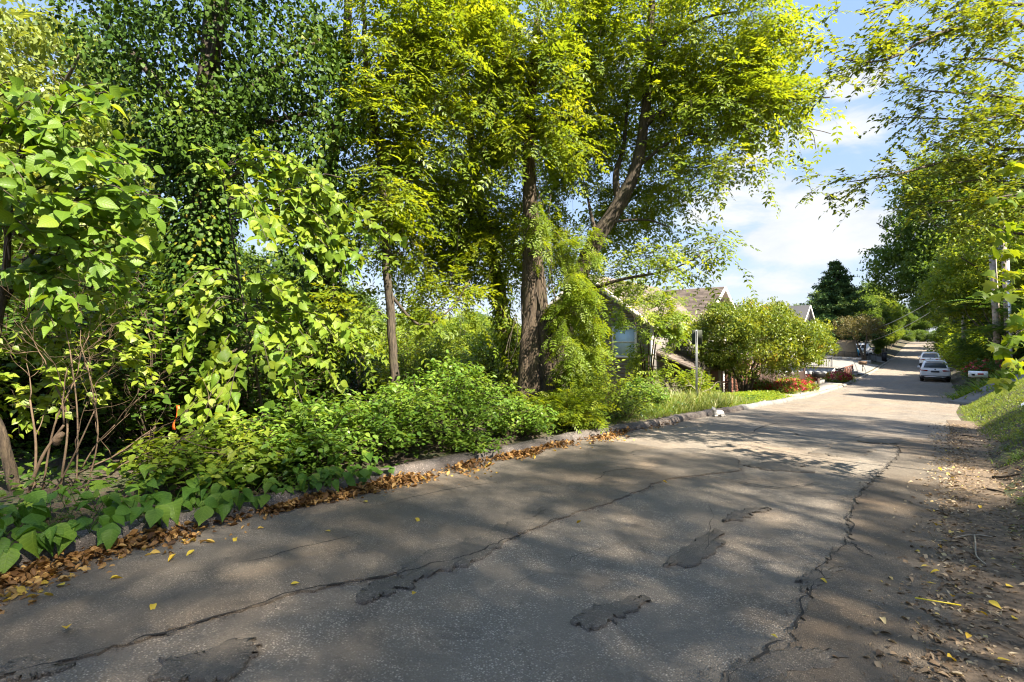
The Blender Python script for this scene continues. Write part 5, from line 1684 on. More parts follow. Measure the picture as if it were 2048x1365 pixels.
def garden_trees():
    # crepe myrtle
    b = np.array([-7.0, 27.6, gz(-7.0, 27.6)])
    t = Tree('crepe_myrtle', 'domed crepe myrtle with many stems beside the red rose bushes', 'tree', b)
    for k in range(7):
        a = k * .9; e = b + np.array([cos(a) * 1.5, sin(a) * 1.4, 2.5 + .3 * sin(3 * k)])
        t.limb([b + [cos(a) * .18, sin(a) * .18, -.1], b + [cos(a) * .5, sin(a) * .5, 1.2], e], .075, .025, 6)
    c = b + np.array([.2, .3, 2.9])
    t.crown([(c, (3.2, 2.9, 1.75), 170), (c + [1.7, 1.3, -.1], (1.7, 1.6, 1.0), 46), (c + [-1.7, -1.2, -.2], (1.5, 1.4, 1.2), 40), (c + [-.4, -.6, .9], (1.7, 1.5, 1.0), 44)],
            T_CLUMP, shell=.6, twigs=False, n_tw=5, tlen=.45, n_lf=4, size=.40, droop=.1)
    t.done('bark_brown', 'leaf_myrtle')
    # young yellow-green tree in front of the grey house
    b = ground_pt(1296, 19.0)
    t = Tree('young_tree', 'young yellow green tree with several thin stems between the two houses', 'tree', b)
    for k in range(5):
        a = k * 1.3
        t.limb([b + [cos(a) * .1, sin(a) * .1, -.1], b + [cos(a) * .25, sin(a) * .25, 2.0], b + [cos(a) * .6, sin(a) * .6, 3.6]], .04, .015, 6)
    c = b + np.array([0, 0, 3.6])
    t.crown([(c, (1.2, 1.2, .9), 26), (c + [.6, .5, -.6], (.6, .6, .5), 8), (c + [-.4, -.4, .8], (.7, .7, .6), 10), (c + [0, 0, -1.9], (.9, .9, .6), 12)], T_PIN3, n_tw=5, tlen=.4, n_lf=5, size=.34, droop=.35)
    t.done('twig_dark', 'leaf_yellow')
    # bronze small tree by the driveway
    b = np.array([-5.6, 75.5, gz(-5.6, 75.5)])
    t = Tree('plum_tree', 'small bronze leaved tree with forked dark trunk beside the parked car', 'tree', b)
    t.limb([b - [0, 0, .1], b + [-.3, 0, 1.2], b + [-.9, .3, 2.6], b + [-1.6, .5, 4]], .17, .05, 7)
    t.limb([b + [.25, 0, -.1], b + [.1, 0, 1.2], b + [.3, .2, 2.8], b + [.2, .3, 4.2]], .15, .05, 7)
    t.crown([(b + [-.4, .2, 4.2], (2.6, 2.2, 1.3), 80)], T_CLUMP, twigs=False, n_tw=3, tlen=.6, n_lf=3, size=.5)
    t.done('bark_dark', 'leaf_bronze')
    # sumac thicket on the right
    b = np.array([4.3, 45.0, gz(4.3, 45.0)])
    t = Tree('sumac_tree', 'spreading sumac tree with long feathery leaves over the parked cars', 'tree', b)
    for k in range(8):
        a = k * .8
        t.limb([b + [cos(a) * .2, sin(a) * .2, -.1], b + [cos(a) * .9, sin(a) * 1.1, 2], b + [cos(a) * 2.0, sin(a) * 2.6, 3.6]], .09, .03, 6)
    C, d = in_ellipsoid(110, b + np.array([.1, 0, 2.9]), (2.9, 5.0, 2.3), .6)
    keep = C[:, 2] > b[2] + .3
    C, d = C[keep], d[keep]
    reach(t.wood, t.nodes, t.nr, C)
    for k in range(11):
        a = rng.uniform(0, 2 * pi, len(C))
        dd = norm(np.stack([np.cos(a), np.sin(a), rng.uniform(-.1, .5, len(C))], -1) + d * .5)
        scatter(t.leaf, T_PIN9, C + rng.normal(size=C.shape) * .12, dd, np.array([0, 0, 1.0]) + sph(len(C)) * .2, rng.uniform(.7, 1.15, len(C)), rng.random(len(C)))
    t.done('bark_grey', 'leaf_sumac')
    shrub('roadside_bush', 'bright green bush pressing against the white car', (3.0, 49.5), 2.6, 1.7, 120, T_OVAL, .22, 26, 'leaf_maple', arch=.3)
    shrub('roadside_bush', 'tall bright bush hiding the right half of the second white car', (2.9, 60.5), 3.6, 1.9, 120, T_OVAL, .26, 28, 'leaf_maple', arch=.3)
    shrub('roadside_bush', 'large green bush overhanging the road beyond the second white car', (2.7, 78.0), 5.0, 2.4, 130, T_OVAL, .32, 28, 'leaf_ash', arch=.3)
    shrub('roadside_bush', 'large mid green bush on the right verge between the two white cars', (3.3, 68.0), 5.2, 2.2, 130, T_OVAL, .30, 28, 'leaf_ash', arch=.3)
    shrub('roadside_bush', 'leafy green bush between the sumac and the red roses', (2.9, 44.5), 1.9, 1.2, 100, T_OVAL, .18, 24, 'leaf_ash', arch=.3)
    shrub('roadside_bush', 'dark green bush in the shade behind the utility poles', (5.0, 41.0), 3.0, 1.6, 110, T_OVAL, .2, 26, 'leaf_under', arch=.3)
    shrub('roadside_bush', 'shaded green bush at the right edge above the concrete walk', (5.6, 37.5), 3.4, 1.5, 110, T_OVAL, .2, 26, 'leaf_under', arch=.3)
    shrub('hillside_bush', 'green bush climbing the slope at the right edge behind the maple', (7.2, 40.0), 4.6, 2.0, 130, T_OVAL, .24, 28, 'leaf_ash', arch=.25)


garden_trees()


def rose(name, label, x, y, r, h, amount, leaf='leaf_ash'):
    z = gz(x, y)
    t = Tree(name, label, 'rose bush', (x, y, z))
    for k in range(9):
        a = k * .7
        t.wood.tube([np.array([x, y, z - .03]), np.array([x + cos(a) * r * .5, y + sin(a) * r * .5, z + h * .5]), np.array([x + cos(a) * r * .8, y + sin(a) * r * .8, z + h * .8])], .01, 4)
    C, d = in_ellipsoid(70, (x, y, z + h * .5), (r, r, h * .55), .5)
    foliage(t.leaf, None, C, d, T_CLUMP, n_tw=3, tlen=.2, n_lf=2, size=.26)
    fl = MB()
    n = amount
    p, d = in_ellipsoid(n, (x, y, z + h * .52), (r * 1.06, r * 1.06, h * .62), .9)
    k = p[:, 2] > z + h * .35
    p, d = p[k], d[k]
    for _ in range(5):
        scatter(fl, T_RHOMB, p + rng.normal(size=p.shape) * .02, sph(len(p)), d + sph(len(p)) * .6, rng.uniform(.06, .105, len(p)), rng.random(len(p)), wid=1.6)
    t.done('twig_dark', leaf, 'stem', 'leaves')
    fl.build('blossom', MATS['petal_red'], t.t, kind='stuff')


rose('rose_bush', 'red flowering rose bush at the front of the bed nearest the storm drain', -5.75, 29.4, .75, .55, 150, 'leaf_myrtle')
rose('rose_bush', 'dense crimson rose bush under the black mailbox', -5.65, 31.3, .85, .65, 330)
rose('rose_bush', 'red rose bush at the right end of the first flower bed', -5.45, 33.0, .75, .6, 240, 'leaf_myrtle')
rose('rose_bush', 'orange red fading rose bush in front of the picket fence', -6.7, 29.6, .6, .65, 90, 'leaf_myrtle')
rose('rose_bush', 'solid mound of red roses against the brown railing', -5.15, 46.6, .95, .7, 560)
rose('rose_bush', 'red rose blossoms beside the white retaining wall', -7.2, 46.6, .7, .6, 240)
rose('rose_bush', 'tall loose rose bush with red flowers behind the white mailbox', 2.95, 39.2, 1.15, 1.25, 170, 'leaf_under')


def grasses():
    # right bank turf
    mb = MB()
    n = 46000
    y = 6 + 23.5 * rng.random(n); dr = rng.uniform(.02, 3.4, n) ** 1.0
    x = xr(y) + dr
    pat = .5 + .25 * np.sin(x * 3.1 + y * 1.3) + .25 * np.sin(y * 2.3 - x * 2.2) + .2 * np.sin(x * 7 + y * 5)
    lim = np.interp(y, [6, 10, 14, 20, 30], [.95, .6, .35, .12, .05])
    keep = (dr > lim + .25 * (pat - .5)) & (rng.random(n) < np.clip(.25 + pat, .2, 1))
    x, y = x[keep], y[keep]; n = len(x)
    P = np.stack([x, y, ground_z(x, y) - .01], -1)
    scatter(mb, T_BLADE, P, np.stack([rng.normal(size=n) * .5 - .25, rng.normal(size=n) * .5, rng.uniform(.5, 1.1, n)], -1), sph(n), rng.uniform(.05, .13, n), rng.random(n) * .7 + .3 * pat[keep], wid=1.4)
    mb.build('bank_grass', MATS['leaf_grass'], kind='stuff')
    mb = MB()
    n = 26000
    y = 5 + 24 * rng.random(n); dr = rng.uniform(.0, 3.2, n); x = xr(y) + dr
    pat = .5 + .5 * np.sin(x * 2.3 + y * .9) * np.sin(y * 1.7 - x * 1.2)
    lim = np.interp(y, [5, 10, 14, 20, 30], [1.1, .8, .42, .15, .1])
    keep = (dr > lim) & (rng.random(n) < np.clip(pat * 1.2, .1, 1))
    x, y = x[keep], y[keep]; n = len(x)
    scatter(mb, T_OVAL, np.stack([x, y, ground_z(x, y) + rng.uniform(.01, .07, n)], -1), np.stack([rng.normal(size=n), rng.normal(size=n), rng.normal(size=n) * .25], -1), np.array([-.3, 0, 1]) + sph(n) * .35, rng.uniform(.025, .055, n), rng.random(n))
    mb.build('bank_weeds', MATS['leaf_yellow'], kind='stuff')
    # tufts low on the bank near the frame edge
    mb = MB()
    for (ty, dx, k, s) in ((7.6, .48, 130, .14), (10.6, .5, 150, .16), (9.3, .75, 120, .15), (12.2, .45, 120, .12), (5.6, .30, 60, .09), (6.6, .22, 50, .08), (8.6, .2, 60, .08), (11.3, .18, 70, .09), (13.4, .15, 80, .1), (4.7, .34, 50, .08)):
        x0 = float(xr(ty)) + dx
        a = rng.uniform(0, 2 * pi, k)
        p = np.stack([x0 + rng.normal(size=k) * .10, ty + rng.normal(size=k) * .22, np.zeros(k)], -1); p[:, 2] = ground_z(p[:, 0], p[:, 1])
        scatter(mb, T_BLADE2, p, np.stack([np.cos(a) * .7 - .2, np.sin(a) * .7, np.full(k, .5)], -1), np.array([0, 0, 1.0]) + sph(k) * .2, rng.uniform(.6, 1.3, k) * s, rng.random(k), wid=1.0)
    mb.build('grass_tufts', MATS['leaf_grass'], kind='stuff')
    # left verge: grass and seed heads round the sign, low yellow weeds further on
    mb = MB(); ms = MB()
    n = 15000
    y = rng.uniform(9.5, 26, n); off = .24 + rng.gamma(1.6, .5, n)
    x = xl(y) - off
    keep = off < 3.2
    x, y, off = x[keep], y[keep], off[keep]; n = len(x)
    h = np.interp(y, [9.5, 12, 15, 18, 21, 26], [.10, .16, .42, .40, .16, .14]) * rng.uniform(.5, 1.2, n) * np.interp(off, [.24, .7], [.6, 1])
    P = np.stack([x, y, ground_z(x, y) - .02], -1)
    d = np.stack([rng.normal(size=n) * .35 + .1, rng.normal(size=n) * .35, np.ones(n)], -1)
    tall = (y > 13.8) & (y < 19.5) & (rng.random(n) < .45)
    scatter(mb, T_BLADE2, P[~tall], d[~tall], sph((~tall).sum()), h[~tall] * 1.15, rng.random((~tall).sum()), wid=.6)
    scatter(ms, T_BLADE2, P[tall], d[tall], sph(tall.sum()), h[tall] * 1.35, rng.random(tall.sum()), wid=.45)
    mb.build('verge_grass', MATS['leaf_grass'], kind='stuff')
    ms.build('seeding_grass', MATS['leaf_seedgrass'], kind='stuff')
    mb = MB()
    n = 9000
    y = rng.uniform(16.5, 27, n); off = .26 + rng.random(n) * 2.2; x = xl(y) - off
    scatter(mb, T_OVAL, np.stack([x, y, ground_z(x, y) + rng.uniform(.02, .30, n) * np.clip(off, .2, 1)], -1), np.stack([rng.normal(size=n), rng.normal(size=n), rng.normal(size=n) * .3], -1), np.array([.2, 0, 1]) + sph(n) * .4, rng.uniform(.05, .12, n), rng.random(n))
    mb.build('verge_weeds', MATS['leaf_yellow'], kind='stuff')
    # woodland floor leaves between the bushes
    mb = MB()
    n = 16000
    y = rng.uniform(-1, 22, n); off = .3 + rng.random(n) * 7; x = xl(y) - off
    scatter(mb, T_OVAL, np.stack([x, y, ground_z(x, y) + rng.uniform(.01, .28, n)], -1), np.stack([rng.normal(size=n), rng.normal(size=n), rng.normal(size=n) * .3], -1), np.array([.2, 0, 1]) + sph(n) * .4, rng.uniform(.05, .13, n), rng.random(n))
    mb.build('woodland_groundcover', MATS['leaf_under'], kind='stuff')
    # day lilies
    lab = ['clump of strappy day lilies nearest the concrete walk', 'clump of day lilies in the middle of the row by the white mailbox', 'clump of day lilies under the white mailbox', 'clump of day lilies farthest up the slope beside the roses', 'small day lily clump at the road edge']
    for i, (x, y, s) in enumerate(((1.95, 32.7, .75), (2.2, 34.3, .8), (2.7, 35.6, .85), (3.3, 36.4, .85), (1.75, 35.8, .6))):
        z = gz(x, y)
        t = thing('day_lily', lab[i], 'plant', (x, y, z))
        mb = MB(); k = 170
        a = rng.uniform(0, 2 * pi, k)
        p = np.stack([x + rng.normal(size=k) * .3, y + rng.normal(size=k) * .35, np.full(k, z)], -1); p[:, 2] = ground_z(p[:, 0], p[:, 1]) - .02
        scatter(mb, T_BLADE2, p, np.stack([np.cos(a) * .5, np.sin(a) * .5, np.full(k, .8)], -1), np.array([0, 0, 1.0]) + np.stack([-np.cos(a), -np.sin(a), 0 * a], -1), rng.uniform(.7, 1.15, k) * s, rng.random(k), wid=1.1)
        mb.build('leaves', MATS['leaf_lily'], t, kind='stuff')
    x, y = 1.85, 37.0
    shrub('white_flower_bush', 'low weedy bush at the road edge beside the white mailbox', (1.9, 38.4), .8, .6, 50, T_OVAL, .1, 16, 'leaf_under')


grasses()


# ------------------------------------------------------------------ materials of built things
plain('siding_grey', (.17, .155, .145), .75, var=.08, scale=2, bump=.1)
plain('siding_tan', (.23, .165, .12), .75, var=.08, scale=2, bump=.1)
plain('siding_cream', (.52, .46, .36), .75, var=.06, scale=2)
plain('trim_cream', (.62, .57, .48), .6, var=.05)
plain('trim_white', (.75, .74, .71), .5, var=.04)
plain('soffit_brown', (.20, .13, .085), .7, var=.1)
plain('blind_pale', (.42, .55, .60), .35, var=.05, spec=.6)
plain('window_glass', (.04, .05, .06), .08, var=.05, spec=.8)
plain('wall_white', (.66, .66, .65), .7, var=.05)
plain('brick_red', (.22, .095, .062), .85, var=.35, scale=25)
plain('brick_mortar', (.42, .38, .34), .9, var=.1)
plain('wood_fence', (.052, .029, .021), .8, var=.25, scale=9)
plain('wood_rail', (.15, .06, .04), .75, var=.25, scale=9)
plain('wood_weathered', (.30, .255, .205), .85, var=.28, scale=5, bump=.3)
plain('metal_black', (.018, .018, .02), .45, .4, var=.1)
plain('metal_galv', (.20, .21, .22), .5, .6, var=.12, scale=9)
plain('metal_white', (.74, .75, .76), .4, .2, var=.06)
plain('sign_back', (.04, .047, .033), .7, .0, var=.15, scale=8)
plain('paint_white', (.80, .81, .82), .22, .0, var=.02, spec=.6)
plain('paint_grey', (.20, .21, .22), .25, .3, var=.04, spec=.6)
plain('rubber', (.018, .018, .018), .8, var=.1)
plain('plastic_black', (.025, .025, .027), .55, var=.1)
plain('silver', (.55, .56, .57), .3, .8, var=.03)
plain('lamp_red', (.42, .012, .015), .18, var=.05, spec=.7)
plain('plate_dark', (.05, .05, .06), .5, var=.2)
plain('stone_grey', (.36, .34, .31), .9, var=.28, scale=6, bump=.5)
plain('canopy_brown', (.23, .185, .125), .85, var=.12, scale=4)
plain('wood_brown', (.12, .075, .045), .85, var=.2)
plain('blue_plastic', (.04, .35, .55), .4, var=.08)
plain('paper_white', (.8, .8, .78), .7, var=.05)
plain('straw_yellow', (.78, .62, .04), .35, var=.04, spec=.5)
plain('tape_orange', (.80, .12, .02), .5, var=.06)
plain('glass_lamp', (.70, .72, .74), .3, var=.02)
plain('wire_grey', (.34, .34, .34), .6, var=.05)


def shingle_mat(name, cols):
    m, N, b = newmat(name)
    at = N.node('ShaderNodeAttribute', attribute_name='rnd').outputs['Fac']
    oc = N.node('ShaderNodeTexCoord').outputs['Object']
    c = N.ramp(at, [(i / (len(cols) - 1), k) for i, k in enumerate(cols)])
    c = N.mix(N.maprange(N.noise(oc, 40, 3), .3, .7, 0, .3), c, N.mix(1.0, c, (.6, .6, .6), 'MULTIPLY'))
    N.set(b.inputs['Base Color'], c); b.inputs['Roughness'].default_value = .9
    return m


shingle_mat('shingle_brown', [(.088, .070, .060), (.125, .100, .084), (.165, .132, .11)])
shingle_mat('shingle_tan', [(.11, .09, .076), (.145, .12, .10), (.18, .148, .125)])
shingle_mat('shingle_slate', [(.022, .023, .028), (.03, .031, .036), (.04, .04, .046)])


def shingles(parent, mat, a, b, c, d, course=.16, tab=.32):
    """overlapping rows of tabs on the roof plane a-b (eave) to d-c (ridge)"""
    a, b, c, d = (np.array(q, float) for q in (a, b, c, d))
    n = norm(np.cross(b - a, d - a))
    if n[2] < 0:
        n = -n
    rows = max(2, int(np.linalg.norm(d - a) / course)); cols = max(2, int(np.linalg.norm(b - a) / tab))
    V = []; Fq = []; Rr = []
    def P(s, t): return (a * (1 - s) + b * s) * (1 - t) + (d * (1 - s) + c * s) * t
    for i in range(rows):
        t0, t1 = i / rows, min(1, (i + 1.15) / rows)
        e = np.linspace(0, 1, cols + 1) + (rng.uniform(-.3, .3, cols + 1) / cols)
        e[0], e[-1] = 0, 1
        for s0, s1 in zip(e[:-1], e[1:]):
            k = len(V)
            h = rng.uniform(.016, .024)
            V += [P(s0, t0) + n * h, P(s1, t0) + n * h, P(s1, t1) + n * .004, P(s0, t1) + n * .004, P(s0, t0), P(s1, t0)]
            Fq += [(k, k + 1, k + 2, k + 3), (k + 4, k + 5, k + 1, k)]
            Rr += [rng.random()] * 6
    MB().add(np.array(V), np.array(Fq), np.array(Rr)).build('shingle', MATS[mat], parent, kind='stuff')


def roof_slab(name, parent, mat, a, b, c, d, th=.16):
    """a-b along the eave, d-c along the ridge; solid"""
    q = np.array([a, b, c, d], float)
    n = norm(np.cross(q[1] - q[0], q[3] - q[0]))
    if n[2] < 0:
        n = -n
    return MB().loft([q - n * th, q]).build(name, MATS[mat], parent)


def bar(parent, name, p, q, w, h, mat, up=(0, 0, 1)):
    p = np.array(p, float); q = np.array(q, float)
    d = norm(q - p); z = np.array(up, float); z = norm(z - d * np.dot(z, d)); y = np.cross(z, d)
    o = [(-w / 2, -h / 2), (w / 2, -h / 2), (w / 2, h / 2), (-w / 2, h / 2)]
    r = [[e + y * i + z * j for i, j in o] for e in (p, q)]
    return MB().loft(r).build(name, MATS[mat], parent)


def window(parent, axis, c, w, h, glass='window_glass', frame='trim_white', out=1, mull=1):
    """window on a wall whose outward normal is -Y (axis 'y') or +X (axis 'x')"""
    x, y, z = c
    ux = np.array([1, 0, 0]) if axis == 'y' else np.array([0, 1, 0]); no = np.array([0, -1, 0]) if axis == 'y' else np.array([1, 0, 0])
    c = np.array(c, float)
    def bx(mb, cx, cz, sx, sz, dep, off):
        s = ux * sx + np.abs(no) * dep + np.array([0, 0, sz])
        mb.box(c + ux * cx + np.array([0, 0, cz]) + no * off, s)
    f = MB()
    t = .11
    bx(f, -(w + t) / 2, 0, t, h + 2 * t, .09, .045); bx(f, (w + t) / 2, 0, t, h + 2 * t, .09, .045)
    bx(f, 0, (h + t) / 2, w, t, .10, .05); bx(f, 0, -(h + t) / 2, w, t, .12, .06)
    fo = f.build('window', MATS[frame], parent)
    g = MB(); bx(g, 0, 0, w, h, .02, .02); g.build('pane', MATS[glass], fo)
    m = MB()
    for k in range(mull):
        bx(m, 0, h * ((k + 1) / (mull + 1) - .5), w, .05, .03, .045)
    m.build('sash', MATS[frame], fo)
    return fo


def houses():
    # grey house: gable end towards the camera
    Y, xa, xe, xw, za, ze, zb = 24.0, -14.0, -10.4, -17.6, 5.2, 2.6, -2.3
    h = thing('grey_house', 'grey lap sided house with a steep gable behind the young yellow tree', 'house', (xa, Y, zb))
    pts = [(xw, zb), (xe, zb), (xe, ze), (xa, za), (xw, ze)]
    MB().loft([[(x, Y, z) for x, z in pts], [(x, Y + 9, z) for x, z in pts]]).build('wall', MATS['siding_grey'], h)
    z = zb + .9; k = 0
    while z < za - .15:
        def hw(q): return 3.6 if q < ze else max(.04, 3.6 * (za - q) / (za - ze))
        z1 = z + .19
        a0, a1 = hw(z), hw(z1)
        v = [(xa - a0, Y - .034, z), (xa + a0, Y - .034, z), (xa + a1, Y - .012, z1), (xa - a1, Y - .012, z1), (xa - a0, Y - .002, z), (xa + a0, Y - .002, z)]
        MB().add(np.array(v), [(0, 1, 2, 3), (4, 5, 1, 0)]).build('siding_board', MATS['siding_grey'], h)
        z += .19
    roof_slab('roof', h, 'shingle_tan', (xe + .45, Y - .5, ze - .31), (xe + .45, Y + 9.4, ze - .31), (xa, Y + 9.4, za + .02), (xa, Y - .5, za + .02))
    roof_slab('roof', h, 'shingle_tan', (xw - .45, Y - .5, ze - .31), (xw - .45, Y + 9.4, ze - .31), (xa, Y + 9.4, za + .02), (xa, Y - .5, za + .02))
    shingles(h, 'shingle_tan', (xe + .45, Y - .5, ze - .305), (xe + .45, Y + 9.4, ze - .305), (xa, Y + 9.4, za + .025), (xa, Y - .5, za + .025), .2, .5)
    for sx in (1, -1):
        bar(h, 'rake_board', (xa + sx * 4.05, Y - .53, ze - .42), (xa, Y - .53, za - .09), .05, .24, 'trim_cream')
    window(h, 'y', (-11.85, Y - .03, 1.55), 1.15, 1.4, 'blind_pale', 'trim_cream')
    window(h, 'y', (-14.4, Y - .03, 1.55), 1.0, 1.4, 'blind_pale', 'trim_cream')
    bar(h, 'corner_board', (xe + .01, Y - .03, zb), (xe + .01, Y - .03, ze - .1), .12, .12, 'trim_cream', up=(0, 1, 0))
    # porch roof on posts at its street side
    roof_slab('porch_roof', h, 'shingle_brown', (-8.3, Y + .5, .25), (-8.3, Y + 6.5, .25), (xe, Y + 6.5, 1.05), (xe, Y + .5, 1.05), .14)
    shingles(h, 'shingle_brown', (-8.3, Y + .5, .256), (-8.3, Y + 6.5, .256), (xe, Y + 6.5, 1.056), (xe, Y + .5, 1.056), .2, .5)
    for k in range(4):
        y = Y + .7 + 1.85 * k
        bar(h, 'porch_post', (-8.5, y, gz(-8.5, y) - .2), (-8.5, y, .12), .13, .13, 'trim_cream', up=(0, 1, 0))
    bar(h, 'porch_rail', (-8.5, Y + .8, -.65), (-8.5, Y + 6.2, -.65), .06, .09, 'wood_rail')

    # brown roofed house: gable end towards the street
    Yr, Y0, Y1, xf, xb, za, ze, zb = 35.0, 31.4, 38.6, -10.6, -21.0, 5.15, 2.95, -2.3
    h = thing('tan_house', 'tan sided house with brown shingle roof and cream street gable behind the crepe myrtle', 'house', (xf, Yr, zb))
    pts = [(Y0, zb), (Y1, zb), (Y1, ze), (Yr, za), (Y0, ze)]
    MB().loft([[(xf, y, z) for y, z in pts], [(xb, y, z) for y, z in pts]]).build('wall', MATS['siding_tan'], h)
    z = zb
    while z < ze - .1:
        v = [(xb, Y0 - .034, z), (xf, Y0 - .034, z), (xf, Y0 - .012, z + .19), (xb, Y0 - .012, z + .19), (xb, Y0 - .002, z), (xf, Y0 - .002, z)]
        MB().add(np.array(v), [(0, 1, 2, 3), (4, 5, 1, 0)]).build('siding_board', MATS['siding_tan'], h)
        z += .19
    A, B_, C_, D_ = (xb, Y0 - .45, ze - .28), (xf + .5, Y0 - .45, ze - .28), (xf + .5, Yr, za + .02), (xb, Yr, za + .02)
    roof_slab('roof', h, 'shingle_brown', A, B_, C_, D_)
    shingles(h, 'shingle_brown', *[(q[0], q[1], q[2] + .006) for q in (A, B_, C_, D_)], course=.17, tab=.4)
    roof_slab('roof', h, 'shingle_brown', (xb, Y1 + .45, ze - .28), (xf + .5, Y1 + .45, ze - .28), C_, D_)
    bar(h, 'fascia', (xb, Y0 - .47, ze - .39), (xf + .45, Y0 - .47, ze - .39), .04, .2, 'soffit_brown')
    for y in (Y0 - .45, Y1 + .45):
        bar(h, 'rake_board', (xf + .52, y, ze - .37), (xf + .52, Yr, za - .07), .05, .24, 'trim_white')
    # cream board-and-batten gable
    MB().loft([[(xf + .002, y, z) for y, z in ((Y0, -.2), (Y1, -.2), (Y1, ze), (Yr, za), (Y0, ze))], [(xf + .03, y, z) for y, z in ((Y0, -.2), (Y1, -.2), (Y1, ze), (Yr, za), (Y0, ze))]]).build('gable_panel', MATS['siding_cream'], h)
    y = Y0 + .05
    while y < Y1:
        top = za - abs(y - Yr) * (za - ze) / 3.6 - .12
        bar(h, 'batten', (xf + .045, y, -.2), (xf + .045, y, top), .06, .03, 'siding_cream', up=(1, 0, 0))
        y += .36
    window(h, 'x', (xf + .03, 34.0, 1.6), 1.5, 1.4, frame='trim_white')
    window(h, 'x', (xf + .03, 37.0, 1.6), 1.0, 1.4, frame='trim_white')
    window(h, 'x', (xf + .03, 34.5, 3.6), .8, .8, frame='trim_white')
    # brick piers and white panels of the front porch
    mb = MB()
    roof_slab('porch_roof', h, 'shingle_brown', (-8.6, Y0 - .2, .5), (-8.6, Y1 + .2, .5), (xf + .03, Y1 + .2, 1.1), (xf + .03, Y0 - .2, 1.1), .14)
    for y in (31.5, 33.7, 35.9, 38.1):
        zg = gz(-8.9, y) - .1
        p = MB().box((-8.9, y, (zg + .36) / 2), (.36, .36, .36 - zg)).build('brick_pier', MATS['brick_mortar'], h)
        br = MB(); z = zg + .05; i = 0
        while z < .28:
            for s, cx, cy in ((0, -8.9, y - .19), (1, -8.71, y)):
                for q in (-.09, .09):
                    o = q + (.045 if i % 2 else -.045) * .6
                    br.box((cx + (o if s == 0 else 0), cy + (o if s else 0), z + .035), (.165 if s == 0 else .03, .165 if s else .03, .062), rnd=rng.random())
            z += .078; i += 1
        br.build('brick', MATS['brick_red'], p, kind='stuff')
    MB().box((-9.3, 32.6, -.7), (.06, 1.7, 1.9)).build('door_panel', MATS['trim_white'], h)
    window(h, 'x', (-9.25, 34.8, -.6), 1.4, 1.4, frame='trim_white')


houses()


def plain_house(name, label, x0, x1, y0, y1, zb, ze, za, axis, wall, roof, trim='trim_white'):
    xm, ym = (x0 + x1) / 2, (y0 + y1) / 2
    h = thing(name, label, 'house', (xm, ym, zb))
    if axis == 'y':
        pts = [(x0, zb), (x1, zb), (x1, ze), (xm, za), (x0, ze)]
        MB().loft([[(x, y0, z) for x, z in pts], [(x, y1, z) for x, z in pts]]).build('wall', MATS[wall], h)
        k = (za - ze) / (xm - x0)
        for sx, xx in ((1, x1), (-1, x0)):
            q = [(xx + sx * .4, y0 - .4, ze - .4 * k + .12), (xx + sx * .4, y1 + .4, ze - .4 * k + .12), (xm, y1 + .4, za + .12), (xm, y0 - .4, za + .12)]
            roof_slab('roof', h, roof, *q, th=.14)
            bar(h, 'rake_board', (q[0][0], y0 - .43, q[0][2] - .1), (xm, y0 - .43, za + .02), .05, .2, trim)
        window(h, 'y', (xm - 1.4, y0 - .02, ze - 1.0), .9, 1.2); window(h, 'y', (xm + 1.4, y0 - .02, ze - 1.0), .9, 1.2)
    else:
        pts = [(y0, zb), (y1, zb), (y1, ze), (ym, za), (y0, ze)]
        MB().loft([[(x1, y, z) for y, z in pts], [(x0, y, z) for y, z in pts]]).build('wall', MATS[wall], h)
        k = (za - ze) / (ym - y0)
        for sy, yy in ((1, y1), (-1, y0)):
            q = [(x0 - .4, yy + sy * .4, ze - .4 * k + .12), (x1 + .4, yy + sy * .4, ze - .4 * k + .12), (x1 + .4, ym, za + .12), (x0 - .4, ym, za + .12)]
            roof_slab('roof', h, roof, *q, th=.14)
            bar(h, 'rake_board', (x1 + .43, q[0][1], q[0][2] - .1), (x1 + .43, ym, za + .02), .05, .2, trim)
        window(h, 'x', (x1 + .02, ym - 1.3, ze - 1.0), .9, 1.2); window(h, 'x', (x1 + .02, ym + 1.3, ze - 1.0), .9, 1.2)
        window(h, 'x', (x1 + .02, ym, za - 1.2), .7, .8)
        window(h, 'y', (x1 - 1.6, y0 - .02, ze - 1.1), .9, 1.2)
    return h


plain_house('gabled_house', 'grey brown roof peak rising just above the crepe myrtle', -17.5, -10.8, 45, 53, -2.6, 2.6, 5.0, 'y', 'siding_grey', 'shingle_brown')
hs = plain_house('slate_house', 'house with dark slate roof and small white dormer gable beside the conifer', -17.5, -10.4, 62, 72, -2, 2.9, 5.6, 'x', 'wall_white', 'shingle_slate')
d = MB().loft([[(-10.2, 64.6 + q, z) for q, z in ((0, 2.6), (2.2, 2.6), (2.2, 3.6), (1.1, 4.5), (0, 3.6))], [(-13.2, 64.6 + q, z) for q, z in ((0, 2.6), (2.2, 2.6), (2.2, 3.6), (1.1, 4.5), (0, 3.6))]]).build('dormer', MATS['siding_grey'], hs)
for sy in (-1, 1):
    roof_slab('dormer_roof', d, 'shingle_slate', (-13.2, 65.7 + sy * 1.35, 3.55), (-9.9, 65.7 + sy * 1.35, 3.55), (-9.9, 65.7, 4.68), (-13.2, 65.7, 4.68), .1)
plain_house('white_house', 'small pale house far back behind the brown gabled shed', -14.5, -10.5, 96, 103, -1.6, 2.3, 4.0, 'y', 'wall_white', 'shingle_slate')


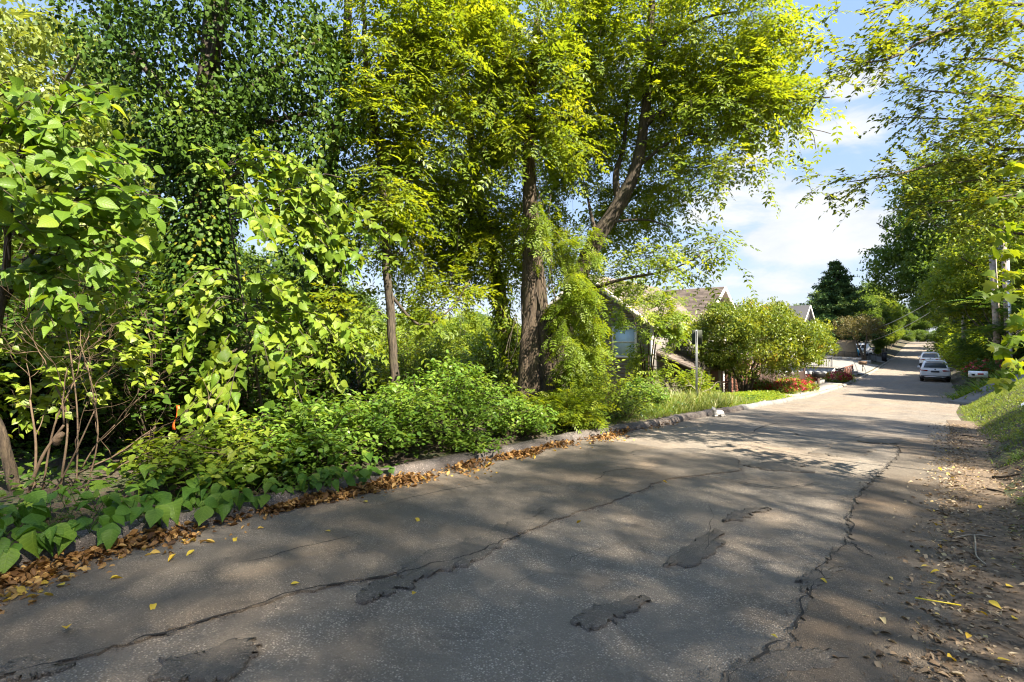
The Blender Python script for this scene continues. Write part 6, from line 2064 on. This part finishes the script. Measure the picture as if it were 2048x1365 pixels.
def fences():
    # dark picket fence beside the crepe myrtle
    a = np.array([-7.25, 30.2]); b = np.array([-6.75, 42.6])
    g = lambda p: gz(p[0], p[1])
    t = thing('picket_fence', 'dark brown picket fence behind the red rose bushes', 'fence', (a[0], a[1], g(a)))
    t.location = (0, 0, 0)
    pm = MB().add(np.array([(-.012, -.045, 0), (.012, -.045, 0), (.012, .045, 0), (-.012, .045, 0), (-.012, -.045, .95), (.012, -.045, .95), (.012, .045, .95), (-.012, .045, .95), (-.012, 0, 1.0), (.012, 0, 1.0)]),
                  [(0, 1, 5, 4), (2, 3, 7, 6), (1, 2, 6, 9, 5), (3, 0, 4, 8, 7), (4, 5, 9, 8), (6, 7, 8, 9)]).mesh('picket', MATS['wood_fence'])
    for k in range(82):
        p = a + (b - a) * (k + .5) / 82
        o = link('picket', pm, t); o.location = (p[0] + .05, p[1], g(p) + .08); o.rotation_euler = (R.uniform(-.015, .015), R.uniform(-.02, .02), 0)
    for k in range(7):
        p = a + (b - a) * k / 6
        bar(t, 'post', (p[0], p[1], g(p) - .2), (p[0], p[1], g(p) + 1.35), .12, .12, 'wood_fence', up=(0, 1, 0))
    for k in range(6):
        p = a + (b - a) * k / 6; q = a + (b - a) * (k + 1) / 6
        for zz in (.3, .85):
            bar(t, 'rail', (p[0], p[1] + .07, g(p) + zz), (q[0], q[1] - .07, g(q) + zz), .05, .09, 'wood_fence')
    # brown handrail by the kerb
    t = thing('wooden_railing', 'red brown wooden railing along the kerb beyond the roses', 'railing', (0, 0, 0))
    p = np.array([-5.2, 48.4]); q = np.array([-5.0, 56.0])
    for k in range(9):
        c = p + (q - p) * k / 8; z = g(c)
        bar(t, 'post' if k % 4 == 0 else 'baluster', (c[0], c[1], z - .1), (c[0], c[1], z + (1.0 if k % 4 == 0 else .86)), .13 if k % 4 == 0 else .08, .13 if k % 4 == 0 else .08, 'wood_rail', up=(0, 1, 0))
    bar(t, 'rail', (p[0], p[1], g(p) + .92), (q[0], q[1], g(q) + .92), .14, .07, 'wood_rail')
    bar(t, 'rail', (p[0], p[1], g(p) + .18), (q[0], q[1], g(q) + .18), .07, .07, 'wood_rail')
    # board marked white retaining wall and its stone return
    t = thing('retaining_wall', 'white concrete retaining wall below the black iron railing', 'wall', (0, 0, 0))
    for k in range(9):
        x = -11.4 + .56 * k
        MB().box((x + .28, 56.0, -1.75), (.55, .3, 1.72 + .006 * (k % 2))).build('panel', MATS['concrete_white'], t)
    MB().box((-8.88, 55.98, -.86), (5.1, .4, .06)).build('coping', MATS['concrete_pale'], t)
    t = thing('stone_wall', 'grey stone block wall between the white wall and the driveway kerb', 'wall', (0, 0, 0))
    for r in range(5):
        x = -6.3 + (.0 if r % 2 else .18); top = -.98 - .0
        while x < -4.75 - .0:
            w = R.uniform(.3, .48)
            hgt = .21
            zc = -1.02 - r * .215
            if zc - .1 > float(zr(56)) - .35 and not (x > -5.3 and r < 1):
                MB().box((x + w / 2, 55.95 + R.uniform(-.02, .02), zc), (w - .02, .3, hgt - .02), taper=.95).build('stone', MATS['stone_grey'], t)
            x += w

    # black iron railings
    def iron(label, p, q, z0, z1, h, n):
        t = thing('iron_railing', label, 'railing', (0, 0, 0))
        p = np.array(p); q = np.array(q)
        bm = MB().box((0, 0, h / 2), (.022, .022, h)).mesh('bar', MATS['metal_black'])
        for k in range(n + 1):
            c = p + (q - p) * k / n; z = z0 + (z1 - z0) * k / n
            if k % 8 == 0:
                bar(t, 'post', (c[0], c[1], z - .05), (c[0], c[1], z + h + .06), .06, .06, 'metal_black', up=(0, 1, 0))
            else:
                o = link('bar', bm, t); o.location = (c[0], c[1], z)
        for zz in (.1, h):
            bar(t, 'rail', (p[0], p[1], z0 + zz), (q[0], q[1], z1 + zz), .045, .04, 'metal_black')
    iron('black iron railing on top of the white retaining wall', (-11.0, 56.0), (-6.6, 56.0), -.83, -.83, .85, 32)
    iron('black iron railing in front of the parked white car', (-9.6, 75.0), (-4.4, 76.0), gz(-9, 75) + .1, gz(-4.6, 76) + .1, .9, 40)
    # low edging wall of the driveway bed
    t = thing('edging_wall', 'low grey edging wall of the planted bed in front of the parked car', 'wall', (0, 0, 0))
    for k in range(5):
        x = -9.5 + .96 * k
        MB().box((x + .48, 73.4, gz(x + .48, 73.4) + .12), (.94, .25, .34)).build('block', MATS['stone_grey'], t)
    t = thing('bed_edging', 'low concrete edging in front of the first rose bed', 'edging', (0, 0, 0))
    for k in range(4):
        y = 40.8 + 1.1 * k
        MB().box((float(xl(y)) - 1.45, y, gz(float(xl(y)) - 1.45, y) + .12), (.18, 1.08, .3)).build('block', MATS['concrete_grey'], t)


fences()


def mailbox(name, label, p, rz, s, mat, post_h, post_mat, tilt=0.0, flag=None, band=False):
    t = thing(name, label, 'mailbox', (0, 0, 0))
    L, w, h = .50 * s, .17 * s, .13 * s
    ring = []
    th = np.linspace(0, pi, 9)
    prof = [(-w / 2, 0), (w / 2, 0)] + [(w / 2 * cos(a), h + w / 2 * sin(a)) for a in th]
    rings = [[(y, x, z + post_h) for x, z in prof] for y in (-L / 2, L / 2)]
    MB().loft(rings).build('box', MATS[mat], t)
    pr2 = [(x * 1.05, (z - .08 * s) * 1.03 + .08 * s) for x, z in prof]
    MB().loft([[(y, x, z + post_h) for x, z in pr2] for y in (-L / 2 - .018, -L / 2 + .03)]).build('door', MATS[mat], t)
    bar(t, 'post', (0, 0, -.3), (0, 0, post_h - .002), .09 * s, .09 * s, post_mat, up=(0, 1, 0))
    bar(t, 'bracket', (-L * .4, 0, post_h - .03), (L * .4, 0, post_h - .03), .12 * s, .05, post_mat)
    if flag:
        MB().box((L * .1, -w / 2 - .012, post_h + h * .9), (.16 * s, .01, .05 * s)).build('flag', MATS[flag], t)
    if band:
        MB().box((-L * .30, -w / 2 - .006, post_h + h * .65), (.09 * s, .008, .06 * s)).build('label', MATS['metal_black'], t)
    t.location = p; t.rotation_euler = (0, tilt, rz)
    return t


mailbox('mailbox', 'white mailbox with red flag above the day lilies', (2.27, 36.0, gz(2.27, 36.0)), .05, 1.45, 'paint_white', .82, 'wood_weathered', flag='lamp_red', band=True)
mailbox('mailbox', 'black mailbox on a dark post among the red roses', (-5.35, 38.6, gz(-5.35, 38.6)), .5, 1.45, 'metal_black', .72, 'wood_fence', tilt=.08)
mailbox('mailbox', 'dark brown mailbox on a thin post by the driveway kerb', (-4.55, 60.5, gz(-4.55, 60.5)), .1, 1.35, 'wood_brown', .75, 'wood_weathered')


def street_sign():
    p = np.array([-5.42, 15.85]); z = gz(*p)
    t = thing('street_sign', 'metal sign post with the dark back of its sign turned to us', 'sign', (p[0], p[1], z))
    # perforated U channel post
    U = [(-.045, -.012), (-.03, -.012), (-.022, .022), (.022, .022), (.03, -.012), (.045, -.012), (.045, -.02), (.026, -.02), (.018, .014), (-.018, .014), (-.026, -.02), (-.045, -.02)]
    MB().loft([[(p[0] + a * .72, p[1] + b * .8, zz) for a, b in U] for zz in (z - .3, z + 2.42)]).build('post', MATS['metal_galv'], t)
    ca, sa = cos(.45), sin(.45)
    r = []
    for th in (0, 1):
        ring = []
        for (cx, cz) in ((1, 1), (-1, 1), (-1, -1), (1, -1)):
            for k in range(4):
                a = {(1, 1): 0, (-1, 1): pi / 2, (-1, -1): pi, (1, -1): 1.5 * pi}[(cx, cz)] + k * pi / 6
                x = cx * (.15 - .03) + .03 * cos(a); zz = cz * (.225 - .03) + .03 * sin(a)
                ring.append((p[0] + x * 1.05, p[1] + .028 + .003 * th, z + 2.19 + zz))
        r.append(ring)
    MB().loft(r).build('sign_plate', MATS['sign_back'], t)
    for zz in (2.05, 2.33):
        MB().tube([(p[0], p[1] + .005, z + zz), (p[0], p[1] + .04, z + zz)], .012, 6).build('bolt', MATS['metal_galv'], t)


street_sign()


def cat():
    m, N, b = newmat('cat_fur')
    oc = N.node('ShaderNodeTexCoord').outputs['Object']
    n = N.noise(oc, 9, 3, .5); f = N.noise(oc, 160, 3, .6)
    c = N.mix(N.maprange(n, .5, .58), (.50, .485, .46), (.17, .165, .16))
    c = N.mix(N.math('MULTIPLY', f, .35), c, N.mix(1.0, c, (.6, .6, .6), 'MULTIPLY'))
    N.set(b.inputs['Base Color'], c); b.inputs['Roughness'].default_value = .9
    bm = bmesh.new()
    def ball(c, r, rot=None):
        q = bmesh.ops.create_icosphere(bm, subdivisions=3, radius=1.0)['verts']
        M = Matrix.Translation(c) @ (rot or Matrix()) @ Matrix.Diagonal((*r, 1))
        bmesh.ops.transform(bm, matrix=M, verts=q)
    def cone(p, q, r0, r1):
        d = Vector(q) - Vector(p)
        k = bmesh.ops.create_cone(bm, cap_ends=True, segments=12, radius1=r0, radius2=r1, depth=d.length)['verts']
        M = Matrix.Translation((Vector(p) + Vector(q)) / 2) @ d.to_track_quat('Z', 'Y').to_matrix().to_4x4()
        bmesh.ops.transform(bm, matrix=M, verts=k)
    # lying with folded paws, head up; front towards -X
    ball((.06, 0, .085), (.15, .085, .085)); ball((-.04, 0, .095), (.10, .075, .085)); ball((.13, .02, .075), (.09, .085, .075)); ball((-.10, 0, .135), (.055, .05, .07))
    ball((-.135, 0, .195), (.052, .055, .048)); ball((-.175, 0, .180), (.022, .026, .020))
    for s in (-1, 1):
        cone((-.128, s * .033, .222), (-.126, s * .045, .272), .020, .003)
        cone((-.05, s * .045, .035), (-.125, s * .035, .024), .030, .022); 
        ball((.10, s * .075, .055), (.07, .03, .055))
    for k in range(9):
        a = k / 8 * 2.0
        ball((.19 - .09 * sin(a) * .9 - .02 * k * .5, -.06 - .05 * sin(a), .025), (.026, .022, .022))
    me = bpy.data.meshes.new('cat'); bm.to_mesh(me); bm.free()
    me.materials.append(m)
    o = bpy.data.objects.new('cat', me); COL.objects.link(o)
    r = o.modifiers.new('remesh', 'REMESH'); r.mode = 'VOXEL'; r.voxel_size = .007; r.use_smooth_shade = True
    s = o.modifiers.new('smooth', 'SMOOTH'); s.factor = .5; s.iterations = 4
    tag(o, 'white and grey cat lying on the road against the kerb below the sign', 'cat')
    for sy in (-1, 1):
        q = MB().box((-.180, sy * .022, .205), (.010, .014, .012), taper=.6).build('eye', MATS['metal_black'], o)
    MB().box((-.197, 0, .186), (.008, .012, .008), taper=.5).build('nose', MATS['brick_red'], o)
    p = G(1431, 834)
    o.location = (p[0] + .05, p[1], float(road_z(p[0], p[1])) - .002)
    o.rotation_euler = (0, 0, radians(62))
    o.scale = (1.08, 1.08, 1.08)


cat()


# ---- vehicles (built at the origin, nose towards +Y, then moved)
def car_wheels(t, ys, hw, r=.36, w=.24):
    for y in ys:
        for sx in (-1, 1):
            ring = []
            for x, q in ((-w / 2, r * .62), (-w / 2, r * .93), (-w * .38, r), (w * .38, r), (w / 2, r * .93), (w / 2, r * .62)):
                ring.append([(sx * (hw - w / 2) + x, y + q * cos(a), r + q * sin(a)) for a in np.arange(20) / 20 * 2 * pi])
            wh = MB().loft(ring).build('wheel', MATS['rubber'], t)
            mb = MB()
            x0 = sx * (hw + .004)
            for k in range(5):
                a = k * 2 * pi / 5
                d = np.array([0, cos(a), sin(a)]); e = np.array([0, -sin(a), cos(a)])
                c = np.array([x0, y, r])
                mb.loft([[c + d * .03 + e * .04, c + d * .03 - e * .04, c + d * r * .6 - e * .025, c + d * r * .6 + e * .025], [c + d * .03 + e * .04 - [sx * .05, 0, 0], c + d * .03 - e * .04 - [sx * .05, 0, 0], c + d * r * .6 - e * .025 - [sx * .05, 0, 0], c + d * r * .6 + e * .025 - [sx * .05, 0, 0]]])
            mb.build('rim', MATS['silver'], wh)
            # arch trim
            an = np.linspace(-.2, pi + .2, 16)
            MB().tube([(sx * (hw - .01), y + (r + .06) * cos(a), r + (r + .06) * sin(a)) for a in an], .035, 5).build('wheel_arch', MATS['plastic_black'], t)


def section(y, w, zb, zt, k=.12):
    return [(-w * .86, y, zb), (w * .86, y, zb), (w, y, zb + k), (w * 1.0, y, zt - k * 1.6), (w * .955, y, zt - k * .3), (w * .90, y, zt), (-w * .90, y, zt), (-w * .955, y, zt - k * .3), (-w, y, zt - k * 1.6), (-w, y, zb + k)]


def suv(paint='paint_white'):
    t = thing('parked_suv', '', 'car', (0, 0, 0))
    S = [(0.0, .80, .50, .96), (.05, .90, .40, 1.03), (.35, .94, .30, 1.06), (1.2, .945, .24, 1.05), (3.0, .945, .24, 1.01), (3.9, .94, .26, .98), (4.4, .88, .32, .90), (4.6, .78, .40, .80), (4.68, .66, .46, .70)]
    MB().loft([section(*s) for s in S]).build('body', MATS[paint], t, smooth=False)
    def gh(z): return (np.interp(z, [1.0, 1.36, 1.56, 1.64, 1.68], [.06, .26, .40, .52, .80]), np.interp(z, [1.0, 1.36, 1.56, 1.64, 1.68], [3.45, 2.85, 2.45, 2.25, 1.95]), np.interp(z, [1.0, 1.36, 1.56, 1.64, 1.68], [.885, .795, .71, .64, .50]))
    rings = []
    for z in (1.0, 1.18, 1.36, 1.48, 1.56, 1.61, 1.64, 1.68):
        y0, y1, w = gh(z); c = .10
        rings.append([(-w + c, y0, z), (w - c, y0, z), (w, y0 + c, z), (w, y1 - 3 * c, z), (w - 2 * c, y1, z), (-w + 2 * c, y1, z), (-w, y1 - 3 * c, z), (-w, y0 + c, z)])
    MB().loft(rings).build('cabin', MATS[paint], t)
    zs = (1.12, 1.25, 1.38, 1.50)
    V = []
    for z in zs:
        y0, y1, w = gh(z); V += [(-w + .14, y0 - .012, z), (w - .14, y0 - .012, z)]
    MB().add(np.array(V), [(2 * i, 2 * i + 1, 2 * i + 3, 2 * i + 2) for i in range(3)]).build('rear_window', MATS['window_glass'], t)
    V = []
    for z in zs:
        y0, y1, w = gh(z); V += [(-w + .24, y1 + .012, z), (w - .24, y1 + .012, z)]
    MB().add(np.array(V), [(2 * i, 2 * i + 2, 2 * i + 3, 2 * i + 1) for i in range(3)]).build('windscreen', MATS['window_glass'], t)
    for sx in (-1, 1):
        for (a, b) in ((.10, .30), (.34, .62), (.66, .97)):
            V = []
            for z in (1.10, 1.3, 1.5):
                y0, y1, w = gh(z); ya, yb = y0 + .22, y1 - .30
                V += [(sx * (w + .012), ya + (yb - ya) * a, z), (sx * (w + .012), ya + (yb - ya) * b, z)]
            MB().add(np.array(V), [(0, 1, 3, 2), (2, 3, 5, 4)]).build('side_window', MATS['window_glass'], t)
        MB().loft([[(sx * .50, -.012, .84), (sx * .84, .03, .86), (sx * .925, .22, .90), (sx * .925, .22, 1.0), (sx * .84, .03, .985), (sx * .44, -.012, .945)],
                   [(sx * .50, -.05, .85), (sx * .86, -.012, .87), (sx * .96, .22, .91), (sx * .96, .22, .99), (sx * .86, -.012, .975), (sx * .44, -.05, .935)]]).build('tail_light', MATS['lamp_red'], t)
        m = MB().box((sx * 1.02, 2.75, 1.07), (.20, .12, .15), taper=.8).build('mirror', MATS[paint], t)
        MB().tube([(sx * .62, .75, 1.70), (sx * .60, .9, 1.725), (sx * .60, 2.0, 1.725), (sx * .62, 2.15, 1.68)], .018, 5).build('roof_rail', MATS['silver'], t)
        MB().box((sx * .48, -.035, .385), (.16, .10, .06)).build('exhaust_tip', MATS['silver'], t)
        MB().box((sx * .55, 4.64, .70), (.36, .10, .12)).build('headlight', MATS['glass_lamp'], t)
        MB().box((sx * .935, 2.2, .30), (.03, 2.2, .16)).build('sill_trim', MATS['plastic_black'], t)
    MB().loft([[(-.80, -.02, .34), (.80, -.02, .34), (.86, -.03, .50), (-.86, -.03, .50)], [(-.86, .3, .26), (.86, .3, .26), (.95, .3, .50), (-.95, .3, .50)]]).build('rear_bumper', MATS['plastic_black'], t)
    MB().loft([[(-.62, -.05, .36), (.62, -.05, .36), (.70, -.05, .46), (-.70, -.05, .46)], [(-.62, 0, .36), (.62, 0, .36), (.70, 0, .46), (-.70, 0, .46)]]).build('skid_plate', MATS['silver'], t)
    MB().box((0, -.018, .83), (.52, .02, .13)).build('license_plate', MATS['plate_dark'], t)
    MB().tube([(0, -.028, 1.0), (0, -.01, 1.0)], .045, 12).build('emblem', MATS['plate_dark'], t)
    MB().box((0, .40, 1.63), (1.15, .26, .035)).build('spoiler', MATS[paint], t)
    car_wheels(t, (.85, 3.72), .94)
    return t


def pickup():
    t = thing('pickup_truck', 'grey pickup truck parked behind the white car in the driveway', 'truck', (0, 0, 0))
    S = [(0.0, .88, .50, 1.05), (.06, .95, .45, 1.08), (1.2, .97, .38, 1.09), (3.8, .97, .38, 1.08), (5.0, .96, .40, 1.06), (5.4, .90, .46, 1.0), (5.5, .80, .52, .9)]
    MB().loft([section(*s) for s in S]).build('body', MATS['paint_grey'], t)
    rings = []
    for z, a, b, w in ((1.05, 1.75, 4.15, .90), (1.4, 1.82, 3.75, .84), (1.78, 1.95, 3.35, .74), (1.84, 2.1, 3.2, .66)):
        rings.append([(-w + .1, a, z), (w - .1, a, z), (w, a + .1, z), (w, b - .2, z), (w - .15, b, z), (-w + .15, b, z), (-w, b - .2, z), (-w, a + .1, z)])
    MB().loft(rings).build('cab', MATS['paint_grey'], t)
    for sx in (-1, 1):
        for a, b in ((2.0, 2.65), (2.72, 3.45)):
            MB().add(np.array([(sx * .905, a, 1.15), (sx * .905, b, 1.15), (sx * .80, b - .18, 1.66), (sx * .80, a + .05, 1.66)]), [(0, 1, 2, 3)]).build('side_window', MATS['window_glass'], t)
        MB().box((sx * .80, -.01, .9), (.14, .06, .26)).build('tail_light', MATS['lamp_red'], t)
        MB().box((sx * .66, 5.46, .85), (.3, .1, .16)).build('headlight', MATS['glass_lamp'], t)
        MB().box((sx * 1.06, 3.5, 1.2), (.2, .12, .2), taper=.8).build('mirror', MATS['plastic_black'], t)
    MB().add(np.array([(-.72, 1.74, 1.15), (.72, 1.74, 1.15), (.64, 1.87, 1.66), (-.64, 1.87, 1.66)]), [(0, 1, 2, 3)]).build('rear_window', MATS['window_glass'], t)
    MB().box((0, -.08, .55), (1.8, .16, .16)).build('rear_bumper', MATS['silver'], t)
    car_wheels(t, (1.1, 4.55), .96, .4, .26)
    return t


def vehicles():
    a = suv()
    tag(a, 'white SUV seen from behind parked nearest on the right side of the road', 'car', 'white cars parked along the street')
    b = copy_tree(a)
    tag(b, 'white SUV parked just ahead of the nearest one half hidden by leaves', 'car', 'white cars parked along the street')
    c = copy_tree(a)
    tag(c, 'white SUV parked side on in the driveway with its tailgate to the street', 'car', 'white cars parked along the street')
    for o, x, y, rz in ((a, .78, 52.6, 0.0), (b, .66, 73.0, -.01)):
        slope = math.atan2(float(zr(y + 3)) - float(zr(y)), 3)
        o.location = (x, y, float(zr(y)) + .006); o.rotation_euler = (slope, 0, rz)
    c.location = (-5.0, 80.2, gz(-6.5, 80.2) + .07); c.rotation_euler = (0, 0, radians(88))
    p = pickup()
    p.location = (-5.4, 84.6, gz(-7, 84.6) + .07); p.rotation_euler = (0, 0, radians(90))
    # small sloped roof shed and blue tarp by the driveway
    x0, y0 = -7.6, 77.0; z = gz(x0, y0)
    t = thing('gabled_shed', 'small brown A-frame shelter beside the driveway', 'shelter', (x0, y0, z))
    for s in (-1, 1):
        q = [(x0 - 1.3, y0 + s * 1.15, z), (x0 + 1.3, y0 + s * 1.15, z), (x0 + 1.0, y0, z + 2.25), (x0 - 1.0, y0, z + 2.25)]
        roof_slab('roof_panel', t, 'canopy_brown', *q, th=.07)
    MB().add(np.array([(x0 + 1.12, y0 - 1.0, z), (x0 + 1.12, y0 + 1.0, z), (x0 + .93, y0, z + 2.05), (x0 + 1.05, y0 - 1.0, z), (x0 + 1.05, y0 + 1.0, z), (x0 + .86, y0, z + 2.05)]), [(0, 1, 2), (3, 5, 4), (0, 3, 4, 1), (1, 4, 5, 2), (0, 2, 5, 3)]).build('end_wall', MATS['wood_brown'], t)
    x0, y0 = -6.9, 79.0; z = gz(x0, y0)
    t = thing('covered_grill', 'bright blue covered object between the shelter and the white car', 'grill', (x0, y0, z))
    MB().loft([[(x0 + r * cos(a), y0 + r * .8 * sin(a), z + zz) for a in np.arange(12) / 12 * 2 * pi] for zz, r in ((.0, .5), (.7, .55), (1.0, .5), (1.2, .32), (1.28, .1))]).build('cover', MATS['blue_plastic'], t)
    MB().box((x0, y0, z + .06), (1.2, .9, .12)).build('base', MATS['metal_black'], t)
    x0, y0 = -3.85, 81.5; z = gz(x0, y0)
    t = thing('trash_bin', 'dark wheeled bin standing by the kerb behind the parked car', 'bin', (0, 0, 0))
    MB().box((0, 0, .55), (.5, .6, 1.0), taper=1.12).build('body', MATS['plastic_black'], t)
    MB().box((0, 0, 1.09), (.62, .72, .08)).build('lid', MATS['plastic_black'], t)
    for sx in (-1, 1):
        MB().tube([(sx * .2, .3, .1), (sx * .28, .3, .1)], .1, 10).build('wheel', MATS['rubber'], t)
    t.location = (x0, y0, z + .02)
    x0, y0 = -8.6, 57.2
    t = thing('patio_bench', 'dark low slatted bench behind the iron railing', 'bench', (0, 0, 0))
    for k in range(4):
        MB().box((0, -.18 + .12 * k, .45), (1.7, .1, .04)).build('slat', MATS['wood_fence'], t)
    for k in range(3):
        MB().box((0, .26, .58 + .14 * k), (1.7, .035, .1)).build('slat', MATS['wood_fence'], t)
    for sx in (-1, 1):
        for sy in (-.17, .24):
            MB().box((sx * .78, sy, .22 if sy < 0 else .45), (.07, .07, .43 if sy < 0 else .9)).build('leg', MATS['wood_fence'], t)
    t.location = (x0, y0, gz(x0, y0) + .06)


vehicles()


def poles():
    def pole(name, label, top, bot, r0, r1, mat, cat='pole'):
        top = np.array(top); bot = np.array(bot)
        bot[2] = gz(bot[0], bot[1]) - .4
        t = thing(name, label, cat, (bot[0], bot[1], bot[2] + .4))
        MB().tube([bot, (bot + top) / 2, top], [r0, (r0 + r1) / 2, r1], 12).build('shaft', MATS[mat], t, smooth=False)
        return t, top, bot
    t1, p1, _ = pole('utility_pole', 'short weathered wooden pole leaning left with a cut off top', W(1985, 512, 30.5), W(2000, 735, 30.5), .19, .16, 'wood_weathered')
    MB().tube([p1 - [0, 0, .12], p1 + [0, 0, .02]], .165, 12).build('cap', MATS['metal_galv'], t1)
    t2, p2, _ = pole('utility_pole', 'tall grey wooden pole carrying the wires behind the metal pole', W(2006, 452, 30.0), W(2020, 740, 30.0), .16, .12, 'wood_weathered')
    for k in range(3):
        MB().tube([p2 - [0, 0, .35 + .5 * k], p2 - [0, 0, .35 + .5 * k] + np.array([-.22, 0, .03])], .03, 6).build('insulator', MATS['metal_galv'], t2)
    t3, p3, _ = pole('metal_pole', 'slim bright metal pole standing in front of the tall grey pole', W(2016, 520, 28.8), W(2024, 745, 28.8), .075, .06, 'metal_white')
    MB().tube([p3 - [0, 0, .04], p3 + [0, 0, .05]], .075, 10).build('cap', MATS['metal_galv'], t3)
    for zz in (1.2, 2.6, 4.0):
        MB().tube([p3 - [0, 0, zz], p3 - [0, 0, zz + .06]], .082, 10).build('band', MATS['metal_galv'], t3)
    t4, p4, _ = pole('utility_pole', 'far utility pole with a bracket and street lamp in the dark trees', W(1930, 506, 43.0), W(1926, 690, 43.0), .17, .13, 'wood_weathered')
    a = W(1929, 515, 43.0); b = W(1908, 516, 43.0)
    MB().tube([a, b], .035, 6).build('bracket', MATS['metal_galv'], t4)
    MB().tube([b - [0, 0, .12], b + [0, 0, .22]], [.07, .05], 8).build('insulator', MATS['metal_white'], t4)
    MB().tube([p4 - [.2, 0, 2.6], p4 - [.2, 0, 1.7]], .16, 10).build('transformer', MATS['metal_galv'], t4)
    a = W(1928, 585, 43.0); b = W(1892, 566, 42.6)
    arm = MB().tube(curve([a, (a + b) / 2 + [0, 0, .25], b], 6), .03, 6).build('lamp_arm', MATS['metal_galv'], t4)
    hd = norm(b - a)
    e = b + hd * .75
    e[2] = b[2] - .03
    sec = []
    for f, w, h in ((0, .05, .04), (.2, .13, .09), (.7, .15, .10), (1, .06, .05)):
        c = b * (1 - f) + e * f; y = np.array([-hd[1], hd[0], 0])
        sec.append([c + y * w, c + y * w * .6 + [0, 0, h], c - y * w * .6 + [0, 0, h], c - y * w, c - y * w * .7 - [0, 0, h * .6], c + y * w * .7 - [0, 0, h * .6]])
    MB().loft(sec).build('lamp_head', MATS['metal_white'], t4)

    def wire(label, a, b, sag, r=.02):
        a = np.array(a); b = np.array(b)
        q = np.linspace(0, 1, 24)[:, None]
        c = a * (1 - q) + b * q - np.array([0, 0, 1.0]) * (4 * sag * q * (1 - q))
        o = MB().tube(c, r, 5).build('power_line', MATS['wire_grey'])
        tag(o, label, 'wire')
    wire('upper wire from the tall grey pole down to the far pole', p2 - [0, 0, .3], p4 - [0, 0, .5], .5)
    wire('middle drooping wire between the tall grey pole and the far pole', p2 - [0, 0, .8], p4 - [0, 0, 1.6], 1.1)
    wire('lowest wire from the tall grey pole to the far pole', p2 - [0, 0, 1.3], p4 - [0, 0, 2.4], .9)
    wire('long service wire crossing the street from the far pole towards the conifer', p4 - [0, 0, 2.2], W(1695, 672, 75), .9, .03)
    wire('lower service wire crossing the street beside the long one', p4 - [0, 0, 3.0], W(1700, 690, 74), 1.0, .026)


poles()


def small_things():
    a = G(1830, 1205); b = G(1922, 1219)
    a[2] = float(road_z(a[0], a[1])) + .032; b[2] = float(road_z(b[0], b[1])) + .034
    o = MB().tube(np.linspace(a, b, 3), .0042, 10).build('drinking_straw', MATS['straw_yellow'])
    tag(o, 'yellow drinking straw lying on the asphalt near the verge', 'straw')
    z = lambda p, h: np.array([p[0], p[1], max(gz(p[0], p[1]), float(road_z(p[0], p[1]))) + h])
    mb = MB()
    mb.tube(curve([z(G(1905, 1083), .03), z(G(1945, 1078), .04), z(G(1985, 1080), .03)], 5), [.005] * 11, 5)
    mb.tube(curve([z(G(1949, 1079), .04), z(G(1951, 1098), .05), z(G(1953, 1118), .03), z(G(1972, 1135), .03)], 5), [.006] * 16, 5)
    tag(mb.build('twig', MATS['twig_grey']), 'pale forked twig lying on the brown verge', 'twig')
    for i, (p, q, lab) in enumerate((((1985, 960), (2040, 975), 'dark stick lying across the verge below the green tuft'), ((1975, 985), (2010, 995), 'short dark stick on the verge nearest the asphalt'), ((1925, 873), (1950, 877), 'short thick piece of wood at the foot of the grass bank'))):
        mb = MB(); c = curve([z(G(*p), .03), z((np.array(G(*p)) + G(*q)) / 2, .045), z(G(*q), .03)], 5)
        mb.tube(c, np.linspace(.014, .008, len(c)), 6, wob=.15)
        tag(mb.build('stick', MATS['twig_dark']), lab, 'stick')
    # orange marker ribbon
    p = W(352, 812, 6.35)
    mb = MB(); k = 9; t = np.linspace(0, 1, k)
    c = p + np.stack([.03 * np.sin(t * 5), .02 * np.cos(t * 4), -.30 * t], -1)
    s = RT * .02
    v = np.stack([c - s * np.cos(t * 3)[:, None], c + s * np.cos(t * 3)[:, None], c + s * np.cos(t * 3)[:, None] + FW * .002, c - s * np.cos(t * 3)[:, None] + FW * .002], 1)
    mb.loft(v)
    tag(mb.build('marker_ribbon', MATS['tape_orange']), 'strip of orange marker tape hanging among the leaves', 'ribbon')
    g = np.array([2.0, 17.5]); zz = gz(*g)
    mb = MB(); n = 4
    v = [(g[0] + .10 * i - .12, g[1] + .09 * j, gz(g[0] + .10 * i - .12, g[1] + .09 * j) + .05 + .03 * ((i * 7 + j * 5) % 3)) for i in range(3) for j in range(3)]
    f = [(i * 3 + j, i * 3 + j + 1, i * 3 + j + 4, i * 3 + j + 3) for i in range(2) for j in range(2)]
    o = mb.add(np.array(v), f).build('paper_scrap', MATS['paper_white'])
    tag(o, 'crumpled scrap of white paper on the grass bank', 'litter')


small_things()
